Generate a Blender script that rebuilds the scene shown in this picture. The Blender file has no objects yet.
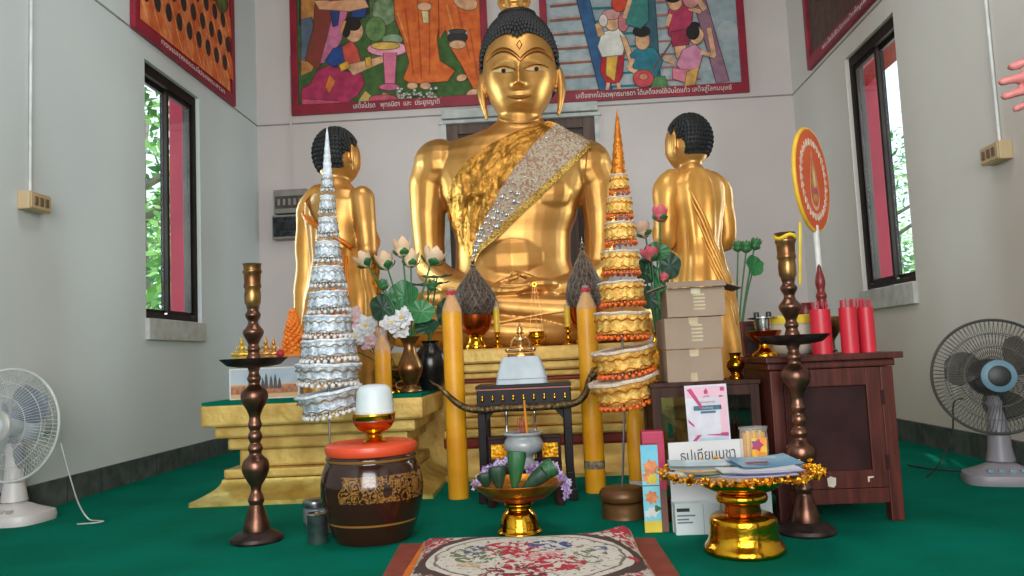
import bpy, bmesh, math, random
from mathutils import Vector, Matrix, noise
from mathutils.bvhtree import BVHTree
PI = math.pi
sc = bpy.context.scene
COL = sc.collection
random.seed(7)

# ------------------------------------------------------------------ camera
FOC, CAMH = 800.0, 0.62
YAW, PITCH, ROLL = 0.043, 0.0843, 0.0453
CAM = Vector((0, 0, CAMH))
cy_, sy_, cp_, sp_ = math.cos(YAW), math.sin(YAW), math.cos(PITCH), math.sin(PITCH)
FW = Vector((-sy_*cp_, cy_*cp_, sp_))
_r = Vector((cy_, sy_, 0)); _u = _r.cross(FW)
RT = _r*math.cos(ROLL) - _u*math.sin(ROLL)
UP = _u*math.cos(ROLL) + _r*math.sin(ROLL)

def ray(x, y): return FW + RT*((x-512)/FOC) - UP*((y-288)/FOC)
def pos(x, y, Y):
    d = ray(x, y); return CAM + d*(Y/d.y)
def posx(x, y, X):
    d = ray(x, y); return CAM + d*(X/d.x)
def flo(x, y, z=0.0):
    d = ray(x, y); return CAM + d*((z-CAMH)/d.z)
def kp(p): return (Vector(p)-CAM).dot(FW)/FOC       # metres per pixel at a point

cd = bpy.data.cameras.new('camera'); cam = bpy.data.objects.new('camera', cd); COL.objects.link(cam)
cd.sensor_width = 36; cd.lens = FOC/1024*36; cd.clip_start = 0.02
Mx = Matrix((RT, UP, -FW)).transposed().to_4x4(); Mx.translation = CAM
cam.matrix_world = Mx
sc.camera = cam

# ------------------------------------------------------------------ materials
def lin(c):
    def f(v):
        v /= 255.0
        return v/12.92 if v <= 0.04045 else ((v+0.055)/1.055)**2.4
    return (f(c[0]), f(c[1]), f(c[2]), 1)
MATS = {}
def mat(name, c, rough=0.5, metal=0.0, c2=None, scale=12.0, bump=0.0, bscale=None, spec=0.5, alpha=1.0, trans=0.0, emit=None, es=0.0, coat=0.0, detail=4.0, stretch=None, sub=0.0, lo=0.35, hi=0.65):
    if name in MATS: return MATS[name]
    m = bpy.data.materials.new(name); m.use_nodes = True
    nt = m.node_tree; b = nt.nodes['Principled BSDF']; L = nt.links.new
    tc = nt.nodes.new('ShaderNodeTexCoord'); src = tc.outputs['Object']
    if stretch:
        mp = nt.nodes.new('ShaderNodeMapping'); mp.inputs['Scale'].default_value = stretch
        L(src, mp.inputs['Vector']); src = mp.outputs['Vector']
    n = nt.nodes.new('ShaderNodeTexNoise'); n.inputs['Scale'].default_value = scale; n.inputs['Detail'].default_value = detail
    L(src, n.inputs['Vector'])
    rp = nt.nodes.new('ShaderNodeValToRGB')
    if c2 is None: c2 = tuple(v*0.88 for v in c)
    rp.color_ramp.elements[0].position = lo; rp.color_ramp.elements[1].position = hi
    rp.color_ramp.elements[0].color = lin(c2); rp.color_ramp.elements[1].color = lin(c)
    L(n.outputs['Fac'], rp.inputs['Fac']); L(rp.outputs['Color'], b.inputs['Base Color'])
    b.inputs['Roughness'].default_value = rough; b.inputs['Metallic'].default_value = metal
    b.inputs['Specular IOR Level'].default_value = spec
    b.inputs['Alpha'].default_value = alpha; b.inputs['Transmission Weight'].default_value = trans
    b.inputs['Coat Weight'].default_value = coat
    if emit: b.inputs['Emission Color'].default_value = lin(emit); b.inputs['Emission Strength'].default_value = es
    if bump:
        n2 = nt.nodes.new('ShaderNodeTexNoise'); n2.inputs['Scale'].default_value = bscale or scale*3; n2.inputs['Detail'].default_value = 5
        L(src, n2.inputs['Vector'])
        bp = nt.nodes.new('ShaderNodeBump'); bp.inputs['Strength'].default_value = bump; bp.inputs['Distance'].default_value = 0.01
        L(n2.outputs['Fac'], bp.inputs['Height']); L(bp.outputs['Normal'], b.inputs['Normal'])
    MATS[name] = m
    return m

# ------------------------------------------------------------------ mesh builder
class MB:
    def __init__(s): s.v = []; s.f = []; s.m = []; s.cur = 0
    def add(s, vs, fs):
        o = len(s.v); s.v += [Vector(v) for v in vs]
        for f in fs: s.f.append([i+o for i in f]); s.m.append(s.cur)
        return s
    def xf(s, M, start=0):
        for i in range(start, len(s.v)): s.v[i] = M @ s.v[i]
        return s
    def box(s, c, d, rz=0.0, M=None, tx=1.0, ty=1.0):
        hx, hy, hz = d[0]/2, d[1]/2, d[2]/2
        vs = [(-hx,-hy,-hz),(hx,-hy,-hz),(hx,hy,-hz),(-hx,hy,-hz),(-hx*tx,-hy*ty,hz),(hx*tx,-hy*ty,hz),(hx*tx,hy*ty,hz),(-hx*tx,hy*ty,hz)]
        R = Matrix.Translation(Vector(c)) @ (M if M is not None else Matrix.Rotation(rz, 4, 'Z'))
        return s.add([R @ Vector(v) for v in vs], [(0,3,2,1),(4,5,6,7),(0,1,5,4),(1,2,6,5),(2,3,7,6),(3,0,4,7)])
    def lathe(s, prof, c=(0,0,0), n=32, M=None, sx=1.0, sy=1.0, mod=None):
        vs = []; fs = []; N = len(prof)
        R = Matrix.Translation(Vector(c)) @ (M if M is not None else Matrix.Identity(4))
        for (r, z) in prof:
            for j in range(n):
                a = 2*PI*j/n; rr = r*(mod(a, z) if mod else 1)
                vs.append(R @ Vector((rr*math.cos(a)*sx, rr*math.sin(a)*sy, z)))
        for i in range(N-1):
            for j in range(n):
                j2 = (j+1) % n
                fs.append((i*n+j, i*n+j2, (i+1)*n+j2, (i+1)*n+j))
        if prof[0][0] > 1e-6: fs.append(tuple(reversed(range(n))))
        if prof[-1][0] > 1e-6: fs.append(tuple((N-1)*n+j for j in range(n)))
        return s.add(vs, fs)
    def shell(s, prof, c=(0,0,0), n=32, M=None, mod=None):      # open surface of revolution, no caps
        vs = []; fs = []; N = len(prof)
        R = Matrix.Translation(Vector(c)) @ (M if M is not None else Matrix.Identity(4))
        for (r, z) in prof:
            for j in range(n):
                a = 2*PI*j/n; rr = r*(mod(a, z) if mod else 1)
                vs.append(R @ Vector((rr*math.cos(a), rr*math.sin(a), z)))
        for i in range(N-1):
            for j in range(n):
                j2 = (j+1) % n; fs.append((i*n+j, i*n+j2, (i+1)*n+j2, (i+1)*n+j))
        return s.add(vs, fs)
    def tube(s, pts, r, n=8, closed=False, flat=None):
        pts = [Vector(p) for p in pts]; N = len(pts)
        rs = r if isinstance(r, (list, tuple)) else [r]*N
        vs = []; fs = []; prev = None
        for i in range(N):
            if closed: t = pts[(i+1) % N]-pts[i-1]
            else: t = pts[min(i+1, N-1)]-pts[max(i-1, 0)]
            t = t.normalized() if t.length > 1e-9 else Vector((0,0,1))
            if prev is None:
                a = Vector((0,0,1)) if abs(t.z) < 0.9 else Vector((1,0,0))
                u = t.cross(a).normalized()
            else:
                u = prev - t*prev.dot(t)
                u = u.normalized() if u.length > 1e-6 else t.orthogonal().normalized()
            prev = u; w = t.cross(u)
            for j in range(n):
                a = 2*PI*j/n
                vs.append(pts[i]+u*(math.cos(a)*rs[i])+w*(math.sin(a)*rs[i]*(flat or 1)))
        for i in range(N if closed else N-1):
            i2 = (i+1) % N
            for j in range(n):
                j2 = (j+1) % n; fs.append((i*n+j, i*n+j2, i2*n+j2, i2*n+j))
        if not closed:
            fs.append(tuple(reversed(range(n)))); fs.append(tuple((N-1)*n+j for j in range(n)))
        return s.add(vs, fs)
    def ball(s, c, r, n=10, M=None, m=None):
        if not isinstance(r, (tuple, list)): r = (r, r, r)
        m = m or max(4, n//2+1); c = Vector(c)
        vs = [Vector((0,0,-r[2]))]; fs = []
        for i in range(1, m):
            p = -PI/2+PI*i/m
            for j in range(n):
                a = 2*PI*j/n; vs.append(Vector((r[0]*math.cos(p)*math.cos(a), r[1]*math.cos(p)*math.sin(a), r[2]*math.sin(p))))
        vs.append(Vector((0,0,r[2])))
        for j in range(n): fs.append((0, 1+(j+1) % n, 1+j))
        for i in range(m-2):
            for j in range(n):
                a = 1+i*n; fs.append((a+j, a+(j+1) % n, a+n+(j+1) % n, a+n+j))
        a = 1+(m-2)*n
        for j in range(n): fs.append((a+j, a+(j+1) % n, len(vs)-1))
        if M is not None: vs = [M @ v for v in vs]
        return s.add([v+c for v in vs], fs)
    def poly(s, pts): return s.add(pts, [tuple(range(len(pts)))])
    def prism(s, pts, d):                                   # planar polygon extruded along the vector d
        n = len(pts); d = Vector(d); pts = [Vector(p) for p in pts]
        return s.add(pts+[p+d for p in pts], [tuple(reversed(range(n))), tuple(range(n, 2*n))]+[(i, (i+1) % n, n+(i+1) % n, n+i) for i in range(n)])
    def grid(s, fn, nu, nv, wu=False, wv=False):
        vs = [fn(i/(nu if wu else nu-1), j/(nv if wv else nv-1)) for i in range(nu) for j in range(nv)]
        fs = []
        for i in range(nu if wu else nu-1):
            for j in range(nv if wv else nv-1):
                a, b = i, (i+1) % nu; c, d = j, (j+1) % nv
                fs.append((a*nv+c, b*nv+c, b*nv+d, a*nv+d))
        return s.add(vs, fs)
    def limb(s, pts, n=14):                                 # tapered chain with round ends: pts = (vec, radius)
        P = []; R = []
        for i in range(len(pts)-1):
            a, b = Vector(pts[i][0]), Vector(pts[i+1][0])
            for q in range(6):
                t = q/6; P.append(a.lerp(b, t)); R.append(pts[i][1]*(1-t)+pts[i+1][1]*t)
        P.append(Vector(pts[-1][0])); R.append(pts[-1][1])
        s.tube(P, R, n)
        for p, r in pts: s.ball(p, r*1.0, n)
        return s

def build(name, mb, mats, parent=None, smooth=40, bevel=0.0, loc=None, fixn=False, rot=None):
    me = bpy.data.meshes.new(name)
    me.from_pydata([tuple(v) for v in mb.v], [], [tuple(f) for f in mb.f])
    if not isinstance(mats, (list, tuple)): mats = [mats]
    for m in mats: me.materials.append(m)
    if len(mats) > 1: me.polygons.foreach_set('material_index', mb.m)
    bm = bmesh.new(); bm.from_mesh(me)
    if fixn: bmesh.ops.recalc_face_normals(bm, faces=bm.faces)
    if bevel:
        ed = [e for e in bm.edges if len(e.link_faces) == 2 and e.calc_face_angle(0) > 0.6]
        bmesh.ops.bevel(bm, geom=ed, offset=bevel, segments=2, profile=0.6, affect='EDGES')
    bm.to_mesh(me); bm.free()
    if smooth:
        me.polygons.foreach_set('use_smooth', [True]*len(me.polygons))
        me.set_sharp_from_angle(angle=math.radians(smooth))
    me.update()
    o = bpy.data.objects.new(name, me); COL.objects.link(o)
    if parent is not None: o.parent = parent
    if loc is not None: o.location = loc
    if rot is not None: o.rotation_euler = rot
    return o

def remesh(o, voxel, smooth=3, fac=0.5):
    md = o.modifiers.new('r', 'REMESH'); md.mode = 'VOXEL'; md.voxel_size = voxel; md.use_smooth_shade = True
    if smooth:
        sm = o.modifiers.new('s', 'SMOOTH'); sm.factor = fac; sm.iterations = smooth
    dg = bpy.context.evaluated_depsgraph_get(); dg.update()
    me = bpy.data.meshes.new_from_object(o.evaluated_get(dg), depsgraph=dg)
    old = o.data; mats = [m for m in old.materials]
    o.modifiers.clear(); o.data = me; me.name = o.name
    me.materials.clear()
    for m in mats: me.materials.append(m)
    me.polygons.foreach_set('use_smooth', [True]*len(me.polygons)); me.update()
    return o

def thing(name, label, cat, loc=(0,0,0), rz=0.0, group=None):
    o = bpy.data.objects.new(name, None); COL.objects.link(o); o.empty_display_size = 0.05
    o.location = loc; o.rotation_euler = (0, 0, rz)
    return tag(o, label, cat, group)
def tag(o, label=None, cat=None, group=None, kind=None):
    if label: o['label'] = label
    if cat: o['category'] = cat
    if group: o['group'] = group
    if kind: o['kind'] = kind
    return o
def plabel(o, label): o['label'] = label; return o
def struct(name, mb, mats, parent=None, **kw):
    o = build(name, mb, mats, parent, **kw)
    if parent is None: o['kind'] = 'structure'
    return o
def dup(root, loc, rz=None, label=None, group=None):
    r = root.copy(); COL.objects.link(r); r.location = loc
    if rz is not None: r.rotation_euler = (0, 0, rz)
    if label: r['label'] = label
    if group: r['group'] = group
    for ch in list(root.children):
        c = ch.copy(); COL.objects.link(c); c.parent = r
        for g in list(ch.children):
            d = g.copy(); COL.objects.link(d); d.parent = c
    return r
FNT = None
def text(name, body, size, m, parent, M, width=None, extrude=0.0004):
    cu = bpy.data.curves.new(name, 'FONT'); cu.body = body; cu.size = size; cu.align_x = 'CENTER'; cu.align_y = 'CENTER'; cu.extrude = extrude
    t = bpy.data.objects.new('tmp_text', cu); COL.objects.link(t)
    dg = bpy.context.evaluated_depsgraph_get(); dg.update()
    me = bpy.data.meshes.new_from_object(t.evaluated_get(dg), depsgraph=dg)
    bpy.data.objects.remove(t); bpy.data.curves.remove(cu)
    if width and len(me.vertices):
        xs = [v.co.x for v in me.vertices]; w = max(xs)-min(xs); s = width/max(w, 1e-6)
        me.transform(Matrix.Diagonal((s, 1, 1, 1)))
    me.transform(M); me.materials.clear(); me.materials.append(m); me.name = name
    o = bpy.data.objects.new(name, me); COL.objects.link(o); o.parent = parent
    return o
def FACE(loc, tilt=0.0, yaw=0.0, roll=0.0):       # text/plane frame facing -Y, standing upright
    return Matrix.Translation(Vector(loc)) @ Matrix.Rotation(yaw, 4, 'Z') @ Matrix.Rotation(PI/2-tilt, 4, 'X') @ Matrix.Rotation(roll, 4, 'Z')
def pxprof(lst, yb, k): return [(r*k, (yb-y)*k) for r, y in lst]
def smoothprof(p, n=4):                            # Catmull-Rom through profile points
    out = []
    for i in range(len(p)-1):
        p0 = p[max(i-1,0)]; p1 = p[i]; p2 = p[i+1]; p3 = p[min(i+2, len(p)-1)]
        for q in range(n):
            t = q/n
            out.append(tuple(0.5*((2*p1[a])+(-p0[a]+p2[a])*t+(2*p0[a]-5*p1[a]+4*p2[a]-p3[a])*t*t+(-p0[a]+3*p1[a]-3*p2[a]+p3[a])*t**3) for a in range(len(p1))))
    out.append(tuple(p[-1]))
    return out
def smoothprof_r(p, n=4): return [(max(0.0005, r), z) for r, z in smoothprof(p, n)]
def interp(tab, x):
    if x <= tab[0][0]: return tab[0][1:]
    for a, b in zip(tab, tab[1:]):
        if x <= b[0]:
            t = (x-a[0])/(b[0]-a[0]); t = t*t*(3-2*t)
            return tuple(u*(1-t)+v*t for u, v in zip(a[1:], b[1:]))
    return tab[-1][1:]

# palette
gold_statue = mat('gold_statue', (212,160,92), 0.40, 0.76, (194,138,70), 5, 0.04, 20)
gold_dull = mat('gold_leaf_paint', (222,190,108), 0.48, 0.4, (190,150,76), 9, 0.35, 30)
gold_shiny = mat('gold_polished', (240,180,50), 0.16, 1.0, (205,140,25), 10, 0.12, 60)
gold_foil = mat('gold_foil', (250,190,60), 0.28, 1.0, (190,120,15), 40, 0.8, 90)
gold_satin = mat('gold_satin_cloth', (222,166,84), 0.40, 0.5, (202,138,58), 6, 0.12, 12)
orange_satin = mat('orange_satin_cloth', (235,140,35), 0.4, 0.4, (200,100,15), 6, 0.1, 15)
brass = mat('aged_brass', (168,128,78), 0.32, .9, (112,76,48), 14, 0.08, 40)
bronze = mat('dark_bronze', (138,98,80), 0.32, .9, (86,58,48), 14, 0.06, 40)
iron = mat('dark_plate_iron', (74,60,56), 0.5, 0.7, (40,32,30), 20, 0.1)
wax = mat('yellow_wax', (232,165,28), 0.42, 0.0, (214,142,18), 6, 0.04, 15)
wax_pale = mat('yellow_wax_pale', (240,196,50), 0.4)
wick = mat('red_wick_cap', (190,45,60), 0.6)
blackhair = mat('black_hair_paint', (24,26,30), 0.55, 0.0, (12,13,16), 40, 0.25)
black_lacquer = mat('black_lacquer', (30,22,24), 0.35, 0.0, (18,12,14), 15, spec=0.15)
woodred = mat('red_brown_wood', (92,42,34), 0.42, 0.0, (62,26,22), 3.0, 0.06, 14, stretch=(14,14,1.2), spec=0.25)
wooddark = mat('dark_panel_wood', (58,32,30), 0.5, 0.0, (42,22,22), 8, spec=0.15)
white_plastic = mat('white_plastic', (225,225,220), 0.4)
silver = mat('silver_metal', (205,205,205), 0.22, 1.0, (160,160,160), 15)
# ------------------------------------------------------------------ room
XL, XR, YB, ZT, YF = -2.42, 2.14, 6.65, 4.7, -2.2
WY0, WY1, WZ0, WZ1, TH = 4.72, 5.50, 0.945, 2.56, 0.11
wall_l = mat('plaster_left', (206,214,216), 0.75, 0, (200,208,211), 1.2, 0.02, 60)
wall_b = mat('plaster_back', (204,194,193), 0.8, 0, (198,187,187), 1.5, 0.02, 60)
wall_r = mat('plaster_right', (208,203,197), 0.75, 0, (202,196,191), 1.2, 0.02, 60)
carpet = mat('green_carpet', (0,116,96), 0.95, 0, (0,104,82), 3, 0.5, 500, spec=0.05)
ceilm = mat('ceiling_boards', (120,100,84), 0.8, 0, (96,78,64), 2)
struct('floor', MB().box(((XL+XR)/2, (YF+YB)/2, -0.05), (XR-XL+0.4, YB-YF+0.4, 0.1)), carpet)
struct('ceiling', MB().box(((XL+XR)/2, (YF+YB)/2, ZT+0.05), (XR-XL+0.4, YB-YF+0.4, 0.1)), ceilm)
def sidewall(name, X, sgn, m):
    b = MB(); xc = X+sgn*TH/2
    b.box((xc, (YF+WY0)/2, ZT/2), (TH, WY0-YF, ZT)); b.box((xc, (WY1+YB)/2, ZT/2), (TH, YB-WY1, ZT))
    b.box((xc, (WY0+WY1)/2, WZ0/2), (TH, WY1-WY0, WZ0)); b.box((xc, (WY0+WY1)/2, (WZ1+ZT)/2), (TH, WY1-WY0, ZT-WZ1))
    struct(name, b, m, smooth=0)
sidewall('wall_left', XL, -1, wall_l); sidewall('wall_right', XR, 1, wall_r)
DX0, DX1, DZ1 = -0.62, 0.62, 2.22
dl = pos(446, 122, YB); dr = pos(594, 116, YB)
DX0, DX1, DZ1 = dl.x, dr.x, (dl.z+dr.z)/2
b = MB()
b.box(((XL+DX0)/2, YB+0.08, ZT/2), (DX0-XL+0.0, 0.16, ZT)); b.box(((XR+DX1)/2, YB+0.08, ZT/2), (XR-DX1, 0.16, ZT))
b.box(((DX0+DX1)/2, YB+0.08, (ZT+DZ1)/2), (DX1-DX0, 0.16, ZT-DZ1))
struct('wall_back', b, wall_b, smooth=0)
b = MB()                                           # entrance wall behind the camera with a wide doorway
b.box(((XL-1.5)/2, YF-0.08, ZT/2), (-1.5-XL, 0.16, ZT)); b.box(((XR+1.3)/2, YF-0.08, ZT/2), (XR-1.3, 0.16, ZT)); b.box((-0.1, YF-0.08, (ZT+3.2)/2), (2.8, 0.16, ZT-3.2))
struct('wall_front', b, wall_b, smooth=0)
seam = mat('seam_grey', (150,144,142), 0.9)
zs = 0.5*(pos(256,126,YB).z+pos(792,95,YB).z)
struct('trim_1', MB().box(((XL+XR)/2, YB-0.002, zs), (XR-XL, 0.006, 0.012)), seam)
struct('trim_2', MB().box((XL+0.002, (YF+YB)/2, zs), (0.006, YB-YF, 0.010)), seam)
struct('trim_3', MB().box((XR-0.002, (YF+YB)/2, zs), (0.006, YB-YF, 0.010)), seam)
# tiled skirting
def tile_mat():
    m = bpy.data.materials.new('dark_stone_tile'); m.use_nodes = True; nt = m.node_tree; bs = nt.nodes['Principled BSDF']; L = nt.links.new
    tc = nt.nodes.new('ShaderNodeTexCoord'); sp = nt.nodes.new('ShaderNodeSeparateXYZ'); L(tc.outputs['Object'], sp.inputs[0])
    ad = nt.nodes.new('ShaderNodeMath'); ad.operation = 'ADD'; L(sp.outputs['X'], ad.inputs[0]); L(sp.outputs['Y'], ad.inputs[1])
    mo = nt.nodes.new('ShaderNodeMath'); mo.operation = 'PINGPONG'; mo.inputs[1].default_value = 0.15; L(ad.outputs[0], mo.inputs[0])
    gt = nt.nodes.new('ShaderNodeMath'); gt.operation = 'GREATER_THAN'; gt.inputs[1].default_value = 0.004; L(mo.outputs[0], gt.inputs[0])
    n = nt.nodes.new('ShaderNodeTexNoise'); n.inputs['Scale'].default_value = 14; n.inputs['Detail'].default_value = 6; L(tc.outputs['Object'], n.inputs['Vector'])
    rp = nt.nodes.new('ShaderNodeValToRGB'); rp.color_ramp.elements[0].position = .35; rp.color_ramp.elements[1].position = .75
    rp.color_ramp.elements[0].color = lin((62,62,62)); rp.color_ramp.elements[1].color = lin((104,106,106)); L(n.outputs['Fac'], rp.inputs[0])
    mx = nt.nodes.new('ShaderNodeMix'); mx.data_type = 'RGBA'; mx.inputs[6].default_value = lin((48,48,48)); L(gt.outputs[0], mx.inputs[0]); L(rp.outputs[0], mx.inputs[7])
    L(mx.outputs[2], bs.inputs['Base Color']); bs.inputs['Roughness'].default_value = 0.3
    return m
tile = tile_mat()
BH = 0.125
struct('baseboard_left', MB().box((XL+0.008, (YF+YB)/2, BH/2), (0.016, YB-YF, BH)), tile)
struct('baseboard_right', MB().box((XR-0.008, (YF+YB)/2, BH/2), (0.016, YB-YF, BH)), tile)
struct('baseboard_back', MB().box(((XL+XR)/2, YB-0.008, BH/2), (XR-XL-0.04, 0.016, BH)), tile)

# windows: dark aluminium sliding pairs set deep in the wall
alu = mat('dark_brown_aluminium', (44,36,34), 0.5, 0.0, (32,26,24), 6, spec=0.1)
glass = bpy.data.materials.new('window_glass'); glass.use_nodes = True
nt = glass.node_tree; nt.nodes.clear(); o_ = nt.nodes.new('ShaderNodeOutputMaterial'); tr = nt.nodes.new('ShaderNodeBsdfTransparent'); gl = nt.nodes.new('ShaderNodeBsdfGlossy'); mx = nt.nodes.new('ShaderNodeMixShader')
tr.inputs[0].default_value = (0.86,0.93,0.93,1); gl.inputs['Roughness'].default_value = 0.03; mx.inputs[0].default_value = 0.07
nt.links.new(tr.outputs[0], mx.inputs[1]); nt.links.new(gl.outputs[0], mx.inputs[2]); nt.links.new(mx.outputs[0], o_.inputs[0])
sillm = mat('sill_cement', (196,198,196), 0.8)
def window(n, X, sgn):
    ym = (WY0+WY1)/2; zm = (WZ0+WZ1)/2; h = WZ1-WZ0; w = WY1-WY0
    xc = X+sgn*0.0675
    b = MB(); fw = 0.04
    b.box((xc, WY0+fw/2, zm), (0.08, fw, h)); b.box((xc, WY1-fw/2, zm), (0.08, fw, h))
    b.box((xc, ym, WZ0+fw/2), (0.08, w-2*fw, fw)); b.box((xc, ym, WZ1-0.035), (0.08, w-2*fw, 0.07))
    root = struct('window_%d' % n, b, alu, smooth=0, bevel=0.003)
    root['label'] = 'tall dark-framed sliding window in the %s wall' % ('left' if sgn < 0 else 'right')
    for i, (y0, y1, dx) in enumerate(((WY0+fw, ym+0.016, 0.013), (ym-0.016, WY1-fw, -0.013))):
        s = MB(); xx = xc+sgn*dx; sw = 0.03; z0, z1 = WZ0+fw, WZ1-0.07
        s.box((xx, y0+sw/2, zm), (0.022, sw, z1-z0)); s.box((xx, y1-sw/2, zm), (0.022, sw, z1-z0))
        s.box((xx, (y0+y1)/2, z0+sw/2), (0.022, y1-y0-2*sw, sw)); s.box((xx, (y0+y1)/2, z1-sw/2), (0.022, y1-y0-2*sw, sw))
        so = build('sash', s, alu, root, smooth=0)
        build('pane', MB().box((xx, (y0+y1)/2, (z0+z1)/2), (0.005, y1-y0-2*sw, z1-z0-2*sw)), glass, so, smooth=0)
    sb = MB().box((X-sgn*0.012, ym, WZ0-0.065), (0.03, w+0.02, 0.13))
    build('sill', sb, sillm, root, smooth=0, bevel=0.004)
window(1, XL, -1); window(2, XR, 1)
# doorway behind the central statue
dbrown = mat('door_brown_wood', (96,72,64), 0.5, 0, (74,54,48), 3, stretch=(10,10,1))
ddark = mat('door_dark_panel', (62,48,46), 0.4, 0, (50,38,36), 5)
b = MB(); dxm = (DX0+DX1)/2
b.box((DX0+0.05, YB+0.04, DZ1/2), (0.10, 0.08, DZ1)); b.box((DX1-0.05, YB+0.04, DZ1/2), (0.10, 0.08, DZ1)); b.box((dxm, YB+0.04, DZ1-0.05), (DX1-DX0-0.2, 0.08, 0.10))
dr_ = struct('door_1', b, dbrown, smooth=0, bevel=0.004)
dr_['label'] = 'brown wooden double door in the back wall behind the large statue'
for sx in (-1, 1):
    lw = (DX1-DX0-0.2)/2
    lf = build('door_leaf', MB().box((dxm+sx*lw/2, YB+0.06, (DZ1-0.1)/2), (lw-0.001, 0.04, DZ1-0.1)), ddark, dr_, smooth=0)
    build('door_panel', MB().box((dxm+sx*lw/2, YB+0.035, 1.3), (lw-0.16, 0.012, 1.3)).box((dxm+sx*lw/2, YB+0.035, 0.35), (lw-0.16, 0.012, 0.4)), dbrown, lf, smooth=0, bevel=0.004)
    build('door_bolt', MB().box((dxm+sx*0.05, YB+0.03, DZ1-0.22), (0.03, 0.02, 0.12)), silver, lf)
la, lb = pos(440, 112, YB), pos(594, 104, YB)
zz = DZ1+0.05
struct('trim_4', MB().box(((DX0+DX1)/2, YB-0.03, zz+0.012), (DX1-DX0+0.06, 0.06, 0.075)).box(((DX0+DX1)/2, YB-0.02, zz-0.05), (DX1-DX0+0.12, 0.04, 0.03)), sillm, smooth=0, bevel=0.005)
struct('trim_5', MB().box((DX0-0.02, YB-0.01, DZ1/2), (0.04, 0.02, DZ1)), sillm, smooth=0)
struct('trim_6', MB().box((DX1+0.02, YB-0.01, DZ1/2), (0.04, 0.02, DZ1)), sillm, smooth=0)

# ------------------------------------------------------------------ outside
grass = mat('lawn', (120,150,80), 0.9, 0, (90,125,60), 2)
struct('ground', MB().box((0, 8, -0.35), (60, 60, 0.2)), grass)
leafm = [mat('leaf_a', (110,165,75), 0.6, 0, (70,125,50), 2, emit=(120,180,90), es=0.45), mat('leaf_b', (165,205,120), 0.6, 0, (120,170,80), 2, emit=(170,215,130), es=0.55), mat('leaf_c', (70,125,70), 0.6, 0, (45,95,50), 2, emit=(70,130,70), es=0.35)]  # emission in the leaves stands in for overexposed daylight
bark = mat('bark', (150,140,128), 0.9, 0, (110,100,92), 6, 0.5)
def tree(x, y, h, r, label, seed, cz=0.62, n=2200, mi=0):
    rnd = random.Random(seed)
    t = thing('tree', label, 'tree', (x, y, -0.25), 0, 'trees outside the windows')
    b = MB(); b.tube([(0,0,0),(0.06,0.03,h*0.25),(-0.05,0.02,h*0.5),(0.02,0,h*0.8)], [0.14,0.11,0.09,0.03], 10)
    for i in range(6):
        a = i*1.05+seed; z0 = h*(0.3+0.08*i)
        b.tube([(0,0,z0),(math.cos(a)*r*0.5, math.sin(a)*r*0.5, z0+0.5),(math.cos(a)*r*0.8, math.sin(a)*r*0.8, z0+0.9)], [0.05,0.03,0.01], 6)
    build('trunk', b, bark, t)
    f = MB()
    cl = [(rnd.uniform(-.7,.7)*r, rnd.uniform(-.7,.7)*r, h*cz+rnd.uniform(-.5,.45)*h*0.75, rnd.uniform(.25,.5)*r) for _ in range(16)]
    for i in range(n):
        c = rnd.choice(cl); d = Vector((rnd.gauss(0,1), rnd.gauss(0,1), rnd.gauss(0,1))).normalized()*c[3]*rnd.uniform(.5,1.1)
        p = Vector(c[:3])+d; s = rnd.uniform(.05,.11)
        u = Vector((rnd.gauss(0,1), rnd.gauss(0,1), rnd.gauss(0,.6))).normalized(); w = u.orthogonal().normalized()
        f.cur = rnd.choice((mi, mi, 1, 2)); f.poly([p-u*s, p+w*s*0.45, p+u*s, p-w*s*0.45])
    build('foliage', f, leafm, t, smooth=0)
tree(-4.3, 8.3, 4.6, 1.5, 'leafy tree with a pale trunk seen through the left window, nearest the glass', 3, mi=0)
0 and tree(-9.6, 15.0, 6.5, 3.0, 'broad bright green tree further off beyond the left window', 11, mi=1)
0 and tree(-5.2, 11.5, 5.0, 1.7, 'dark green tree standing behind the red pillar outside the left window', 19, mi=2)
0 and tree(4.6, 11.0, 5.0, 1.7, 'light leafy tree close outside the right window', 5, mi=1)
0 and tree(8.6, 15.5, 6.4, 2.8, 'bright green tree at the outer side of the right window', 23, mi=0)
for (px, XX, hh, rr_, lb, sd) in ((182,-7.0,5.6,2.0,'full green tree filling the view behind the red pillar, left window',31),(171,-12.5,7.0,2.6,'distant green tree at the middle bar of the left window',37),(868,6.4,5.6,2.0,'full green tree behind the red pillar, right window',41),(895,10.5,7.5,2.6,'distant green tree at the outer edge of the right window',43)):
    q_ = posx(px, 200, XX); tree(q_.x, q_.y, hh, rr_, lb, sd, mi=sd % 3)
crim = mat('crimson_paint', (190,36,70), 0.6, 0, (170,28,60), 3)
def pillar(x, y, lab):
    t = thing('pillar', lab, 'pillar', (x, y, -0.25), 0, 'red pillars outside')
    build('shaft', MB().box((0,0,1.9), (0.17,0.17,3.8)), crim, t, smooth=0, bevel=0.02)
    build('base', MB().box((0,0,0.12), (0.26,0.26,0.24)), crim, t, smooth=0, bevel=0.01)
    build('capital', MB().box((0,0,3.7), (0.26,0.26,0.2)).box((0,0,3.85), (0.34,0.34,0.12)), crim, t, smooth=0, bevel=0.01)
p = posx(183, 200, -3.2); pillar(p.x, p.y, 'crimson square veranda pillar outside the left window')
p = posx(872, 180, 2.85); pillar(p.x, p.y, 'crimson square veranda pillar outside the right window')
tag(build('eave_beam', MB().box((2.75, 5.7, 2.95), (0.2, 4.0, 0.3)), crim, smooth=0, bevel=0.01), 'crimson veranda beam over the right window', 'beam')
tag(build('eave_beam', MB().box((-3.1, 6.0, 3.3), (0.2, 4.0, 0.3)), crim, smooth=0, bevel=0.01), 'crimson veranda beam outside the left window', 'beam')

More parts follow.
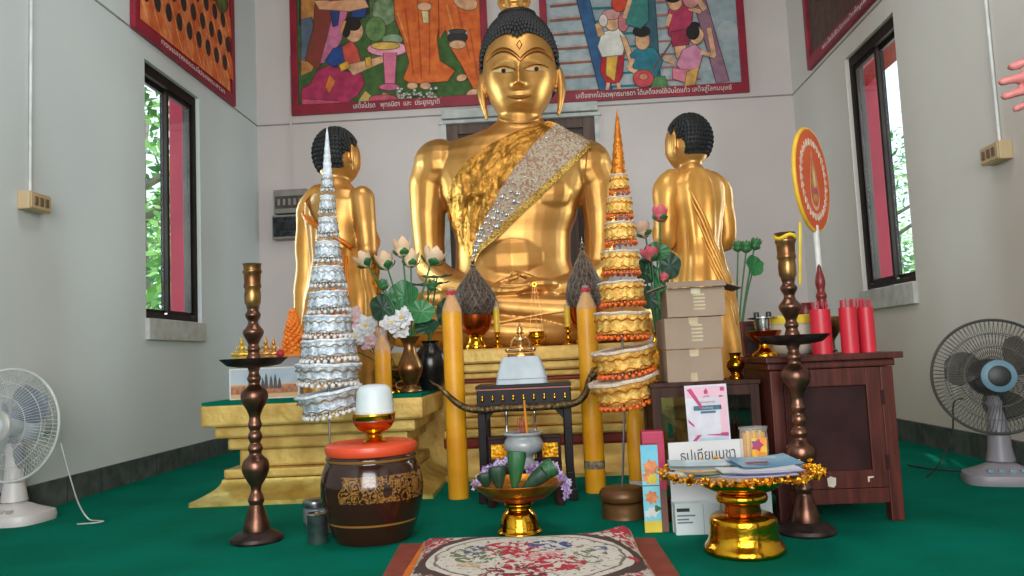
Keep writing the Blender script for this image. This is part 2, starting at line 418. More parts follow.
# ------------------------------------------------------------------ light
w = bpy.data.worlds.new('sky'); sc.world = w; w.use_nodes = True
bg = w.node_tree.nodes['Background']; bg.inputs[0].default_value = (0.86,0.94,1.0,1); bg.inputs[1].default_value = 2.2
def area(name, loc, rot, sx, sy, e, c):
    l = bpy.data.lights.new(name, 'AREA'); l.shape = 'RECTANGLE'; l.size = sx; l.size_y = sy; l.energy = e; l.color = c
    o = bpy.data.objects.new(name, l); COL.objects.link(o); o.location = loc; o.rotation_euler = rot
area('doorway_daylight', (-0.1, YF+0.1, 1.75), (PI/2, 0, 0), 2.7, 2.7, 225, (1.0,0.985,0.97))
area('left_window_daylight', (XL-0.5, 5.1, 1.75), (0, -PI/2, 0), 1.5, 0.75, 80, (0.86,0.96,1.0))
area('right_window_daylight', (XR+0.4, 5.1, 1.75), (0, PI/2, 0), 1.5, 0.75, 55, (0.95,0.98,1.0))
area('overhead_fill', (-0.1, 2.6, ZT-0.15), (0, 0, 0), 1.6, 1.2, 46, (1.0,0.98,0.95))  # unseen area light filling the room from above, no fixture built
sl = bpy.data.lights.new('sun', 'SUN'); sl.energy = 4.5; sl.angle = .02; sl.color = (1,.97,.9)
so_ = bpy.data.objects.new('sun', sl); COL.objects.link(so_); so_.rotation_euler = (math.radians(-28), math.radians(8), 0)
sc.view_settings.view_transform = 'Standard'; sc.view_settings.look = 'None'; sc.view_settings.exposure = 0
try:
    sc.cycles.use_denoising = True; sc.cycles.max_bounces = 7; sc.cycles.sample_clamp_indirect = 5
except Exception: pass
# ------------------------------------------------------------------ pedestals
red_trim = mat('red_trim', (150,50,36), 0.5, 0.2)
gold_flare = mat('pale_gold_leaf', (228,206,122), 0.4, 0.7, (186,156,76), 8, 0.5, 26)
def slabs(root, rows, m, cx=0.0):
    # rows: (x0, x1, y0, y1, z0, z1, material)
    for x0, x1, y0, y1, z0, z1, mm in rows:
        build('tier', MB().box(((x0+x1)/2-root.location.x, (y0+y1)/2-root.location.y, (z0+z1)/2-root.location.z), (x1-x0, y1-y0, z1-z0)), mm or m, root, smooth=0, bevel=min(0.012, (z1-z0)*0.25))
def flare(root, x0, x1, y0, y1, z0, z1, d, m, dr=None):
    dr = d if dr is None else dr
    b = MB()
    P = []
    N = 8
    for i in range(N+1):
        t = i/N; e = d*(1-t)**2.0; er = dr*(1-t)**2.0; eb = 0.0; z = z0+0.02+(z1-z0-0.02)*t
        P.append([(x0-e, y0-e, z), (x1+er, y0-e, z), (x1+er, y1, z), (x0-e, y1, z)])
    P.insert(0, [(a[0], a[1], z0) for a in P[0]])
    vs = [Vector(v)-root.location for r in P for v in r]; fs = []
    for i in range(len(P)-1):
        for j in range(4):
            j2 = (j+1) % 4; fs.append((i*4+j, i*4+j2, (i+1)*4+j2, (i+1)*4+j))
    fs.append((3,2,1,0)); k = (len(P)-1)*4; fs.append((k,k+1,k+2,k+3))
    b.add(vs, fs)
    return build('flared_base', b, m, root, smooth=35)
DZ = 0.467
# centre throne
PX0, PX1 = -0.95, 0.72
ped = thing('statue_pedestal', 'wide stepped gold throne in the centre that carries the big seated statue', 'pedestal', (-0.08, 5.0, 0))
rows = []
y0 = 4.36
def prow(inset, za, zb, m=None): rows.append((PX0+inset, PX1-inset, y0+inset, 6.05-inset, za, zb, m))
prow(0.0, 0.585, 0.665); prow(0.03, 0.535, 0.583); prow(0.06, 0.50, 0.533); prow(0.09, 0.480, 0.498, red_trim); prow(0.07, 0.42, 0.478)
slabs(ped, rows, gold_dull); rows = []
def prow2(out, za, zb, m=None): rows.append((-0.572, 0.482, 4.34-out, 4.40, za, zb, m))
prow2(0.03, 0.36, 0.418); prow2(0.08, 0.305, 0.358); prow2(0.13, 0.25, 0.303); prow2(0.18, 0.205, 0.248); prow2(0.15, 0.15, 0.203, red_trim)
rows.append((PX0+0.1, PX1-0.1, 4.405, 5.95, 0.0, 0.419, None))
slabs(ped, rows, gold_dull)
flare(ped, -0.47, 0.38, 4.17, 4.40, 0.0, 0.15, 0.09, gold_dull)
# side daises
def dais(x0, x1, label, yf=3.66, yb=4.335):
    r = thing('statue_dais', label, 'pedestal', ((x0+x1)/2, (yf+yb)/2, 0))
    R = []
    for ins, za, zb, mm in ((0.0, 0.352, 0.452, None), (0.045, 0.295, 0.350, None), (0.09, 0.236, 0.293, None), (0.13, 0.150, 0.234, None), (0.075, 0.105, 0.148, None)):
        R.append((x0+ins, x1-ins, yf+ins, yb-ins*0.2, za, zb, mm))
    slabs(r, R, gold_dull)
    flare(r, x0+0.07, x1-0.07, yf+0.07, yb, 0.0, 0.103, 0.11, gold_flare)
    build('carpet_cover', MB().box((0, 0, 0.4595), (x1-x0-0.01, yb-yf-0.01, 0.015)), carpet, r, smooth=0)
    return r
dais(-1.625, -0.59, 'low stepped gold platform on the left with a pale flared foot')
dais(0.50, 1.36, 'low stepped gold platform on the right, mostly hidden behind the cupboards')

# ------------------------------------------------------------------ heads
def face_fn(w, d, h, feat=1.0, foff=0.0):
    def g(x, s): return math.exp(-(x/s)**2)
    def sstep(a, b, x):
        t = max(0, min(1, (x-a)/(b-a))); return t*t*(3-2*t)
    def f(u, v):
        th = 2*PI*u; ph = -PI/2+PI*v
        x = math.cos(ph)*math.sin(th); y = -math.cos(ph)*math.cos(th); z = math.sin(ph)
        # jaw taper and squarer cheeks
        wx = 1.0-0.15*sstep(0.15, 1.0, -z)*1.0
        X = x*wx; Y = y; Z = z
        k = (abs(x)**2.6+abs(y)**2.6+abs(z)**2.6)**(-1/2.6)
        X *= 0.5+0.5*k; Y *= 0.5+0.5*k; Z *= 0.5+0.5*k
        if y < 0:
            fr = sstep(0.0, 0.6, -y); Zk = Z; Z = (Z+foff)
            e = 0.0
            nz = sstep(0.32, -0.12, Z)*sstep(-0.27, -0.20, Z)
            e += nz*0.24*g(X, 0.10+0.06*sstep(0.1,-0.2,Z))
            e += 0.07*g(X, 0.16)*g(Z+0.19, 0.06)
            for s in (-1, 1):
                e += 0.035*g(X-s*0.115, 0.05)*g(Z+0.20, 0.045)
                e -= 0.085*g(X-s*0.36, 0.20)*g(Z-0.06, 0.10)
                e += 0.055*g(X-s*0.36, 0.16)*g(Z-0.035, 0.055)
                bz = 0.23-0.55*(abs(X)-0.34)**2*1.6
                e += 0.030*g(Z-bz, 0.045)*sstep(0.85, 0.6, abs(X))*sstep(0.0, 0.1, abs(X))*0.5
                e += 0.035*g(X-s*0.45, 0.22)*g(Z+0.22, 0.20)
            e += 0.075*g(X, 0.27)*g(Z+0.365, 0.045)+0.075*g(X, 0.22)*g(Z+0.47, 0.05)
            e -= 0.035*g(X, 0.26)*g(Z+0.418, 0.022)
            e += 0.05*g(X, 0.22)*g(Z+0.78, 0.15)
            e -= 0.03*g(X, 0.25)*g(Z+0.58, 0.06)
            Y -= e*fr*feat; Z = Zk
        return Vector((X*w, Y*d, Z*h))
    return f
def ear_mb(b, c, hgt, sx, tilt=0.12, fl=0.45):
    c = Vector(c); pts = []; rr = []
    for i in range(15):
        t = i/14; z = (0.5-t)*hgt
        wd = 0.19*hgt*(0.55+0.6*math.sin(PI*min(1, t*1.15))**0.8) if t < 0.5 else 0.19*hgt*(1.1-0.95*(t-0.5)/0.5*0.75)
        pts.append(c+Vector((sx*(0.06*hgt*math.sin(PI*t)+tilt*(0.5-t)*hgt*0.5), 0.02*hgt*math.sin(PI*t*2), z))); rr.append(max(0.006, wd*0.55))
    b.tube(pts, rr, 10, flat=fl)
    return b
def curls(b, c, rad, n, size, keep, rnd=random):
    ga = PI*(3-math.sqrt(5))
    for i in range(n):
        z = 1-2*(i+0.5)/n; r = math.sqrt(1-z*z); a = ga*i
        d = Vector((r*math.cos(a), r*math.sin(a), z))
        if keep(d): b.ball(Vector(c)+Vector((d.x*rad[0], d.y*rad[1], d.z*rad[2])), size, 6)

# ------------------------------------------------------------------ the central seated statue
YT = 5.16
BZ = 0.665
bud = thing('seated_statue', 'huge gold seated statue with black curled hair and a jewelled shoulder cloth', 'statue', (-0.05, YT, BZ))
BL = bud.location.copy()
def L(v): return Vector(v)-BL
def bp(x, y, Y): return L(pos(x, y, Y))
K5 = kp(pos(515, 200, YT))
b = MB()
# torso as a stack of super-ellipses: y px, centre px, half width px, half depth m
TOR = [(118,520,21,.12),(127,519,27,.13),(133,518,46,.15),(141,515,68,.175),(152,514,84,.205),(168,513,86,.235),(190,513,76,.25),(215,513,64,.235),(240,513,57,.215),(262,513,57,.215),(285,514,64,.235),(310,514,74,.26),(338,514,76,.27)]
def tor(u, v):
    y = 118+(338-118)*v; cx, hw, dp = interp(TOR, y); a = 2*PI*u
    c = pos(cx, y, YT); s = math.sin(a); q = math.cos(a)
    x = math.copysign(abs(s)**0.86, s)*hw*K5; yy = math.copysign(abs(q)**0.9, q)*dp
    return L(c+Vector((x, yy, 0)))
b.grid(tor, 40, 40, wu=True)
i0 = len(b.v)
tc = [tor(j/40, 0) for j in range(40)]; b.poly(tc); b.poly([tor(j/40, 1) for j in reversed(range(40))])
b.limb([(bp(520,95,YT-.02), 21*K5), (bp(519,135,YT), 23*K5)], 20)
# pectorals and belly softness
b.ball(bp(484,192,YT-.13), (.19,.11,.16), 16); b.ball(bp(543,192,YT-.13), (.19,.11,.16), 16); b.ball(bp(513,262,YT-.09), (.27,.16,.22), 16)
for pts in (
    [((440,166,YT),27),((430,185,YT),21.5),((428,215,YT),17.5),((429,243,YT),15.5),((431,270,YT+.0),15),((452,285,YT-.22),13),((486,291,YT-.40),10)],
    [((586,166,YT),26),((597,185,YT),21.5),((600,215,YT),17),((600,243,YT),15.5),((597,270,YT),15),((577,285,YT-.22),13),((546,291,YT-.40),10)]):
    b.limb([(bp(*p), r*K5) for p, r in pts], 18)
# crossed legs
K4 = kp(pos(515, 310, 4.5))
for pts in (
    [((470,312,YT),34),((430,318,YT-.22),31),((402,323,YT-.36),24)],
    [((560,310,YT),34),((605,316,YT-.22),31),((634,321,YT-.36),24)],
    [((402,325,YT-.36),24),((470,331,YT-.47),20),((540,333,YT-.48),15),((590,330,YT-.42),12)],
    [((634,320,YT-.36),24),((575,313,YT-.45),19),((500,307,YT-.45),14),((460,303,YT-.40),12)]):
    b.limb([(bp(*p), r*K4) for p, r in pts], 18)
b.ball(bp(514,318,YT-.2), (.5,.32,.14), 18)
# feet soles up
b.limb([(bp(470,303,YT-.42), .07), (bp(446,299,YT-.38), .06), (bp(428,298,YT-.33), .035)], 12)
b.limb([(bp(590,322,YT-.42), .07), (bp(608,318,YT-.38), .055)], 12)
# hands in the lap: palms and ten separate fingers
def lap_hand(cx, cy, s, Y, dz):
    b.ball(bp(cx, cy, Y), (.115,.085,.045), 14)
    for i in range(4):
        o = Vector((s*0.075, -0.055+i*0.036, -0.004+dz)); ln = (.15,.185,.175,.135)[i]
        c0 = bp(cx, cy, Y)+o
        b.limb([(c0, .021), (c0+Vector((s*ln*.5, -.006, -.002)), .019), (c0+Vector((s*ln, .0, .012)), .014)], 8)
    c0 = bp(cx, cy, Y)+Vector((s*.02, .03, .03))
    b.limb([(c0, .024), (c0+Vector((s*.08, .015, .04)), .02), (c0+Vector((s*.145, -.0, .055)), .015)], 8)
lap_hand(490, 292, 1, YT-.44, 0.0); lap_hand(540, 285, -1, YT-.42, 0.0)
# head
HC = bp(519.5, 71, YT-.03); HW, HD, HH = 36.5*K5, 0.235, 56*K5
Rh = Matrix.Rotation(0.02, 4, 'Y') @ Matrix.Rotation(0.06, 4, 'X')
s0 = len(b.v)
b.grid(lambda u, v: HC+Rh @ face_fn(HW, HD, HH, 1.0, 0.22)(u, min(max(v, .001), .999)), 96, 72, wu=True)
ear_mb(b, HC+Vector((-HW*.98, .0, -.15)), .33, -1, .10, .8); ear_mb(b, HC+Vector((HW*1.04, .0, -.15)), .33, 1, .10, .8)
body = build('body', b, gold_statue, bud)
remesh(body, 0.0085, 2)
plabel(body, 'polished gold body with hands resting in the lap')
bvh = BVHTree.FromPolygons([v.co.copy() for v in body.data.vertices], [tuple(p.vertices) for p in body.data.polygons])
def hit(x, y, off=0.004, fall=YT-.2):
    d = ray(x, y).normalized(); h = bvh.ray_cast(CAM-BL, d)
    if h[0] is None: return bp(x, y, fall)
    return h[0]-d*off
# hair
hb = MB()
hc = HC+Vector((0,.012,.040))
def hair_cap(u, v):
    th = 2*PI*u; a = math.cos(th)      # a=1 toward back(+Y)
    # lower edge latitude: high over the forehead, dipping in the middle, low at the back
    fr = max(0, -a); low = 0.42*fr**0.35 - 0.55*(1-fr**0.35)
    if a > 0: low = -0.55
    low -= 0.10*math.exp(-(math.sin(th)/0.16)**2)*(1 if a < 0 else 0)
    z0 = math.asin(max(-.95, low)); ph = z0+(PI/2-z0)*v
    return hc+Vector((math.cos(ph)*math.sin(th)*(HW*1.06), math.cos(ph)*math.cos(th)*(HD*1.13), math.sin(ph)*(HH*.96)))
hb.grid(hair_cap, 48, 16, wu=True)
for i in range(11):
    for j in range(64):
        p = hair_cap((j+0.5*(i % 2))/64, i/11.2)
        if i > 6 and j % 2: continue
        hb.ball(p, .0165, 6)
hb.ball(hc+Vector((0,.0,HH*.93)), (.13,.12,.035), 16)
plabel(build('hair', hb, blackhair, bud), 'black hair of tight raised curls')
fl = MB()
prof = smoothprof([(0.06,0.0),(0.075,0.02),(0.07,0.05),(0.085,0.07),(0.075,0.11),(0.05,0.15),(0.055,0.18),(0.035,0.26),(0.02,0.34),(0.002,0.42)], 3)
fl.lathe(prof, hc+Vector((-.015,0,HH*.93+.005)), 20, mod=lambda a, z: 1+0.12*math.cos(6*a))
for i in range(6):
    a = i*PI/3; c = hc+Vector((-.015+math.cos(a)*.06, math.sin(a)*.06, HH*.93+.035))
    fl.tube([c, c+Vector((math.cos(a)*.035, math.sin(a)*.035, .06)), c+Vector((math.cos(a)*.01, math.sin(a)*.01, .17))], [.022,.02,.003], 6)
plabel(build('flame_finial', fl, gold_statue, bud), 'orange gold flame on the crown')
eyew = mat('eye_white', (212,188,146), 0.4, .2); eyeb = mat('eye_black', (18,14,12), 0.3)
lip = mat('brow_line_gold', (150,84,26), 0.4, 0.8); pinkd = mat('dark_gold_line', (120,66,24), 0.45, 0.7)  # brownish golds for the brow, eyelid and lip lines
def patch(outline, m, name, off):
    pts = [hit(x, y, off) for x, y in outline]; mb = MB(); c = sum(pts, Vector())/len(pts)
    n = len(pts); mb.add([c]+pts, [(0, 1+i, 1+(i+1) % n) for i in range(n)])
    return build(name, mb, m, bud, smooth=60)
for ex, ey, tilt in ((503.5,71,-.02),(536.5,69,-.04)):
    ol = []
    for i in range(20):
        a = 2*PI*i/20; X = 11*math.cos(a); Yv = -2.3*math.sin(a)*(1-.25*abs(math.cos(a)))*(1.0 if math.sin(a) > 0 else .7)
        ol.append((ex+X, ey+Yv+tilt*X))
    patch(ol, eyew, 'eye', .006)
    patch([(ex+2.3*math.cos(2*PI*i/14), ey-.3+2.2*math.sin(2*PI*i/14)) for i in range(14)], eyeb, 'pupil', .009)
    lid = [(ex-12+24*i/12, ey-3.4-1.2*math.sin(PI*i/12)+tilt*(-12+24*i/12)+2.6*abs(i/6-1)**2) for i in range(13)]
    build('eyelid', MB().tube([hit(x, y, .004) for x, y in lid], .0045, 6), lip, bud)
for sx, ex in ((-1, 503), (1, 536.5)):
    for k, (dy, m_) in enumerate(((0, pinkd), (-3.2, lip))):
        br = []
        for i in range(17):
            t = -1+2*i/16; br.append((ex+16.5*t*1.0, 51.5+dy+(9.5 if t*sx < 0 else 10.5)*t*t-.03*17*t*1.0))
        build('eyebrow', MB().tube([hit(x, y, .003) for x, y in br], [.003+.004*math.sin(PI*i/16) for i in range(17)], 6), m_, bud)
mouth = [(507.5+24*i/14, 97.2+1.6*math.sin(PI*i/14)-1.5*abs(i/7-1)**2-0.9*(i/14-.5)) for i in range(15)]
build('lip_line', MB().tube([hit(x, y, .002) for x, y in mouth], [.002+.0035*math.sin(PI*i/14) for i in range(15)], 6), lip, bud)
mark = [(519.3,40),(522,44.5),(519.3,49),(516.6,44.5)]
build('forehead_mark', MB().tube([hit(x, y, .003) for x, y in mark], .003, 6, closed=True), lip, bud)
# shoulder cloth
sash_gold = mat('crumpled_gold_brocade', (206,150,64), 0.4, 0.8, (158,106,42), 22, .7, 45)
lace = mat('beaded_silver_lace', (192,178,158), 0.5, 0.25, (166,122,96), 60, 0.8, 120, lo=.4, hi=.55)
edgegold = mat('sequin_gold_edge', (222,184,98), 0.3, 0.8, (150,110,40), 80, 0.8, 150)
jewel = mat('clear_jewel', (220,225,225), 0.12, 0.7, (170,180,185), 30)
A = [(548,121),(512,133),(474,155),(452,182),(447,212),(458,240),(472,262)]
Bm = [(556,123),(530,148),(506,180),(492,205),(480,228),(473,248),(474,263)]
Ce = [(592,146),(566,172),(540,197),(517,219),(497,238),(480,253),(475,264)]
De = [(590,142),(563,167),(536,191),(513,213),(494,232),(478,248),(474.5,263)]
def pl(P, t):
    f = t*(len(P)-1); i = min(int(f), len(P)-2); q = f-i
    p0, p1, p2, p3 = P[max(i-1,0)], P[i], P[i+1], P[min(i+2,len(P)-1)]
    return [0.5*((2*p1[a])+(-p0[a]+p2[a])*q+(2*p0[a]-5*p1[a]+4*p2[a]-p3[a])*q*q+(-p0[a]+3*p1[a]-3*p2[a]+p3[a])*q**3) for a in (0,1)]
def ruled(P, Q, off, wr, nu, nv):
    def f(u, v):
        a = pl(P, v); c = pl(Q, v); x = a[0]*(1-u)+c[0]*u; y = a[1]*(1-u)+c[1]*u
        w = noise.noise(Vector((x*.12, y*.06, 3.0)))*wr+noise.noise(Vector((x*.35, y*.2, 7.0)))*wr*.5
        return hit(x, y, off+w, YT-.12)
    return MB().grid(f, nu, nv)
cl = build('shoulder_cloth', ruled(A, Bm, .030, .024, 36, 60), sash_gold, bud, smooth=180); cl.data.flip_normals()
plabel(cl, 'crumpled gold brocade cloth across the chest')
lb = build('lace_band', ruled(Bm, De, .030, .006, 24, 60), lace, bud, smooth=180)
plabel(lb, 'silver beaded lace band of the cloth')
build('sequin_edge', ruled(De, Ce, .034, .003, 4, 60), edgegold, lb, smooth=180)
jb = MB(); rj = random.Random(4)
for v in [i/21 for i in range(1, 20)]:
    for u in (.15,.38,.62,.85):
        a = pl(Bm, v); c = pl(De, v); u2 = u+rj.uniform(-.06,.06)
        p = hit(a[0]*(1-u2)+c[0]*u2, a[1]*(1-u2)+c[1]*u2, .034, YT-.12)
        r = rj.choice((.007,.010,.016)) if .35 < v < .95 else .006
        jb.ball(p, (r, r*.6, r), 8)
tag(build('jewels', jb, jewel, lb), kind='stuff')
# neck rings of folded cloth
build('neck_fold', MB().tube([hit(500+42*i/12, 119+4.5*math.sin(PI*i/12)-1.5*i/12, .004, YT-.1) for i in range(13)], .011, 8), gold_statue, bud)
# robe hem lines in front
build('robe_hem', MB().tube([hit(588-3*math.sin(i/3), 150+110*i/16, .003, YT-.1) for i in range(17)], .006, 6), gold_statue, bud)
build('robe_hem', MB().tube([hit(x, y, .004) for x, y in ((420,332),(450,330),(480,327),(510,321),(545,314),(580,309),(610,306))], .009, 6), gold_statue, bud)

# ------------------------------------------------------------------ the two kneeling disciples
def disciple(label, loc, rz, S, mirrored, full, headyaw, wx=1.0):
    r = thing('disciple_statue', label, 'statue', loc, rz, None)
    m = -1 if mirrored else 1                # local frame: faces +Y, m=1 bares the right (+X) shoulder
    b = MB()
    LV = [(0,.20,.19),(.12,.20,.185),(.3,.195,.175),(.48,.195,.165),(.60,.165,.145),(.70,.152,.13),(.80,.168,.135),(.92,.195,.14),(1.0,.20,.13),(1.05,.165,.11),(1.09,.09,.085),(1.13,.06,.065)]
    def rad(z): return interp(LV, z)
    def bf(u, v):
        z = 1.13*v; rx, ry = rad(z); a = 2*PI*u
        return Vector((rx*math.cos(a), ry*math.sin(a)+(-.03*max(0,1-z/.5)), z))
    b.grid(bf, 36, 44, wu=True); b.poly([bf(j/36, 1) for j in range(36)]); b.poly([bf(j/36, 0) for j in reversed(range(36))])
    b.limb([((0,0,1.05),.066),((0,.015,1.15),.060)], 16)
    for s in (-1, 1):
        b.limb([((s*.195,0,1.0),.068),((s*.222,-.01,.86),.058),((s*.225,.0,.73),.050),((s*.16,.11,.79),.042),((s*.03,.20,.93),.030)], 14)
        # praying hand: palm with four fingers and a thumb
        b.ball((s*.02,.215,.975), (.02,.038,.05), 10)
        for i in range(4):
            c = Vector((s*.014, .192+i*.017, 1.015)); b.limb([(c,.0095),(c+Vector((0,.008,.05)),.009),(c+Vector((-s*.004,.016,(.075,.09,.085,.06)[i])),.007)], 6)
        b.limb([((s*.02,.185,.97),.012),((s*.016,.165,1.0),.010),((s*.012,.162,1.03),.008)], 6)
        b.limb([((s*.10,-.05,.07),.07),((s*.10,-.10,.05),.05)], 12)
    HCd = Vector((0,.02,1.245)); R = Matrix.Diagonal((1/wx,1,1,1)) @ Matrix.Rotation(PI+headyaw, 4, 'Z')
    b.grid(lambda u, v: HCd+R @ face_fn(.100,.118,.138)(u, min(max(v,.001),.999)), 56, 44, wu=True)
    for s in (-1, 1):
        e = MB(); ear_mb(e, (s*.110,.004,-.020), .165, s); b.add([HCd+R @ v for v in e.v], e.f)
    bo = build('body', b, gold_statue, r); remesh(bo, .0095, 2)
    # hair cap with curls; face points along R @ -Y
    h = MB(); hc = HCd+R @ Vector((0,.018,.022))
    def cap(u, v):
        th = 2*PI*u; a = math.cos(th); fr = max(0,-a)
        side = math.exp(-((abs(math.sin(th))-1)/.10)**2)
        low = .45*fr**.4-.62*(1-fr**.4) if a < 0 else -.62
        if a < .35: low = max(low, low+.62*max(0, min(1, (.35-a)/.3))*(1 if a > -.3 else .3))
        if -.35 < a < .30: low = max(low, .02)
        z0 = math.asin(max(-.95, min(.9, low))); ph = z0+(PI/2-z0)*v
        return hc+R @ Vector((math.cos(ph)*math.sin(th)*.114, math.cos(ph)*math.cos(th)*.124, math.sin(ph)*.140))
    h.grid(cap, 44, 14, wu=True)
    for i in range(13):
        nn = max(8, int(46*math.cos(PI/2*i/13.5)))
        for j in range(nn): h.ball(cap((j+.5*(i % 2))/nn, i/13.2), .0105, 6)
    plabel(build('hair', h, blackhair, r), 'short black hair of tight raised curls')
    # robe: skirt rising to a diagonal edge
    def rt(u, v, off=.012):
        a = 2*PI*u; d = math.cos(a)*m                      # d=+1 on the bared side
        top = (.74+.0*d if d > .55 else .74+(.55-d)/1.55*.36) if not full else 1.09
        z = .0+top*v; rx, ry = rad(z)
        fold = (.011*math.sin(9*a+2.5*z+1.2*math.sin(3*z))+.006*math.sin(17*a-5*z))*(.35+.65*max(0,1-z/.9))
        if full: fold += .007*math.sin(11*(z+.35*math.cos(a)*m))
        fl = .03*max(0,1-z/.5)
        return Vector(((rx+off+fold+fl)*math.cos(a), (ry+off+fold+fl)*math.sin(a)+(-.03*max(0,1-z/.5)), z+.004))
    rb = MB().grid(lambda u, v: rt(u, v), 96, 56, wu=True)
    ro = build('robe', rb, gold_satin, r, smooth=180)
    if full:
        for s in (-1, 1):
            sl = MB(); P = [Vector((s*.12,0,1.06)), Vector((s*.20,-.005,1.0)), Vector((s*.226,-.01,.86)), Vector((s*.232,.0,.73)), Vector((s*.165,.11,.78)), Vector((s*.09,.165,.86))]
            PP = smoothprof([tuple(p) for p in P], 5); RR = smoothprof([(.05,0),(.078,0),(.07,0),(.066,0),(.06,0),(.056,0)], 5)
            sl.tube(PP, [q[0]*(1+.05*math.sin(i*1.3)) for i, q in enumerate(RR)], 18)
            build('sleeve', sl, gold_satin, ro, smooth=180)
        fd = MB()
        for k in range(5):
            pts = []
            for i in range(14):
                t = i/13; a = -PI/2+m*(.75-1.35*t)+.12*k; z = 1.02-.10*k-t*.55
                rx, ry = rad(max(z,0)); pts.append(((rx+.016)*math.cos(a), (ry+.016)*math.sin(a)-.03*max(0,1-z/.5), z))
            fd.tube(pts, [.004+.010*math.sin(PI*i/13) for i in range(14)], 8)
        build('robe_fold', fd, gold_satin, ro, smooth=180)
    else:
        s = -m; sl = MB(); P = [(s*.10,0,1.075),(s*.185,-.005,1.02),(s*.226,-.01,.88),(s*.235,-.01,.70),(s*.24,-.02,.50),(s*.235,-.03,.30)]
        PP = smoothprof(P, 5); RR = smoothprof([(.05,0),(.078,0),(.073,0),(.07,0),(.075,0),(.085,0)], 5)
        sl.tube(PP, [q[0]*(1+.06*math.sin(i*1.1)) for i, q in enumerate(RR)], 18)
        build('shoulder_drape', sl, gold_satin, ro, smooth=180)
        w = MB()
        pts = []
        for i in range(24):
            t = i/23; a = -PI/2-m*.95+m*2.1*t; z = .98-.22*t; rx, ry = rad(z); pts.append(((rx+.017)*math.cos(a), (ry+.017)*math.sin(a), z-.02))
        w.tube(pts, .013, 8)
        plabel(build('robe_edge', w, orange_satin, ro, smooth=180), 'rolled orange robe edge')
        g = MB()
        for k in range(4):
            pts = []
            for i in range(16):
                t = i/15; a = -PI/2+m*(.45+.18*k)-m*.25*t; z = .70-.66*t; rx, ry = rad(z); fl = .03*max(0,1-z/.5)
                pts.append(((rx+.02+fl)*math.cos(a), (ry+.02+fl)*math.sin(a)-.03*max(0,1-z/.5), max(.02,z)))
            g.tube(pts, [.006+.013*math.sin(PI*i/15) for i in range(16)], 8)
        plabel(build('robe_fold', g, orange_satin, ro, smooth=180), 'hanging orange satin folds')
    r.scale = (S*wx, S, S)
    return r
YD = 4.03
dl_ = pos(337, 395, YD); S_ = 1.0
disciple('gold kneeling disciple statue on the left platform, one shoulder bare, seen from behind', (pos(340,300,YD).x, YD, DZ), -0.50, 0.975, False, False, -0.12, .90)
disciple('gold kneeling disciple statue on the right, both shoulders robed, head turned left', (pos(699,300,YD).x, YD, DZ), 0.42, 0.95, True, True, 0.35, .80)
# ------------------------------------------------------------------ candle stands
def candle_stand(loc, label, plate_m, main_m, top_m):
    k = 1.0/278
    t = thing('candle_stand', label, 'candle stand', loc, 0, 'tall turned floor candle stands')
    yb = 543
    foot = [(0.001,543),(25,543),(26,541),(25,538),(20,535),(13,532)]
    low = [(13,532),(12.5,527),(10,518),(7.5,510),(6.5,507),(8,503),(7,499),(5,494),(5.5,489),(8.5,484),(12,477),(13.5,471),(12,464),(7,459),(6,456),(7.5,452),(6,448),(5,446),(7,441),(6.5,437),(5,434),(7,429),(6,425),(5.5,420),(8,413),(12,406),(13.5,400),(12,394),(6.5,389),(5.5,386),(7,382),(5.5,378),(5,375),(6.5,371)]
    plate = [(5,371),(14,370.5),(26,368.5),(32.5,363),(33.5,361.5),(32,362),(25,365.5),(10,366.5),(5,366)]
    up = [(6,367),(7,361),(5.5,356),(6.5,352),(5,348),(7,343),(10,337),(10,333),(6,328),(5,324),(7.5,319),(7.5,316),(5.5,313),(6.5,309)]
    cup = [(6,309),(8,305),(8.3,297),(7.6,291),(8.8,289),(8.8,287),(8.2,285),(8.5,276),(9.6,274),(9.6,272),(8.6,271),(9,266),(9.8,265),(8,265),(7.6,280),(0.001,281)]
    P = lambda l: pxprof(l, yb, k)
    build('foot_disc', MB().lathe(P(foot), n=40), plate_m, t)
    build('baluster', MB().lathe(smoothprof_r(P(low), 3), n=28), main_m, t)
    build('drip_plate', MB().lathe(P(plate), n=40), plate_m, t)
    build('upper_stem', MB().lathe(smoothprof_r(P(up), 3), n=28), main_m, t)
    c = build('candle_cup', MB().lathe(P(cup), n=28), top_m, t)
    return t
p = flo(257, 541); candle_stand((p.x,p.y,0), 'tall turned bronze candle stand on the left, beside the brown water jar', iron, bronze, brass)
p = flo(807, 533); st2 = candle_stand((p.x,p.y,0), 'tall turned bronze candle stand on the right, in front of the wooden cupboard', iron, bronze, brass)
st2.scale = (.99,.99,.99)
rb = mat('yellow_ribbon', (240,205,40), 0.6)
plabel(build('ribbon', MB().tube([(.034*math.cos(a*.35), .034*math.sin(a*.35), .985+.006*math.sin(a)) for a in range(19)], .006, 6), rb, st2), 'yellow ribbon round the cup')

